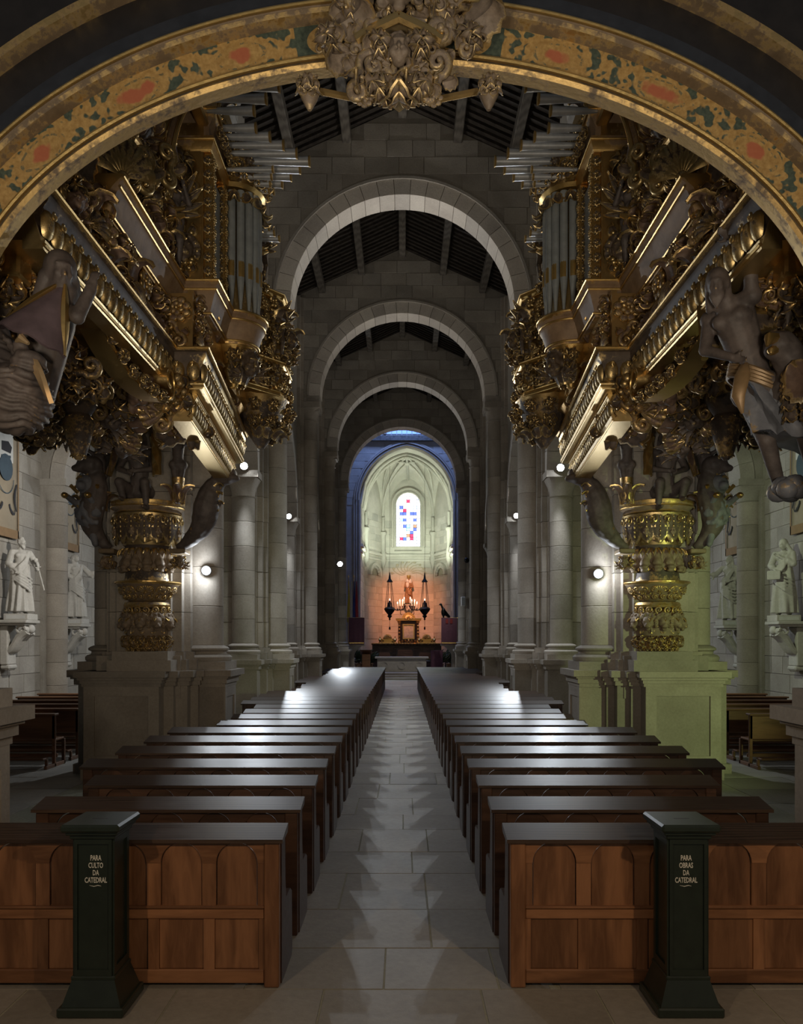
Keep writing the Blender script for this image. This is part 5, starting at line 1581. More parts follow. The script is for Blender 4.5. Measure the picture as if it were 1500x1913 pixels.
for c, nn, w_ in ((8.32, 7, .60), (9.86, 9, .64)):
    rk = MB().cbox(A(2.32), A(2.18), c - w_ - .1, c + w_ + .1, 7.9, 8.14, .02).build('trumpet_board', M_GILT_R, ORG)
    for i in range(nn):
        dy = -w_ + 2 * w_ * i / (nn - 1)
        trumpet(rk, c + dy, 8.02, 1.14 + .62 * abs(dy) / .62 * .85, r=.060 - .008 * abs(dy))
rk = MB().cbox(A(2.32), A(2.18), 10.1, 11.05, 7.46, 7.66, .02).build('trumpet_board', M_GILT_R, ORG)
for i in range(4): trumpet(rk, 10.4 + .15 * i, 7.56, 1.80 - .045 * i, r=.042)
rk = MB().cbox(A(2.32), A(2.18), 9.4, 10.5, 7.72, 7.86, .02).build('trumpet_board', M_GILT_R, ORG)
for i in range(5): trumpet(rk, 9.66 + .15 * i, 7.80, 1.56 + .04 * i, r=.040)
# balcony at the far end
G5 = [(A(2.16), 11.05), (A(1.76), 11.5), (A(1.76), 12.2), (A(2.2), 12.6)]
for z, h, off in ((6.98, .10, .06), (6.02, .08, .06), (5.62, .07, .0)):
    o = run_moulding(G5, [(-.14, z), (off - .03, z), (off, z + h * .4), (off, z + h), (-.14, z + h)], -1).build('balcony_rail', M_GOLD, ORG, 30); gold_fillets(o, G5, ((off, z + h - .01), (off - .03, z + .012)), -1, .012)
for (p, q) in zip(G5, G5[1:]):
    d = Vector((q[0] - p[0], q[1] - p[1])).normalized(); n_ = (d.y, -d.x)
    frieze('balcony_panel', ORG, p, q, 6.1, 6.98, n_, .24, 31 + int(p[1] * 10), M_GILT, M_GILT_D); frieze('balcony_panel', ORG, p, q, 5.69, 6.02, n_, .2, 41 + int(p[1] * 10), M_GILT, M_GILT_D)
    for k in range(4): orn(('putto_head' if False else 'cherub_head', 'fruit_cluster', 'leaf_clump#2', 'acanthus_leaf')[k], (p[0] + (q[0] - p[0]) * (k + .5) / 4 + n_[0] * .08, p[1] + (q[1] - p[1]) * (k + .5) / 4 + n_[1] * .08, 6.45 + .12 * (k % 2)), (*n_, 0), .3, ORG, M_GILT)
bb = MB().lathe([(.05, 4.95), (.12, 5.05), (.26, 5.25), (.36, 5.5), (.42, 5.64)], 12, (A(2.1), 11.85, 0), sy=1.25).build('balcony_corbel', M_GILT_D, ORG, 50)
for j in range(3):
    for k in range(6):
        t = -PI * .1 + PI * 1.2 * (k + .5) / 6; rr_ = (.40, .32, .2)[j]; orn(('leaf_clump#0', 'leaf_clump#1', 'acanthus_leaf')[j], (A(2.1) + rr_ * math.sin(t), 11.85 - rr_ * 1.25 * math.cos(t), (5.5, 5.28, 5.05)[j]), (math.sin(t), -math.cos(t), -.5), .25, bb, M_GILT)
# big S scroll bracket under the near cornice
def ribbon(pts, w_, t_, name, parent, mat, edge=True):
    P_ = [Vector(p) for p in pts]; rows = []; n = len(P_)
    for i in range(n):
        d = (P_[min(i + 1, n - 1)] - P_[max(i - 1, 0)]).normalized(); s_ = Vector((1, 0, 0)); nrm = d.cross(s_).normalized()
        w1 = w_[i] if isinstance(w_, list) else w_; rows.append([P_[i] - s_ * w1 / 2, P_[i] + s_ * w1 / 2])
    m = MB(); m.sheet([[tuple(p) for p in r] for r in rows], t_); o = m.build(name, mat, parent, 40)
    if edge:
        for k in (0, 1): MB().tube([r[k] for r in rows], .014, 6).build('gold_edge', M_GOLD, o, True)
    return o


sp = [(A(2.78 - .26 * i / 14), 7.0 + 1.25 * i / 14, 4.98 - .42 * math.sin(PI * (i / 14) ** .8 * .62)) for i in range(15)]
vo = [(A(2.50), 8.25 + .17 * (1 - .05 * k) * math.sin(k * .45), 4.78 - .17 * (1 - .05 * k) * math.cos(k * .45) + .0) for k in range(17)]
ribbon(sp + vo, .20, .03, 'scroll_bracket', ORG, M_GILT_R)
for i in range(2, 13, 2): orn('leaf_clump#%d' % (i % 3), Vector(sp[i]) + Vector((.1, 0, .02)), (1, -.3, -.2), .18, ORG, M_GILT)
# curved rib and broken pediment of the near end of the case
rp = [(A(2.28 + .14 * i / 12), 8.95 - .70 * math.sin(i / 12 * PI / 2), 8.06 - 1.22 * (1 - math.cos(i / 12 * PI / 2)) ** .85) for i in range(13)]
for dx in (0, .06, .12): MB().tube([(x - dx, y, z) for x, y, z in rp], .028, 8).build('curved_rib', M_TAN if dx == .06 else M_GOLD, ORG, True)
for (q0, q1) in (((2.55, 7.35, 6.78), (2.55, 8.3, 6.95)), ((2.58, 7.2, 6.95), (2.58, 8.1, 7.3)), ((2.6, 6.6, 6.6), (2.6, 7.2, 6.9))):
    MB().tube([(A(q0[0]), q0[1], q0[2]), (A(q1[0]), q1[1], q1[2])], .06, 4).build('pediment_beam', M_TAN, ORG); MB().tube([(A(q0[0]) + .05, q0[1] - .05, q0[2]), (A(q1[0]) + .05, q1[1] - .05, q1[2])], .016, 6).build('gold_fillet', M_GOLD, ORG)
orn('shell', (A(2.50), 7.05, 6.24), (.6, -.8, 0), (.5, .62, .42), ORG, M_GILT); orn('scroll', (A(2.46), 7.5, 6.5), (.7, -.7, 0), .4, ORG, M_GILT); orn('scroll', (A(2.42), 8.1, 6.9), (.7, -.7, 0), .4, ORG, M_GILT); orn('shell', (A(2.9), 6.2, 6.1), (.5, -.85, 0), .5, ORG, M_GILT_R)
# carving that fills the near spandrel and the underside
rr = random.Random(77)
for i in range(62):
    a_, y_, z_ = rr.uniform(2.55, 3.3), rr.uniform(5.45, 7.0), rr.uniform(5.25, 6.6)
    if z_ > 5.6 + (y_ - 5.4) * .65: z_ = rr.uniform(5.2, 5.7)
    orn(rr.choice(MIXK), (A(a_), y_, z_), (.7, -.7, rr.uniform(-.3, .2)), rr.uniform(.26, .42), ORG, rr.choice((M_GILT_R, M_GILT_D, M_GILT)), roll=rr.uniform(-1, 1))
for i in range(26):
    orn(rr.choice(MIXK), (A(rr.uniform(2.56, 2.64)), rr.uniform(6.9, 8.9), rr.uniform(6.2, 7.5)), (1, -.4, -.1), rr.uniform(.28, .42), ORG, rr.choice((M_GILT_R, M_GILT)), roll=rr.uniform(-1, 1))
for i in range(70):
    a_, y_ = rr.uniform(2.45, 4.4), rr.uniform(8.4, 9.9); z_ = 4.82 - .20 * rr.random() - .10 * max(0, a_ - 2.7)
    orn(rr.choice(MIXK), (A(a_), y_, z_), (rr.uniform(-.1, .7), -.7, -.6), rr.uniform(.3, .52), ORG, rr.choice((M_GILT_D, M_GILT_D, M_GILT_R)), roll=rr.uniform(-2, 2))
for i in range(40):
    a_, y_ = rr.uniform(2.7, 4.2), rr.uniform(5.8, 8.6)
    orn(rr.choice(MIXK), (A(a_), y_, 4.80 - .12 * rr.random()), (rr.uniform(.0, .5), -.6, -.7), rr.uniform(.3, .5), ORG, rr.choice((M_GILT_D, M_GILT_R)), roll=rr.uniform(-2, 2))
pnd = MB().lathe([(.03, 4.02), (.08, 4.08), (.13, 4.25), (.17, 4.42), (.12, 4.5), (.2, 4.62), (.26, 4.82)], 12, (A(3.45), 8.5, 0)).build('hanging_pendant', M_GILT_D, ORG, 50)
for j in range(5):
    for k in range(7):
        t = 2 * PI * (k + .5 * (j % 2)) / 7; q = (.10, .14, .16, .15, .2)[j]; orn('acanthus_leaf', (A(3.45) + q * .7 * math.cos(t), 8.5 + q * .7 * math.sin(t), (4.04, 4.16, 4.3, 4.42, 4.62)[j]), (math.cos(t), math.sin(t), .5), (.16, .2, .16), pnd, M_GILT_R if j % 2 else M_GILT)
# putti standing on the organ
PUTTO = human(dict(el=(.30, -.10, 1.22), hl=(.20, -.24, 1.42), er=(-.32, .0, 1.2), hr=(-.42, -.1, 1.02), kl=(.13, -.12, .52), al=(.12, .02, .14)), (0, -1, 0), 'short', False, False, 1.22, True, .022, M_SKIN_D, 2, 'putto', headk=1.35)
PUTTO_G = PUTTO.copy(); PUTTO_G.materials.clear(); PUTTO_G.materials.append(M_GILT)
PUTTO_R = PUTTO.copy(); PUTTO_R.materials.clear(); PUTTO_R.materials.append(M_GILT_R)


def winged(name, label, me, loc, rotz, sc_, wmat=M_GILT, cloth=True, horn=False, parent=None):
    p = thing(name, label, 'carved figure', loc)
    place_mesh('body', me, p, loc, rotz, sc_)
    B = Matrix.Rotation(rotz, 3, 'Z'); L0 = Vector(loc)
    for s_ in (-1, 1):
        m = MB()
        for k in range(4): acanthus(m, Matrix.Translation((.08 * s_, .14, 1.3 - .06 * k)) @ Matrix.Rotation(PI / 2, 4, 'X') @ Matrix.Rotation(-s_ * (.55 + .33 * k), 4, 'Z') @ Matrix.Scale(.62 - .07 * k, 4), w=.17, curl=.4, lobes=7, n=8)
        o = place_mesh('wing', m.mesh('wing', wmat, 60), p, loc, rotz, sc_)
    if cloth:
        m = MB(); m.tube([(.2, -.05, 1.15), (.0, -.2, 1.0), (-.2, -.12, .92), (-.3, .05, .75), (-.34, .1, .5)], [.05, .09, .1, .09, .04], 8, flat=.6); m.tube([(.2, -.1, 1.0), (.0, -.19, .86), (-.2, -.1, .82)], [.04, .08, .06], 8)
        place_mesh('drapery', m.mesh('drapery', M_GOLD, True), p, loc, rotz, sc_)
    if horn:
        m = MB(); m.tube([(.20, -.26, 1.45), (.1, -.34, 1.68), (.0, -.5, 1.95), (-.02, -.54, 2.0)], [.02, .03, .05, .09], 10); place_mesh('trumpet', m.mesh('trumpet', M_GILT_R, True), p, loc, rotz, sc_)
    return p


F_L = []
F_L.append(winged('putto', 'dark carved putto blowing a horn on the ledge of the left organ', PUTTO, (A(2.52), 8.72, 6.14), .35, .60, horn=True))
F_L.append(winged('putto', 'gilded putto perched beside the far pipes of the left organ', PUTTO_G, (A(1.98), 11.15, 7.1), .5, .44))
F_L.append(winged('putto', 'brown carved putto reclining over the near end of the left organ', PUTTO_R, (A(2.70), 7.35, 6.1), .9, .58))
F_L.append(winged('putto', 'small carved putto crouching under the near cornice of the left organ', PUTTO_R, (A(2.95), 6.9, 5.2), .6, .5))
F_L.append(winged('putto', 'gilded putto riding on the balcony corner of the left organ', PUTTO_G, (A(1.78), 11.40, 6.12), .4, .46))
for a_, y_, z_ in ((1.98, 11.15, 7.1),):
    orn('leaf_clump#1', (A(a_ + .06), y_, z_ - .04), (.5, -.3, -.8), .34, ORG, M_GILT)
orn('lion_mask', (A(2.44), 8.90, 6.42), (.25, -.95, 0), .42, ORG, M_GILT)

M_SASH = plain('tan_sash', (0.26, 0.17, 0.085), .45, .25, var=.25)
M_SHELF = plain('bracket_shelf', (0.20, 0.145, 0.085), .6, var=.3)
# great atlas figure holding the near end
def atlas_extra(m, J):
    pass


SH = Vector((-3.0, 6.2, 3.2))
AT = {k: Vector(v) - SH for k, v in dict(pel=(-2.78, 6.25, 4.08), waist=(-2.70, 6.2, 4.25), chest=(-2.57, 6.14, 4.54), neck=(-2.45, 6.06, 4.70), head=(-2.36, 5.98, 4.76), sl=(-2.62, 5.98, 4.68), sr=(-2.42, 6.28, 4.62),
     el=(-2.56, 5.88, 4.93), hl=(-2.47, 5.98, 5.10), er=(-2.36, 6.22, 4.36), hr=(-2.50, 6.04, 4.24), pl=(-2.80, 6.14, 4.05), pr=(-2.74, 6.34, 4.06), kl=(-3.00, 5.98, 3.72), kr=(-2.84, 6.22, 3.66), al=(-3.16, 6.12, 3.34), ar=(-3.02, 6.36, 3.28), look=(.5, -.7, -.4)).items()}
ATM = human(AT, (.6, -.8, -.15), 'long', True, False, 1.12, False, .014, M_SKIN_D, 2, 'atlas', rough=.006, rscale=9) if False else human(AT, (.6, -.8, -.15), 'long', True, False, 1.12, False, .014, M_SKIN_D, 2, 'body')
at = thing('atlas', 'dark carved atlas in a loincloth bent under the near end of the left organ', 'carved figure', tuple(SH))
place_mesh('body', ATM, at, SH)
m = MB(); rows = []
for j in range(14):
    t = j / 13; c = Vector((-2.76, 6.22, 4.16)).lerp(Vector((-3.02, 6.16, 3.62)), t); row = []
    for i in range(40):
        a = 2 * PI * i / 40; r_ = .165 + .10 * t + (.012 + .03 * t) * math.sin(8 * a + 3 * t) + .018 * math.sin(5 * a - 2.4 + 5 * t)
        row.append((c.x + r_ * math.cos(a) * 1.05, c.y + r_ * math.sin(a), c.z + .10 * math.cos(a - .4) + .02 * math.sin(13 * a + 7 * t)))
    rows.append(row)
m.grid(rows, True, True); m.build('loincloth', M_CLOTH_B, at, 50)
m = MB()
for k in range(4): m.tube([(-2.76 + .19 * math.cos(a) * (1 + .03 * k), 6.22 + .18 * math.sin(a) * (1 + .03 * k), 4.16 - .03 * k + .10 * math.cos(a - .4)) for a in [2 * PI * i / 24 for i in range(25)]], .02, 6)
m.tube([(-2.60, 6.06, 4.2), (-2.54, 5.96, 4.08), (-2.50, 5.94, 3.92), (-2.55, 5.98, 3.8)], [.03, .06, .05, .01], 7, flat=.4); m.build('sash', M_SASH, at, 50)
m = MB()
for k in range(9):
    q = (-2.95 - .05 * (k % 3), 6.1 + .08 * (k // 3), 3.26 + .03 * (k % 2)); m.ell(q, (.09, .08, .08), 10, 6)
m.build('rock', M_CLOTH_B, at, True)
F_L.append(at)
# dark figure behind it with gold edged wing-like drapery
F2 = thing('atlas', 'dark carved figure with gold edged drapery beside the near end of the left organ', 'carved figure', (A(3.1), 6.6, 4.1))
rows = []
for j in range(9):
    t = j / 8; rows.append([(A(3.05 - .52 * u + .06 * math.sin(u * 5)), 6.62 - .18 * math.sin(u * PI) - .1 * t, 4.95 - .55 * t * (.55 + .45 * u) - .10 * u * (1 - t)) for u in [i / 8 for i in range(9)]])
m = MB(); m.sheet(rows, .04); dr = m.build('drapery', M_GILT_D, F2, 50)
MB().tube([r[-1] for r in rows], [.03] * 9, 7).build('gold_edge', M_GOLD, dr, True); MB().tube(rows[0], [.034] * 9, 7).build('gold_edge', M_GOLD, dr, True)
hm = human(dict(el=(.30, -.05, 1.6), hl=(.22, -.1, 1.85), er=(-.3, -.05, 1.6), hr=(-.22, -.1, 1.85)), (0, -1, 0), 'short', True, False, 1.25, False, .02, M_SKIN_D, 2, 'body')
place_mesh('body', hm, F2, (A(3.12), 6.75, 4.05), .5, .62)
F_L.append(F2)
F3 = thing('eagle', 'dark feathered carved eagle with open gilded beak below the near end of the left organ', 'carved figure', (A(3.1), 6.0, 3.7))
m = MB(); m.ell((A(3.12), 6.05, 4.0), (.34, .24, .26), 16, 10); m.cone((A(2.98), 5.98, 4.12), (A(2.82), 5.9, 4.25), .16, .12); m.ell((A(2.78), 5.88, 4.27), (.12, .11, .11), 12, 8)
rbody = remesh(m, .02, 2, (), M_SKIN_D, 'body', .012, 14); place_mesh('body', rbody, F3, WORLD[F3.name])
for o in (bpy.data.objects[F3.name].children if False else [q for q in bpy.data.objects if q.parent == F3]): o.location = -WORLD[F3.name]
for i in range(30):                                                 # feathers, each its own piece
    u, v = (i % 6) / 5, (i // 6) / 4; th = -2.6 + 1.9 * u
    c = Vector((A(3.12) + .36 * math.cos(th) * math.cos(.6 * (v - .4)), 6.05 + .26 * math.sin(th), 4.14 - .32 * v)); n_ = Vector((math.cos(th), math.sin(th), .1))
    orn('acanthus_leaf', c, n_, (.15, -.17, .1), F3, M_GILT_D)
m = MB(); m.tube([(A(2.74), 5.84, 4.30), (A(2.66), 5.78, 4.29), (A(2.63), 5.75, 4.22)], [.05, .04, .008], 8); m.tube([(A(2.75), 5.85, 4.24), (A(2.68), 5.8, 4.20), (A(2.67), 5.79, 4.18)], [.04, .03, .008], 8); m.build('beak', M_GOLD, F3, True)
m = MB(); acanthus(m, Matrix.Translation((A(2.84), 5.80, 4.12)) @ frame((.4, -.9, 0), roll=2.7, s=.42), w=.3); m.build('gilded_ruff', M_GILT_R, F3, 60)
F_L.append(F3)

# ---------------------------------------------------------------- carved bracket column below
def fish(m):
    m.ell((0, .12, .20), (.22, .24, .22)); m.ell((0, -.06, .36), (.19, .10, .16)); m.ell((0, -.22, .32), (.17, .07, .14)); m.cone((0, .3, .15), (0, .75, .05), .2, .08)
    for s_ in (-1, 1): m.ell((.16 * s_, .10, .30), (.06, .06, .05), 10, 6); m.ell((.22 * s_, -.02, .16), (.08, .14, .05), 10, 6)
    for i in range(5): m.ell((-.14 + .07 * i, -.14, .46 - .03 * abs(i - 2)), (.025, .03, .02), 6, 4)


proto('fish_head', fish, remesh_=.03)


def lambrequin(m):
    rows = []
    for j in range(9):
        t = j / 8; w_ = .42 * (1 if t < .5 else max(.04, math.cos((t - .5) * PI) ** .6)); rows.append([(-w_ + 2 * w_ * i / 8, .5 - 1.0 * t, .06 + .05 * math.cos((i / 8 - .5) * PI) + .08 * t) for i in range(9)])
    n0 = MB(); n0.sheet(rows, .06); m.add(n0.v, n0.f)
    for k in range(5): m.ell((0, .36 - .16 * k, .17 + .02 * k), (.05, .07, .05), 8, 6)
    for s_ in (-1, 1):
        p = volute_pts(.16, 1.3, 14, .26 * s_, .28, 0, s_); m.tube([(x, y, z + .06) for x, y, z in p], .04, 6)


proto('lambrequin', lambrequin)


def bracket():
    X = A(OC); Y = 12.42
    p = thing('carved_bracket', 'tiered carved bracket column of masks and fish heads under the left organ', 'bracket', (X, Y, 1.93))
    def tier(name, prof, mat, seg=24): return MB().lathe(prof, seg, (X, Y, 0)).build(name, mat, p, 45)
    def around(o, key, n, r, z, s, mat, tilt=0.0, off=0.0):
        for k in range(n):
            t = PI * (.02 + .96 * (k + .5) / n) + off; d = (-math.cos(t), -math.sin(t)); orn(key, (X + r * d[0], Y + r * d[1], z), (d[0], d[1], tilt), s, o, mat)
    b = tier('masked_basket', [(.26, 1.93), (.31, 1.97), (.30, 2.05), (.34, 2.2), (.375, 2.38), (.36, 2.52), (.30, 2.58)], M_COL)
    around(b, 'lion_mask', 5, .33, 2.36, .34, M_COL, -.1); around(b, 'leaf_clump#0', 7, .30, 2.10, .24, M_COL, -.1); around(b, 'scroll', 8, .33, 2.50, .2, M_COL); around(b, 'fruit_cluster', 8, .29, 2.0, .16, M_COL)
    around(b, 'acanthus_leaf', 6, .34, 2.2, (.2, .3, .2), M_COL, .1, .25)
    tier('ring_moulding', [(.28, 2.585), (.35, 2.60), (.37, 2.64), (.35, 2.68), (.29, 2.695)], M_COL)
    f = tier('flared_tier', [(.29, 2.695), (.32, 2.72), (.40, 2.82), (.47, 2.94), (.49, 2.96), (.49, 2.99), (.40, 3.0)], M_COL, 12)
    around(f, 'scroll', 9, .37, 2.83, .2, M_COL, -.6); around(f, 'shell', 5, .38, 2.86, .18, M_COL, -.6, .2)
    MB().tube([(X - .495 * math.cos(t), Y - .495 * math.sin(t), 2.985) for t in [PI * i / 24 for i in range(25)]], .014, 6).build('gold_edge', M_GOLD, f)
    h = tier('fish_tier', [(.36, 3.0), (.33, 3.2), (.33, 3.5), (.40, 3.62)], M_GILT_D); around(h, 'fish_head', 6, .28, 3.24, .36, M_COL, -.05); around(h, 'acanthus_leaf', 12, .33, 3.16, (.16, .42, .2), M_COL)
    c = tier('lambrequin_tier', [(.38, 3.55), (.44, 3.75), (.47, 4.0), (.47, 4.02)], M_GILT, 12); around(c, 'lambrequin', 8, .45, 3.80, (.30, .44, .34), M_GILT, -.12); around(c, 'rosette', 8, .45, 3.9, .13, M_GILT, 0, .2)
    around(c, 'cherub_head', 4, .45, 3.74, .2, M_COL, 0, .2)
    a = tier('abacus', [(.47, 4.02), (.52, 4.04), (.50, 4.08), (.55, 4.12), (.57, 4.18), (.57, 4.21), (.3, 4.22)], M_COL, 12)
    MB().tube([(X - .555 * math.cos(t), Y - .555 * math.sin(t), 4.13) for t in [PI * i / 24 for i in range(25)]], .013, 6).build('gold_edge', M_GOLD, a)
    for s_ in (-1, 1):
        k = MB().cbox(X + s_ * .30 - .24, X + s_ * .30 + .34 * s_ - .0 + .0, Y - .3, Y + .0, 3.42, 3.50, .01) if False else MB().cbox(*sorted((X + s_ * .42, X + s_ * .66)), Y - .34, Y - .04, 3.42, 3.49, .012); o = k.build('side_shelf', M_SHELF, p)
        orn('leaf_clump#1', (X + s_ * .50, Y - .2, 3.30), (s_ * .5, -.8, -.3), .3, o, M_COL); orn('cherub_head', (X + s_ * .56, Y - .26, 3.28), (s_ * .4, -.9, 0), .22, o, M_COL)
    return p


F_L.append(bracket())
# seated satyr on the abacus
SX, SY = A(4.02), 12.2
SS = Vector((SX, SY, 4.21))
ST = {k: Vector(v) for k, v in dict(pel=(0, 0, .17), waist=(0, -.02, .36), chest=(0, -.03, .64), neck=(.02, -.06, .82), head=(.05, -.14, .93), sl=(.19, -.04, .74), sr=(-.19, -.04, .74), el=(.26, -.14, .48), hl=(.05, -.30, .42), er=(-.26, -.14, .48), hr=(-.04, -.32, .38),
     pl=(.10, 0, .15), pr=(-.10, 0, .15), kl=(.19, -.34, .24), kr=(-.19, -.34, .24), al=(.20, -.30, -.10), ar=(-.16, -.26, .03), look=(.1, -.85, -.5)).items()}
sm = human(ST, (0, -1, -.1), 'long', True, False, 1.15, False, .014, M_SKIN_D, 2, 'body')
sa = thing('satyr', 'dark carved satyr crouching on the bracket column of the left organ', 'carved figure', tuple(SS))
place_mesh('body', sm, sa, SS)
for s_, e_ in ((-1, .36), (1, .40)):
    rows = [[(SX + s_ * (.22 + .10 * t + .10 * u), SY - .20 + .06 * math.sin(u * 6 + t * 3) - .1 * t, 4.21 + .95 - .62 * t + .05 * u) for u in [i / 6 for i in range(7)]] for t in [j / 10 for j in range(11)]]
    m = MB(); m.sheet(rows, .03); m.build('cloak', M_GILT_R if s_ < 0 else M_GOLD, sa, 50)
m = MB()
for s_ in (-1, 1): m.tube([(SX + s_ * .06 + .05, SY - .12, 5.24), (SX + s_ * .14 + .05, SY - .10, 5.34), (SX + s_ * .15 + .05, SY - .02, 5.40)], [.03, .022, .006], 7)
m.build('horns', M_GILT_R, sa, True)
F_L.append(sa)
HB = human(dict(el=(.30, -.1, 1.5), hl=(.2, -.08, 1.75), er=(-.30, -.1, 1.5), hr=(-.2, -.08, 1.75), kl=(.04, -.03, .5), kr=(-.04, -.03, .5), al=(.03, 0, .08), ar=(-.03, 0, .08)), (0, -1, 0), 'short', True, False, 1.05, False, .02, M_SKIN_D, 2, 'body')
for a_, y_, z_, sc_, rz, lb in ((3.40, 12.1, 4.15, .66, .15, 'slim dark carved herm on the nave side of the satyr, left organ'), (4.58, 12.1, 4.05, .62, -.2, 'dark carved herm on the aisle side of the satyr, left organ')):
    hp = thing('herm', lb, 'carved figure', (A(a_), y_, z_)); place_mesh('body', HB, hp, (A(a_), y_, z_), rz, sc_)
    m = MB(); m.lathe([(.05, 0), (.10, .1), (.13, .45), (.15, .62)], 12); 
    for k in range(5): acanthus(m, Matrix.Translation((.1 * math.sin(k * 1.2 - 2.4), -.1 * math.cos(k * 1.2 - 2.4), .02)) @ frame((math.sin(k * 1.2 - 2.4), -math.cos(k * 1.2 - 2.4), 0), s=.5), w=.24, curl=1.6, n=8)
    place_mesh('leafy_skirt', m.mesh('leafy_skirt', M_GILT_R, 60), hp, (A(a_), y_, z_), rz, sc_)
    F_L.append(hp)
# winged dolphins curling outwards from the shelf to the gallery
for s_, top, lb in ((1, 2.55, 'dark carved dolphin with gilded fins curling up to the nave side of the left organ'), (-1, 4.8, 'dark carved dolphin with gilded fins curling to the aisle side of the left organ')):
    base = Vector((A(OC) + s_ * .52, 12.2, 3.5)); tp = Vector((A(top), 12.0, 4.55 if s_ > 0 else 4.7))
    dp = thing('dolphin', lb, 'carved figure', tuple(base)); pts = []; rd = []
    for i in range(19):
        t = i / 18; q = base.lerp(tp, t ** 1.1); q.x += s_ * (.16 * math.sin(t * PI * 1.6)) * (1 - t * .3) - s_ * .05 * t; q.y -= .10 * math.sin(t * PI); pts.append(q); rd.append(.045 + .15 * math.sin(PI * min(1, t * .8 + .05)) ** 1.2)
    m = MB(); m.tube(pts, rd, 10)
    m.ell(pts[-1] + Vector((s_ * .04, -.05, .02)), (.2, .17, .15), 12, 8); m.ell(pts[-1] + Vector((s_ * .17, -.12, -.04)), (.12, .09, .06)); m.ell(pts[-1] + Vector((s_ * .13, -.14, .07)), .04, 8, 6)
    o = place_mesh('body', remesh(m, .02, 2, (), M_SKIN_D, 'body', .01, 12), dp, (0, 0, 0)); o.location = -base
    for i in range(3, 18, 2):
        orn('acanthus_leaf', pts[i] + Vector((s_ * rd[i] * .8, -.06, 0)), (s_, -.5, .1), (.2, .26, .2), dp, M_GILT if i % 4 == 1 else M_GOLD, roll=rr.uniform(-.5, .5))
    F_L.append(dp)
# curly lamb-like beast leaning out on the aisle side
LB = thing('beast', 'woolly carved beast with gilded paws clinging to the aisle side of the left organ bracket', 'carved figure', (A(4.75), 12.0, 3.75))
m = MB(); m.ell((A(4.70), 12.02, 4.05), (.20, .18, .27), 12, 10); m.ell((A(4.72), 11.92, 4.42), (.15, .16, .15), 12, 8); m.ell((A(4.74), 11.78, 4.38), (.08, .1, .07))
for i in range(60):
    a, b = rr.uniform(0, 6.28), rr.uniform(-1, 1); m.ell((A(4.70) + .2 * math.cos(a) * math.sqrt(1 - b * b), 12.02 - .18 * abs(math.sin(a)) * math.sqrt(1 - b * b), 4.05 + .27 * b), .042, 6, 4)
for s_ in (-1, 1): m.cone((A(4.70) + .12 * s_, 11.95, 4.1), (A(4.78) + .16 * s_, 11.75, 4.22), .06, .045); m.ell((A(4.72) + .1 * s_, 11.98, 4.55), (.05, .03, .07))
m.cone((A(4.70), 12.05, 3.86), (A(4.62), 12.0, 3.55), .09, .05)
o = place_mesh('body', remesh(m, .018, 1, (), M_CLOTH_B, 'body'), LB, (0, 0, 0)); o.location = -WORLD[LB.name]
m = MB()
for s_ in (-1, 1): m.ell((A(4.79) + .17 * s_, 11.72, 4.23), (.05, .07, .045)); m.tube([(A(4.70) + .14 * s_, 11.9, 4.3), (A(4.72) + .2 * s_, 11.82, 4.4)], .03, 6)
m.build('gilded_paws', M_GOLD, LB, True)
F_L.append(LB)

# mirror image for the right side
kids_ = KIDS()


def mirror(o, swap=()):
    c = copy_tree(o, None, kids_); c.location = (-o.location.x, o.location.y, o.location.z); c.scale = (-1, 1, 1)
    l = o['label']
    for a, b in (('left', 'right'),) + tuple(swap): l = l.replace(a, b)
    c['label'] = l; WORLD[c.name] = Vector(c.location); return c


mirror(ORG)
for f in F_L: mirror(f)


def delete_tree(o):
    for c in [q for q in bpy.data.objects if q.parent == o]: delete_tree(c)
    bpy.data.objects.remove(o)


for o in (at, F2, F3): delete_tree(o)                               # these three stand on the right side only

# the near end of the left organ: a caped figure and a fleecy beast with a gilded lip
M_CAPE = plain('plum_cape', (0.105, 0.075, 0.085), .6, var=.25); M_LIP = plain('gilded_lip', (0.62, 0.44, 0.24), .35, .6, var=.2)
cf = thing('caped_figure', 'carved figure in a gold-edged plum cape at the near end of the left organ', 'carved figure', (-2.8, 6.3, 4.5))
b_ = MB(); hd = []
head(b_, (-2.70, 6.28, 4.98), (.55, -.8, -.2), 1.18, 'hood', False, hd); b_.cone((-2.72, 6.34, 4.86), (-2.86, 6.42, 4.66), .12, .2); b_.cone((-2.86, 6.42, 4.66), (-2.98, 6.46, 4.2), .2, .16)
b_.cone((-2.72, 6.36, 4.78), (-2.56, 6.22, 4.66), .07, .055); b_.cone((-2.56, 6.22, 4.66), (-2.50, 6.30, 4.88), .055, .045); hand(b_, (-2.50, 6.30, 4.88), (.2, .1, 1), (1, 0, 0), 1.1)
b_.cone((-2.92, 6.40, 4.3), (-2.90, 6.2, 4.14), .1, .08)
o = place_mesh('body', remesh(b_, .014, 2, hd, M_SKIN_D, 'body'), cf, (0, 0, 0)); o.location = -WORLD[cf.name]
rows = []
for j in range(11):
    t = j / 10; rows.append([(-2.675 - .05 * t + (.03 + .19 * t) * math.cos(a) - .12 * t, 6.24 - .08 * t + (.02 + .16 * t) * math.sin(a) * -1, 4.87 - .40 * t + .10 * t * math.cos(a) * -1 + .012 * math.sin(6 * a) * t) for a in [-.15 + (PI + .3) * i / 16 for i in range(17)]])
cap_ = MB().sheet(rows, .02).build('cape', M_CAPE, cf, 60)
for k in (0, -1): MB().tube([Vector(r[k]) + Vector((0, -.02, .01)) for r in rows], [.018 + .03 * math.sin(PI * min(1, j / 9)) for j in range(11)], 7, flat=.6).build('gold_edge', M_GOLD, cap_, True)
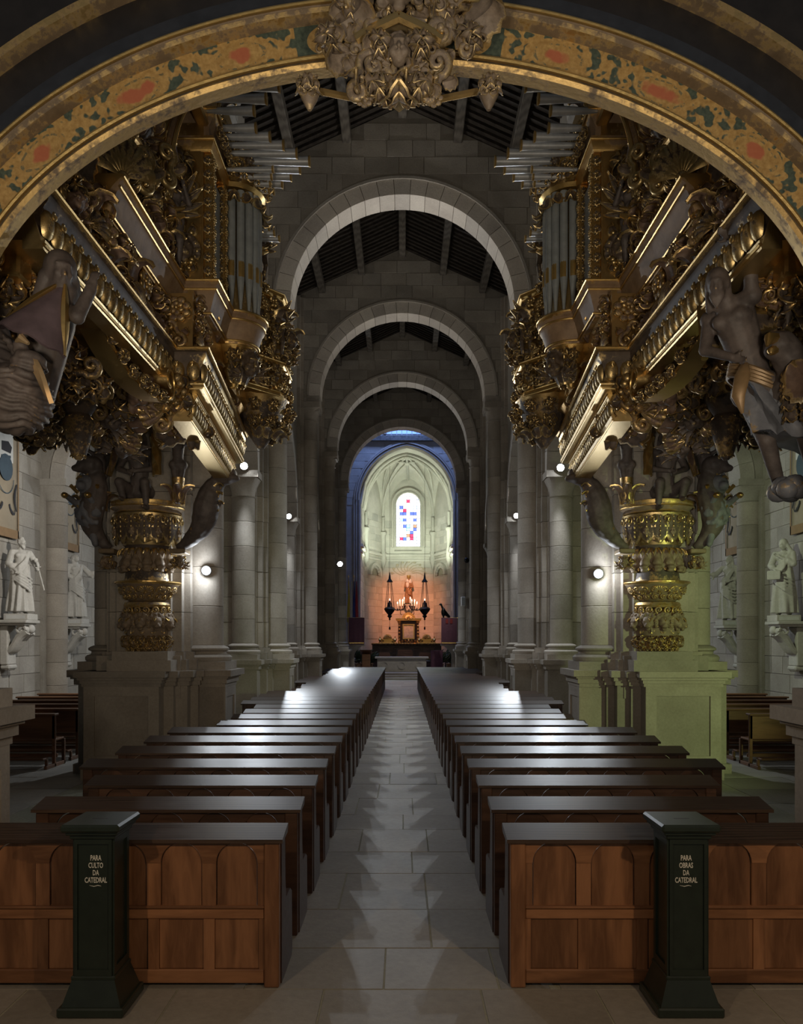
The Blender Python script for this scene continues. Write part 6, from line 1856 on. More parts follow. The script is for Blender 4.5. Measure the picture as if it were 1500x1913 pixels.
fb = thing('fleecy_beast', 'dark fleecy carved beast with a gilded lip hanging below the left organ', 'carved figure', (-3.03, 6.2, 3.8))
b_ = MB(); b_.ell((-3.03, 6.22, 4.03), (.25, .24, .24), 24, 16); b_.cone((-3.15, 6.3, 4.15), (-3.3, 6.4, 4.5), .2, .16); b_.ell((-2.87, 6.08, 4.22), (.12, .12, .10)); b_.ell((-2.92, 6.06, 4.33), (.05, .04, .05)); b_.cone((-2.98, 6.12, 4.33), (-3.05, 6.1, 4.42), .04, .015)
me_ = remesh(b_, .012, 2, (), M_SKIN_D, 'body')
for v in me_.vertices:                                              # carved locks of the fleece
    w_ = noise.noise(v.co * 7); v.co += v.normal * (.011 * math.sin(v.co.z * 120 + 5 * w_ + v.co.x * 14) + .008 * noise.noise(v.co * 22)) * (1 if v.co.z < 4.2 else .4)
o = place_mesh('body', me_, fb, (0, 0, 0)); o.location = -WORLD[fb.name]
rows = [[(-2.86 + .17 * t ** .8 - .06 * u + .02 * math.sin(t * 4), 6.02 - .05 * math.sin(PI * t) + .05 * u, 4.30 - .36 * t - .05 * u * (1 - t) + .08 * u * t) for u in [i / 5 for i in range(6)]] for t in [j / 10 for j in range(11)]]
MB().sheet(rows, .03).build('gilded_lip', M_LIP, fb, 60); MB().tube([(-2.93, 6.03, 4.36), (-2.88, 6.0, 4.37), (-2.83, 5.99, 4.33)], [.012, .03, .012], 7).build('brow_glint', M_LIP, fb, True)  # pale bar on the brow stands in for a bright highlight
cf.location += Vector((.32, -.72, -.33)); fb.location += Vector((.36, -.72, -.27))          # clear of the gallery, just behind the choir arch
for i in range(14): orn(('leaf_clump#0', 'scroll', 'leaf_clump#2', 'acanthus_leaf')[i % 4], (-2.75 - .12 * (i % 5), 6.5 + .05 * i, 4.15 + .05 * (i % 7)), (.6, -.8, 0), .34, ORG, M_GILT_D, roll=i)

# ---------------------------------------------------------------- painted choir arch
ACX, ACZ, AY = -.02, 3.865, 5.0
arch = thing('choir_arch', 'painted and gilded wooden choir arch spanning the nave in front of both organs', 'arch', (ACX, AY, ACZ))


def arch_ring(name, prof, mat, smooth=40, n=96, a0=-1.5, a1=1.5):
    """profile (radius, y) swept along the half ellipse of the arch and down its jambs; closed section. UV: run along the arch, radius"""
    cl = centre_line(n); rows = [[(x + nx * (r - 4.03), y, z + nz * (r - 4.03)) for r, y in prof] for x, z, nx, nz, u in cl]
    o = MB().grid(rows, True, True).build(name, mat, arch, smooth); me = o.data; uv = me.uv_layers.new(name='run'); k = len(prof)
    for l in me.loops:
        i, j = divmod(l.vertex_index, k); uv.data[l.index].uv = (cl[i][4], prof[j][0])
    return o


EA, EB = 2.685, 1.795


def centre_line(n):
    """points of the arch with outward normals and the distance run from the crown"""
    pts = [(ACX - EA, .02 + (ACZ - .02) * i / 6, -1, 0) for i in range(6)]
    for i in range(n + 1):
        f = -PI / 2 + PI * i / n; x, z = EA * math.sin(f), EB * math.cos(f); q = Vector((x / EA ** 2, z / EB ** 2)).normalized(); pts.append((ACX + x, ACZ + z, q.x, q.y))
    pts += [(ACX + EA, ACZ - (ACZ - .02) * (i + 1) / 6, 1, 0) for i in range(6)]
    L_ = [0]
    for a, b in zip(pts, pts[1:]): L_.append(L_[-1] + math.hypot(a[0] - b[0], a[1] - b[1]))
    return [(*p, l - L_[-1] / 2) for p, l in zip(pts, L_)]


def band_mat():
    m, nt, b = nodes('painted_band')
    tc = N(nt, 'ShaderNodeTexCoord'); sp_ = N(nt, 'ShaderNodeSeparateXYZ'); L(nt, tc.outputs['UV'], sp_.inputs[0])
    x, r = sp_.outputs[0], sp_.outputs[1]
    nz = noise_(nt, tc.outputs['Object'], 10, 2, .5); nz2 = noise_(nt, tc.outputs['Object'], 38, 3, .6)
    ang = math_(nt, 'ABSOLUTE', x)
    s = math_(nt, 'DIVIDE', math_(nt, 'SUBTRACT', ang, .95), .645); v = math_(nt, 'DIVIDE', math_(nt, 'SUBTRACT', r, 4.14), .23)
    k = math_(nt, 'ROUND', s); ds = math_(nt, 'SUBTRACT', s, k); odd = math_(nt, 'ABSOLUTE', math_(nt, 'MODULO', k, 2.0))
    w_ = math_(nt, 'ADD', math_(nt, 'MULTIPLY', nz, .16), -.08)
    def ellipse(a, b_, vc, wob): 
        p_ = math_(nt, 'DIVIDE', ds, a); q = math_(nt, 'DIVIDE', math_(nt, 'SUBTRACT', v, vc), b_)
        return math_(nt, 'ADD', math_(nt, 'ADD', math_(nt, 'MULTIPLY', p_, p_), math_(nt, 'MULTIPLY', q, q)), math_(nt, 'MULTIPLY', w_, wob))
    red = ramp(nt, ellipse(math_(nt, 'ADD', .11, math_(nt, 'MULTIPLY', odd, .10)), .20, .53, 18.0), [(.5, (1, 1, 1)), (1.0, (0, 0, 0))])
    disc = ramp(nt, ellipse(.31, .40, .53, 6.0), [(.88, (1, 1, 1)), (.96, (0, 0, 0))])
    ringl = ramp(nt, math_(nt, 'ABSOLUTE', math_(nt, 'SUBTRACT', ellipse(.22, .30, .53, 4.0), 1.0)), [(.10, (1, 1, 1)), (.2, (0, 0, 0))])
    ringl = math_(nt, 'MULTIPLY', ringl, ramp(nt, nz2, [(.48, (0, 0, 0)), (.55, (1, 1, 1))]))
    fol = math_(nt, 'ABSOLUTE', math_(nt, 'SUBTRACT', nz, .5)); fol = ramp(nt, fol, [(.055, (1, 1, 1)), (.085, (0, 0, 0))])
    # interlaced bands at the two ends: a light ring on a dark ground
    ends = math_(nt, 'ADD', math_(nt, 'LESS_THAN', s, -.52), math_(nt, 'GREATER_THAN', s, 2.62))
    e1 = math_(nt, 'ADD', s, .95); e2 = math_(nt, 'SUBTRACT', s, 3.05)
    def ring(e, c):
        p_ = math_(nt, 'DIVIDE', e, .32); q = math_(nt, 'DIVIDE', math_(nt, 'SUBTRACT', v, .55), .46); d_ = math_(nt, 'SQRT', math_(nt, 'ADD', math_(nt, 'MULTIPLY', p_, p_), math_(nt, 'MULTIPLY', q, q)))
        return math_(nt, 'LESS_THAN', math_(nt, 'ABSOLUTE', math_(nt, 'SUBTRACT', d_, .8)), .22)
    endl = math_(nt, 'MAXIMUM', ring(e1, 0), ring(e2, 0))
    och = ramp(nt, nz2, [(.3, (.32, .18, .05)), (.7, (.50, .31, .105))]); grn = ramp(nt, nz2, [(.3, (.035, .05, .035)), (.7, (.09, .11, .075))])
    body = math_(nt, 'MAXIMUM', disc, fol)
    body = math_(nt, 'ADD', math_(nt, 'MULTIPLY', body, math_(nt, 'SUBTRACT', 1.0, ends)), math_(nt, 'MULTIPLY', endl, ends))
    body = math_(nt, 'MAXIMUM', body, math_(nt, 'LESS_THAN', v, .15)); body = math_(nt, 'MULTIPLY', body, math_(nt, 'GREATER_THAN', math_(nt, 'ABSOLUTE', math_(nt, 'SUBTRACT', v, .17)), .022))
    body = math_(nt, 'MULTIPLY', body, math_(nt, 'SUBTRACT', 1.0, math_(nt, 'MULTIPLY', ringl, .75)))
    col = mix(nt, body, grn, och); col = mix(nt, math_(nt, 'MULTIPLY', math_(nt, 'MULTIPLY', red, .85), math_(nt, 'SUBTRACT', 1.0, ends)), col, (.42, .10, .05))
    L(nt, col, b.inputs['Base Color']); b.inputs['Roughness'].default_value = .55
    return m


M_BAND = band_mat()
M_ARCHGOLD = gilt_mat('arch_moulding', (0.12, 0.080, 0.043), (0.23, 0.158, 0.09), (0.60, 0.41, 0.17), 0.16, 0.42)
M_ARCHDARK = plain('arch_dark_boards', (0.022, 0.018, 0.016), 0.55, var=.3)
M_ARCHBLUE = plain('arch_slate_board', (0.030, 0.032, 0.038), 0.5, var=.3)


def wob(c, r, n=8): return [(c[0] + r * math.cos(2 * PI * i / n), c[1] + r * math.sin(2 * PI * i / n)) for i in range(n)]


arch_ring('soffit_moulding', [(4.03, 4.92), (4.04, 5.03), (4.15, 5.06), (4.14, 5.02), (4.125, 4.97), (4.10, 4.96), (4.085, 4.93), (4.05, 4.90)], M_ARCHGOLD)
arch_ring('gold_bead', wob((4.12, 4.955), .018), M_GOLD)
arch_ring('painted_frieze', [(4.13, 5.03), (4.375, 5.00), (4.375, 5.06), (4.15, 5.06)], M_BAND)
arch_ring('upper_moulding', [(4.36, 4.99), (4.38, 4.93), (4.405, 4.92), (4.42, 4.95), (4.455, 4.93), (4.47, 4.97), (4.47, 5.2), (4.36, 5.2)], M_ARCHGOLD)
arch_ring('gold_bead', wob((4.44, 4.925), .014), M_GOLD)
arch_ring('slate_board', [(4.46, 4.98), (4.60, 5.0), (4.60, 5.2), (4.46, 5.2)], M_ARCHBLUE)
arch_ring('dark_board', [(4.58, 5.0), (4.84, 5.04), (4.84, 5.2), (4.58, 5.2)], M_ARCHDARK)
arch_ring('outer_moulding', [(4.82, 5.02), (4.84, 4.95), (4.88, 4.94), (4.91, 5.0), (4.91, 5.2), (4.82, 5.2)], M_ARCHGOLD)
m = MB(); n = 64
cl = centre_line(n); inn = [(x + nx * .86, z + nz * .86) for x, z, nx, nz, u in cl]
out = [(x + nx * 5.5, z + nz * 5.5 if z > ACZ else z) for x, z, nx, nz, u in cl]
m.ring_prism(inn, out, 5.06, 5.2, 'y'); m.build('spandrel_boards', M_ARCHDARK, arch)
# carved cartouche at the crown
M_CART = gilt_mat('cartouche_carving', (0.13, 0.095, 0.065), (0.27, 0.205, 0.15), (0.58, 0.43, 0.22), 0.06, 0.48)
cart = thing('cartouche', 'carved and gilded cartouche with acanthus at the crown of the choir arch', 'carved ornament', (ACX, 4.9, 5.55))
PXM = 4.9 / 1490                                                   # metres to one thousand-five-hundredth of the picture at this depth


def cp(px, py, y=4.88): return (ACX + (px - 745) * PXM, y, 2.1 + (1196 - py) * PXM)


m = MB(); m.prism([(p[0], p[2]) for p in [cp(655, 60), cp(690, 150), cp(745, 190), cp(800, 150), cp(835, 60), cp(820, -30), cp(670, -30)]], 4.86, 5.0, 'y'); cb = m.build('backboard', M_CART, cart)
for s_ in (-1, 1):
    for px, py, k_, sz, roll in ((60, 35, 'scroll', .40, .3), (118, 70, 'acanthus_leaf', .30, -1.1), (128, 92, 'leaf_clump#0', .25, .4), (100, 95, 'scroll', .26, 1.0), (48, 185, 'leaf_clump#1', .22, 0), (62, 160, 'scroll', .28, -.4), (20, 190, 'leaf_clump#2', .24, 0), (45, 130, 'acanthus_leaf', .26, 2.4), (30, 15, 'fruit_cluster', .26, 0), (82, 30, 'leaf_clump#2', .26, 0), (70, 5, 'scroll', .3, 0), (78, 110, 'acanthus_leaf', .26, 1.9), (26, 160, 'fruit_cluster', .2, 0), (64, 195, 'rosette', .13, 0)):
        o = orn(k_, cp(745 + s_ * px, py, 4.85), (0, -1, -.15), (sz * s_, sz, sz), cart, M_CART, roll=roll)
    # raking pediment mouldings
    MB().tube([cp(745, 66, 4.76), cp(745 + s_ * 52, 86, 4.78), cp(745 + s_ * 78, 98, 4.80)], .028, 6).build('raking_moulding', M_ARCHGOLD, cart, 40)
    MB().tube([cp(745, 56, 4.77), cp(745 + s_ * 52, 76, 4.79), cp(745 + s_ * 80, 88, 4.81)], .015, 6).build('raking_moulding', M_GOLD, cart, 40)
    # drops hanging from the arch on either side
    dpn = MB().lathe([(.012, 0), (.03, .03), (.055, .08), (.07, .12)], 10, cp(745 + s_ * 170, 190, 4.98)).build('leaf_drop', M_CART, cart, 50)
    for q in range(3): orn('acanthus_leaf', cp(745 + s_ * 170 + (q - 1) * 8, 158, 4.94 - .02 * (1 - abs(q - 1))), ((q - 1) * .35, -1, .5), (.14, -.085, .08), dpn, M_CART)
    orn('leaf_clump#1', cp(745 + s_ * 170, 158, 4.93), (0, -1, 0), .16, dpn, M_CART)
    MB().tube([cp(745 + s_ * 150, 150, 5.0), cp(745 + s_ * 110, 158, 5.0), cp(745 + s_ * 75, 165, 5.0)], .022, 6).build('string_moulding', M_ARCHGOLD, cart, 40)
orn('shell', cp(745, 105, 4.82), (0, -1, -.1), (.30, -.24, .24), cart, M_CART); orn('cherub_head', cp(745, 132, 4.79), (0, -1, -.1), .24, cart, M_CART)
for q in (-1, 1): orn('leaf_clump#0', cp(745 + q * 38, 112, 4.82), (0, -1, 0), .24, cart, M_CART); orn('acanthus_leaf', cp(745 + q * 24, 168, 4.84), (q * .3, -1, 0), (.2, -.2, .2), cart, M_CART); orn('lion_mask', cp(745, 18, 4.82), (0, -1, -.1), .34, cart, M_CART)
orn('acanthus_leaf', cp(745, 150, 4.84), (0, -1, 0), (.40, -.30, .3), cart, M_CART); orn('acanthus_leaf', cp(745, 176, 4.84), (0, -1, 0), (.26, -.20, .2), cart, M_CART)
orn('scroll', cp(720, 165, 4.82), (0, -1, 0), .26, cart, M_CART, roll=.8); orn('scroll', cp(770, 165, 4.82), (0, -1, 0), (-.26, .26, .26), cart, M_CART, roll=.8)

# ---------------------------------------------------------------- chancel furniture
M_ALTAR = plain('altar_stone', (0.42, 0.40, 0.36), .7)
M_DKWOOD = wood_mat('dark_choir_wood', (0.020, 0.011, 0.007), (0.050, 0.028, 0.018), .4)
M_THRONE = gilt_mat('gilded_throne', (0.020, 0.010, 0.006), (0.06, 0.03, 0.018), (0.70, 0.42, 0.13), 0.30, .35)
Z0 = .32
al = thing('altar', 'pale stone altar table on the platform of the chancel', 'altar', (-.03, 45.4, Z0))
MB().cbox(-1.55, 1.49, 45.0, 46.0, Z0 + .74, Z0 + .84, .015).build('mensa', M_ALTAR, al); MB().cbox(-1.42, 1.36, 45.12, 45.9, Z0, Z0 + .74, .015).build('block', M_ALTAR, al)
m = MB()
for x in (-1.0, -.03, .95): m.ring_prism(arc(x, Z0 + .36, .16, 0, 2 * PI, 20), arc(x, Z0 + .36, .22, 0, 2 * PI, 20), 45.09, 45.13, 'y')
m.build('carved_roundel', M_ALTAR, al)
for i, x in enumerate((-2.15, -1.15, .18, 1.45, 2.3)):
    big = i == 2; hh = 1.25 if big else 1.05; w_ = .58 if big else .48
    ch = thing('altar_chair', '%s behind the altar' % ('tall dark celebrant chair at the middle' if big else 'dark round-backed chair, %s' % ('outermost on the left', 'inner one on the left', '', 'inner one on the right', 'outermost on the right')[i]), 'chair', (x, 50.2, Z0))
    MB().cbox(x - w_, x + w_, 49.9, 50.5, Z0 + .40, Z0 + .50, .02).build('seat', M_DKWOOD, ch)
    pts = [(x - w_, Z0 + .5), (x + w_, Z0 + .5), (x + w_, Z0 + hh - .25)] + arc(x, Z0 + hh - .25, w_, 0, PI, 12)[1:-1] + [(x - w_, Z0 + hh - .25)]
    pts = [(a, min(b, Z0 + hh)) for a, b in pts]
    MB().prism(pts, 50.45, 50.52, 'y').build('backrest', M_DKWOOD, ch); MB().prism([(x + (a - x) * .82, Z0 + .5 + (b - Z0 - .5) * .88 + .03) for a, b in pts], 50.42, 50.46, 'y').build('back_panel', M_BENCH, ch)
    for dx in (-w_ + .03, w_ - .08):
        for yy in (49.92, 50.44): MB().cbox(x + dx, x + dx + .06, yy, yy + .06, Z0, Z0 + .42, .01).build('leg', M_DKWOOD, ch)
        MB().cbox(x + dx, x + dx + .06, 49.95, 50.5, Z0 + .72, Z0 + .77, .01).build('armrest', M_DKWOOD, ch)
# stalls with the gilded sacrament house
stl = thing('choir_stalls', 'dark gilded choir stalls against the apse wall', 'stalls', (.35, 53.2, Z0))
MB().cbox(-2.0, 2.6, 53.0, 53.5, Z0, 1.78, .02).build('stall_back', M_DKWOOD, stl); m = MB(); m.cbox(-2.05, 2.65, 52.85, 53.55, 1.78, 1.90, .02); m.build('cornice', M_DKWOOD, stl)
MB().tube([(-2.05, 52.84, 1.89), (2.65, 52.84, 1.89)], .02, 6).build('gold_fillet', M_GOLD, stl)
for k in range(22): orn('acanthus_leaf', (-1.95 + .215 * k, 52.84, 1.80), (0, -1, 0), (.2, .12, .14), stl, M_THRONE)
for k in range(7):
    x = -1.75 + .68 * k; MB().prism([(x - .28, .9), (x + .28, .9), (x + .28, 1.4)] + arc(x, 1.4, .28, 0, PI, 10)[1:-1] + [(x - .28, 1.4)], 52.95, 53.0, 'y').build('stall_panel', M_DKWOOD, stl)
for x in (-.98, 1.62):
    o = MB().prism([(x - .62, 1.90), (x + .62, 1.90), (x + .5, 2.12), (x + .3, 2.2)] + arc(x, 2.2, .3, 0, PI, 10)[1:-1] + [(x - .3, 2.2), (x - .5, 2.12)], 53.05, 53.2, 'y').build('gable', M_THRONE, stl)
    for dx in (-.5, .5): MB().lathe([(.09, 1.9), (.05, 2.0), (.12, 2.12), (.03, 2.26), (.05, 2.32), (.0, 2.36)], 10, (x + dx, 53.05, 0)).build('finial', M_GOLD, o, True)
    orn('shell', (x, 53.02, 2.28), (0, -1, 0), .42, o, M_THRONE); orn('scroll', (x - .4, 53.02, 2.02), (0, -1, 0), .3, o, M_THRONE); orn('scroll', (x + .4, 53.02, 2.02), (0, -1, 0), .3, o, M_THRONE)
th = thing('sacrament_throne', 'tall gilded tabernacle throne with columns and a curved pediment', 'tabernacle', (.42, 53.6, 1.9))
MB().cbox(-.26, 1.10, 53.5, 53.9, 1.88, 3.42, .02).build('back', M_DKWOOD, th); MB().cbox(.10, .74, 53.42, 53.5, 2.25, 3.10, .01).build('icon', plain('icon_panel', (.62, .54, .36), .5, var=.35), th)
m = MB(); 
for a in ((.02, .82, 2.17, 2.25), (.02, .82, 3.10, 3.18), (.02, .10, 2.25, 3.10), (.74, .82, 2.25, 3.10)): m.box(a[0], a[1], 53.38, 53.48, a[2], a[3])
m.build('icon_frame', M_GOLD, th)
for x in (-.20, 1.04):
    MB().lathe([(.12, 1.9), (.12, 2.02), (.075, 2.1), (.085, 2.6), (.07, 3.2), (.12, 3.3), (.13, 3.4)], 12, (x, 53.42, 0)).build('column', M_THRONE, th, True)
    for q in range(5): orn('rosette', (x, 53.33, 2.15 + .23 * q), (0, -1, 0), .14, th, M_GOLD)
o = MB().cbox(-.42, 1.26, 53.3, 53.9, 3.40, 3.52, .02).build('entablature', M_THRONE, th); MB().cbox(-.46, 1.30, 53.26, 53.9, 3.52, 3.57, .01).build('cornice', M_GOLD, th)
MB().ring_prism(arc(.42, 3.5, .30, 0, PI, 14), arc(.42, 3.5, .46, 0, PI, 14), 53.3, 53.6, 'y').build('pediment', M_THRONE, th); orn('shell', (.42, 53.36, 3.56), (0, -1, 0), .5, th, M_GOLD)
for k in range(5): orn('cherub_head' if k == 2 else 'leaf_clump#0', (.0 + .21 * k, 53.4, 2.05), (0, -1, 0), .24, th, M_GOLD)
# Virgin on her console
VM = human(dict(el=(.24, -.08, 1.14), hl=(.05, -.2, 1.12), er=(-.24, -.08, 1.14), hr=(-.08, -.2, 1.16)), (0, -1, 0), 'hood', False, True, 1.1, False, .016, wood_mat('painted_robe', (.16, .09, .045), (.30, .18, .09), .6), 2, 'robed_figure', seed=5)
vg = thing('statue', 'tall crowned Virgin in a brown robe under the apse window', 'statue', (.45, 55.6, 4.55))
place_mesh('robed_figure', VM, vg, (.45, 55.55, 4.62), .15, 1.05)
MB().lathe([(.09, 6.38), (.12, 6.46), (.15, 6.62), (.13, 6.6)], 12, (.45, 55.55, 0)).build('crown', M_GOLD, vg, True)
m = MB(); m.ell((.36, 55.34, 5.95), (.12, .12, .22)); m.ell((.36, 55.30, 6.2), (.09, .09, .1)); m.ell((.45, 55.6, 6.1), (.24, .18, .34)); m.build('white_veil', M_WHITE, vg, True)
cs_ = thing('statue_bracket', 'small carved corbel holding the Virgin on the apse wall', 'bracket', (.45, 55.9, 4.2)); m = MB(); m.lathe([(.06, 3.95), (.14, 4.05), (.2, 4.25), (.3, 4.45), (.34, 4.5), (.34, 4.6)], 14, (.45, 55.6, 0)); m.build('corbel', M_CHANCEL, cs_, 40); MB().cbox(.25, .65, 55.55, 55.97, 4.45, 4.58, .01).build('slab', M_CHANCEL, cs_); orn('cherub_head', (.45, 55.34, 4.3), (0, -1, 0), .3, cs_, M_CHANCEL)
# pale stucco scrolls over her
M_STUCCO = plain('stucco_scroll', (.46, .42, .30), .6)
sco = thing('stucco_crest', 'thin gilded stucco scrolls radiating over the Virgin', 'ornament', (.45, 55.95, 6.9))
for k in range(9):
    a = PI * (.02 + .96 * k / 8); m = MB(); m.tube([(.45 + r_ * math.cos(a + .25 * math.sin(r_ * 4)), 55.93, 6.75 + .75 * r_ * math.sin(a + .25 * math.sin(r_ * 4))) for r_ in [.25 + .11 * i for i in range(9)]], [.03, .03, .028, .026, .022, .02, .02, .018, .03], 6); m.build('ray_scroll', M_STUCCO, sco)
    orn('rosette', (.45 + 1.15 * math.cos(a), 55.93, 6.75 + .86 * math.sin(a)), (0, -1, 0), .2, sco, M_STUCCO)
# hanging sanctuary lamps and wall candelabra
for s_, x in ((-1, -.80), (1, 1.42)):
    y = 50.6; sd = SIDE[s_]
    lp = thing('hanging_lamp', 'dark sanctuary lamp hanging on chains, %s of the Virgin' % sd, 'lamp', (x, y, 3.4))
    MB().lathe([(.0, 3.35), (.06, 3.40), (.05, 3.5), (.16, 3.62), (.10, 3.7), (.28, 3.92), (.36, 4.08), (.30, 4.16), (.17, 4.22), (.14, 4.42), (.07, 4.52), (.05, 4.62)], 16, (x, y, 0)).build('bowl', M_DARK, lp, True)
    for k in range(4):
        a = 2 * PI * k / 4 + .5; MB().tube([(x + .32 * math.cos(a), y + .32 * math.sin(a), 4.12), (x + .12 * math.cos(a), y + .12 * math.sin(a), 5.85)], .02, 5).build('chain', M_DARK, lp)
    MB().lathe([(.2, 5.78), (.17, 5.86), (.08, 5.98), (.05, 6.2), (.02, 6.4)], 12, (x, y, 0)).build('canopy', M_DARK, lp, True); MB().lathe([(.008, 6.4), (.008, 13.2)], 6, (x, y, 0)).build('suspension_wire', M_DARK, lp)
    MB().lathe([(.012, 2.95), (.012, 3.36)], 6, (x, y, 0)).build('tassel_cord', M_DARK, lp); MB().lathe([(.01, 2.75), (.06, 2.8), (.04, 2.95)], 8, (x, y, 0)).build('tassel', M_DARK, lp, True)
    MB().lathe([(.03, 4.6), (.035, 4.66), (.0, 4.76)], 8, (x, y, 0)).build('flame', M_FLAME, lp, True)
    cd = thing('candelabrum', 'dark branched candelabrum with lit candles, %s of the Virgin' % sd, 'candelabrum', (x - s_ * .7, y, 4.0))
    MB().tube([(x - s_ * .18, y - .3, 4.06), (x - s_ * .45, y - .3, 4.0), (x - s_ * .85, y - .3, 4.02), (x - s_ * 1.0, y - .3, 4.3)], .035, 8).build('arm', M_DARK, cd, True)
    for k, (dx, h) in enumerate(((.50, .0), (.65, .14), (.82, .16), (.92, .30))):
        cx = x - s_ * dx; cz = 4.05 + h
        MB().tube([(cx + s_ * .06, y - .3, 4.0), (cx, y - .32, cz - .1), (cx, y - .32, cz)], .022, 6).build('branch', M_DARK, cd); MB().lathe([(.02, cz), (.07, cz + .04), (.05, cz + .05)], 10, (cx, y - .32, 0)).build('drip_pan', M_DARK, cd, True)
        MB().lathe([(.028, cz + .05), (.026, cz + .34)], 8, (cx, y - .32, 0)).build('candle', M_CANDLE, cd, 40); MB().lathe([(.018, cz + .34), (.036, cz + .40), (.0, cz + .50)], 8, (cx, y - .32, 0)).build('flame', M_FLAME, cd, True)
        if k == 1: lamp('candle_light', 'POINT', (cx, y - .5, cz + .45), 14, (1, .5, .3), None, .05)
    MB().tube([(x - s_ * .7, y - .3, 3.98), (x - s_ * .68, y - .3, 3.78), (x - s_ * .75, y - .3, 3.70)], .02, 6).build('drop', M_DARK, cd)
    MB().tube([(x - s_ * .18, y - .3, 4.06), (x - s_ * .05, y - .15, 4.1), (x, y, 4.1)], .03, 6).build('stem', M_DARK, cd)
# pulpits left and right of the chancel arch
for s_ in (-1, 1):
    x, y = s_ * 2.75 + (.08 if s_ > 0 else -.02), 43.6; sd = SIDE[s_]
    pu = thing('pulpit', 'brass railed pulpit on a stone stem %s of the altar' % sd, 'pulpit', (x, y, .3))
    MB().cbox(x - .72, x + .72, y - .45, y + .6, 1.78, 1.92, .02).build('platform', M_STONE, pu); MB().lathe([(.30, .32), (.34, .45), (.16, .6), (.15, 1.3), (.24, 1.5), (.55, 1.78)], 16, (x, y, 0)).build('stem', M_STONE, pu, 50)
    for z in (3.30, 1.98): MB().tube([(x - .68, y - .40, z), (x + .68, y - .40, z)], .035, 8).build('rail', M_BRASS, pu, True)
    for k in range(9): MB().lathe([(.018, 1.92), (.018, 3.3)], 8, (x - .64 + .16 * k, y - .40, 0)).build('bar', M_BRASS, pu, True)
    for k in range(4): MB().lathe([(.018, 1.92), (.018, 3.3)], 8, (x - s_ * .64, y - .3 + .25 * k, 0)).build('bar', M_BRASS, pu, True)
    cl = thing('pulpit_cloth', 'purple cloth hanging over the front of the %s pulpit' % sd, 'cloth', (x - s_ * .28, y - .46, 3.3))
    c0 = x - s_ * .30; rows = [[(c0 - .42 + .84 * i / 16, y - .47 - .02 * math.sin(i * 1.3) * (j / 8), 3.32 - 1.45 * j / 8) for i in range(17)] for j in range(9)]
    MB().sheet(rows, .012).build('drape', M_PURPLE, cl, True)
    MB().cbox(c0 - .40, c0 + .40, y - .505, y - .488, 1.92, 1.98, .004).build('fringe', M_BRASS, cl)
    if s_ > 0:
        for dx in (-.12, .12): MB().cbox(c0 + dx - .07, c0 + dx + .07, y - .505, y - .488, 3.0, 3.25, .004).build('applique', M_RED, cl)
        eg = thing('eagle_lectern', 'dark bronze eagle perched on the rail of the right pulpit', 'lectern', (x - .62, y - .4, 3.3)); ex = x - .6
        m = MB(); m.ell((ex, y - .4, 3.62), (.13, .16, .24)); m.cone((ex - .02, y - .4, 3.78), (ex - .12, y - .42, 4.0), .08, .05); m.ell((ex - .15, y - .43, 4.04), (.085, .06, .06)); m.cone((ex - .2, y - .43, 4.03), (ex - .29, y - .43, 3.98), .03, .008); m.cone((ex + .08, y - .38, 3.55), (ex + .34, y - .36, 3.33), .12, .05); m.cone((ex, y - .4, 3.42), (ex, y - .4, 3.30), .05, .06)
        o = place_mesh('body', remesh(m, .02, 2, (), M_DARK, 'body'), eg, (0, 0, 0)); o.location = -WORLD[eg.name]
        MB().tube([(ex + .02, y - .54, 3.78), (ex + .16, y - .52, 3.6), (ex + .36, y - .48, 3.38)], [.06, .09, .02], 8, flat=.4).build('wing', M_DARK, eg, True)
    else:
        for k, (fx, c0_, c1_, lb) in enumerate(((-3.02, (.62, .50, .06), (.62, .60, .52), 'yellow and white flag'), (-2.72, (.05, .08, .3), (.4, .05, .06), 'blue and red flag'))):
            fg = thing('flag', '%s furled on a pole behind the left pulpit' % lb, 'flag', (fx, 44.6, Z0))
            MB().lathe([(.02, Z0), (.02, 5.6), (.05, 5.66), (.0, 5.78)], 8, (fx, 44.6, 0)).build('pole', M_BRASS, fg, True)
            for q, c in enumerate((c0_, c1_)):
                rows = [[(fx + .03 + q * .13 + (.02 + .10 * t) * math.cos(a) * (1 if t < .92 else .8), 44.6 + (.02 + .06 * t) * math.sin(a) + .02 * math.sin(5 * a), 5.4 - 2.3 * t) for a in [2 * PI * i / 16 for i in range(16)]] for t in [j / 10 for j in range(11)]]
                MB().grid(rows, True, True).build('cloth_fold', plain('flag_%d%d' % (k, q), c, .8), fg, True)
    # green plants and stands beside the altar
    for k in range(2):
        gx, gy = s_ * (2.05 + .62 * k) + .12, 46.2 + .5 * k
        pt = thing('potted_plant', 'dark leafy potted plant, %s one %s of the altar' % (('inner', 'outer')[k], sd), 'plant', (gx, gy, Z0)); MB().lathe([(.16, Z0), (.24, Z0 + .4), (.26, Z0 + .42), (.2, Z0 + .42)], 14, (gx, gy, 0)).build('pot', M_GILT_R, pt, 40)
        m = MB(); r_ = random.Random(5 + k)
        for i in range(46):
            a, t = r_.uniform(0, 6.28), r_.uniform(.15, 1.2); d = Vector((math.cos(a) * math.sin(t), math.sin(a) * math.sin(t), math.cos(t))); acanthus(m, Matrix.Translation(Vector((gx, gy, Z0 + .42)) + d * r_.uniform(.0, .5)) @ frame(d.orthogonal(), d, 0, .38), w=.16, curl=1.0, lobes=1, n=6)
        o = m.build('foliage', plain('leaf_green_%d' % (k + (2 if s_ > 0 else 0)), (.02, .035, .014), .5), pt, 60); o['kind'] = 'stuff'
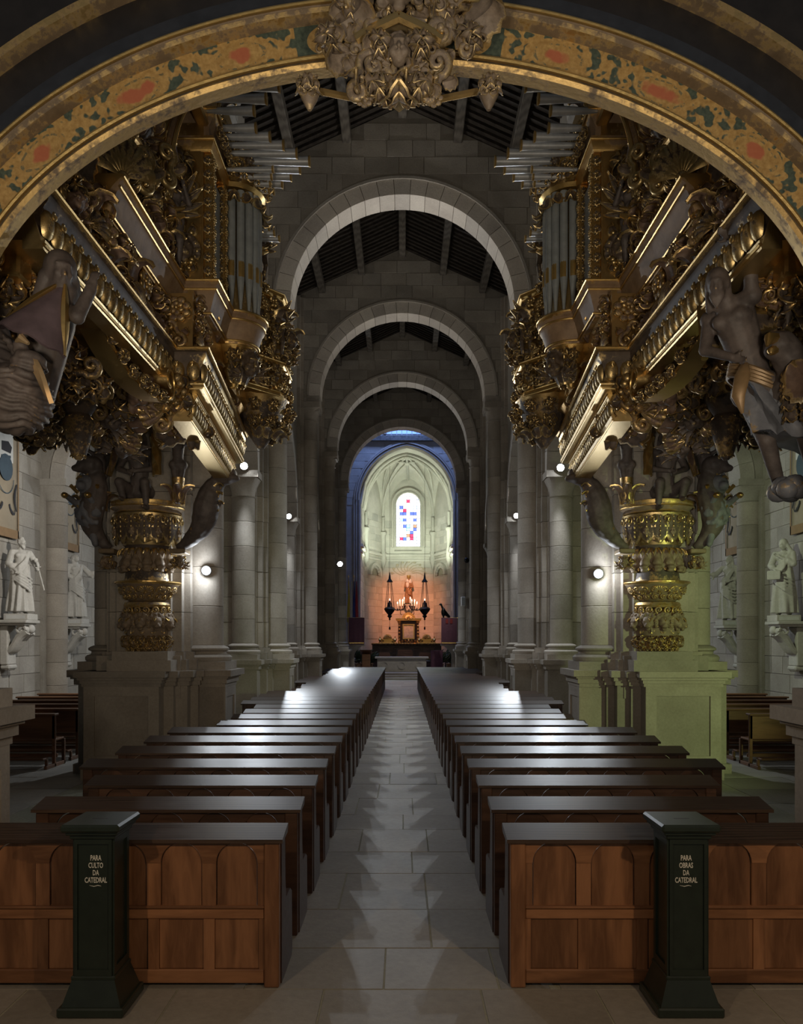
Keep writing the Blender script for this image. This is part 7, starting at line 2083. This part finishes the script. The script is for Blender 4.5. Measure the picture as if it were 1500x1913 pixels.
lc = thing('lectern', 'light wooden lectern with an open book left of the altar', 'lectern', (-2.0, 44.4, Z0)); MB().cbox(-2.25, -1.78, 44.2, 44.6, Z0, Z0 + 1.0, .03).build('body', M_BENCH, lc)
m = MB(); m.cbox(-.32, .32, -.25, .25, -.02, .02, .01, Matrix.Translation((-2.02, 44.4, Z0 + 1.12)) @ Matrix.Rotation(-.5, 4, 'X')); m.build('desk', M_BENCH, lc)
bo = thing('open_book', 'pale open book lying on the wooden lectern', 'book', (-2.02, 44.35, Z0 + 1.17)); m = MB()
for q in (-1, 1): m.cbox(-.16 + .15 * q, .0 + .15 * q + .01, -.16, .16, .024, .045, .004, Matrix.Translation((-2.02 + .07, 44.4, Z0 + 1.13)) @ Matrix.Rotation(-.5, 4, 'X'))
m.build('pages', M_WHITE, bo)
am = thing('draped_stand', 'stand under a purple drape right of the altar', 'stand', (1.95, 45.2, Z0)); rows = [[(1.95 + (.34 + .02 * math.sin(i * 2.1) * t) * (1, 1, -1, -1)[0] * math.cos(2 * PI * i / 24) * 1.0, 45.2 + .25 * math.sin(2 * PI * i / 24), Z0 + 1.2 * (1 - t)) for i in range(24)] for t in (0, .04, .3, .6, 1)]
MB().grid(rows, True, True).build('drape', M_PURPLE, am, 50)
for s_ in (-1, 1):
    x = s_ * 3.25; cd = thing('credence', 'brown wooden credence with a candle %s of the altar' % SIDE[s_], 'cabinet', (x, 46.0, Z0)); MB().cbox(x - .35, x + .35, 45.8, 46.3, Z0, Z0 + .9, .02).build('body', M_BENCH, cd); MB().cbox(x - .4, x + .4, 45.75, 46.35, Z0 + .9, Z0 + .96, .01).build('top', M_BENCH, cd)
    MB().cbox(x - .28, x + .28, 45.785, 45.80, Z0 + .1, Z0 + .8, .004).build('door', M_DKWOOD, cd)
# speaker and camera on the right chancel pier
sp_ = thing('loudspeaker', 'small white loudspeaker on the right chancel pier', 'speaker', (3.16, 41.2, 4.1)); MB().cbox(3.04, 3.26, 41.15, 41.42, 3.85, 4.35, .02).build('cabinet', M_WHITE, sp_); MB().cbox(3.07, 3.23, 41.135, 41.152, 3.9, 4.3, .004).build('grille', M_GREYPANEL, sp_)
sc_ = thing('security_camera', 'small dark camera high on the right chancel pier', 'camera', (3.28, 41.1, 6.2)); MB().ell((3.30, 40.95, 6.2), (.13, .13, .14), 12, 8).build('dome', M_DARK, sc_, True); MB().cbox(3.24, 3.36, 41.0, 41.45, 6.26, 6.34, .01).build('arm', M_WHITE, sc_)
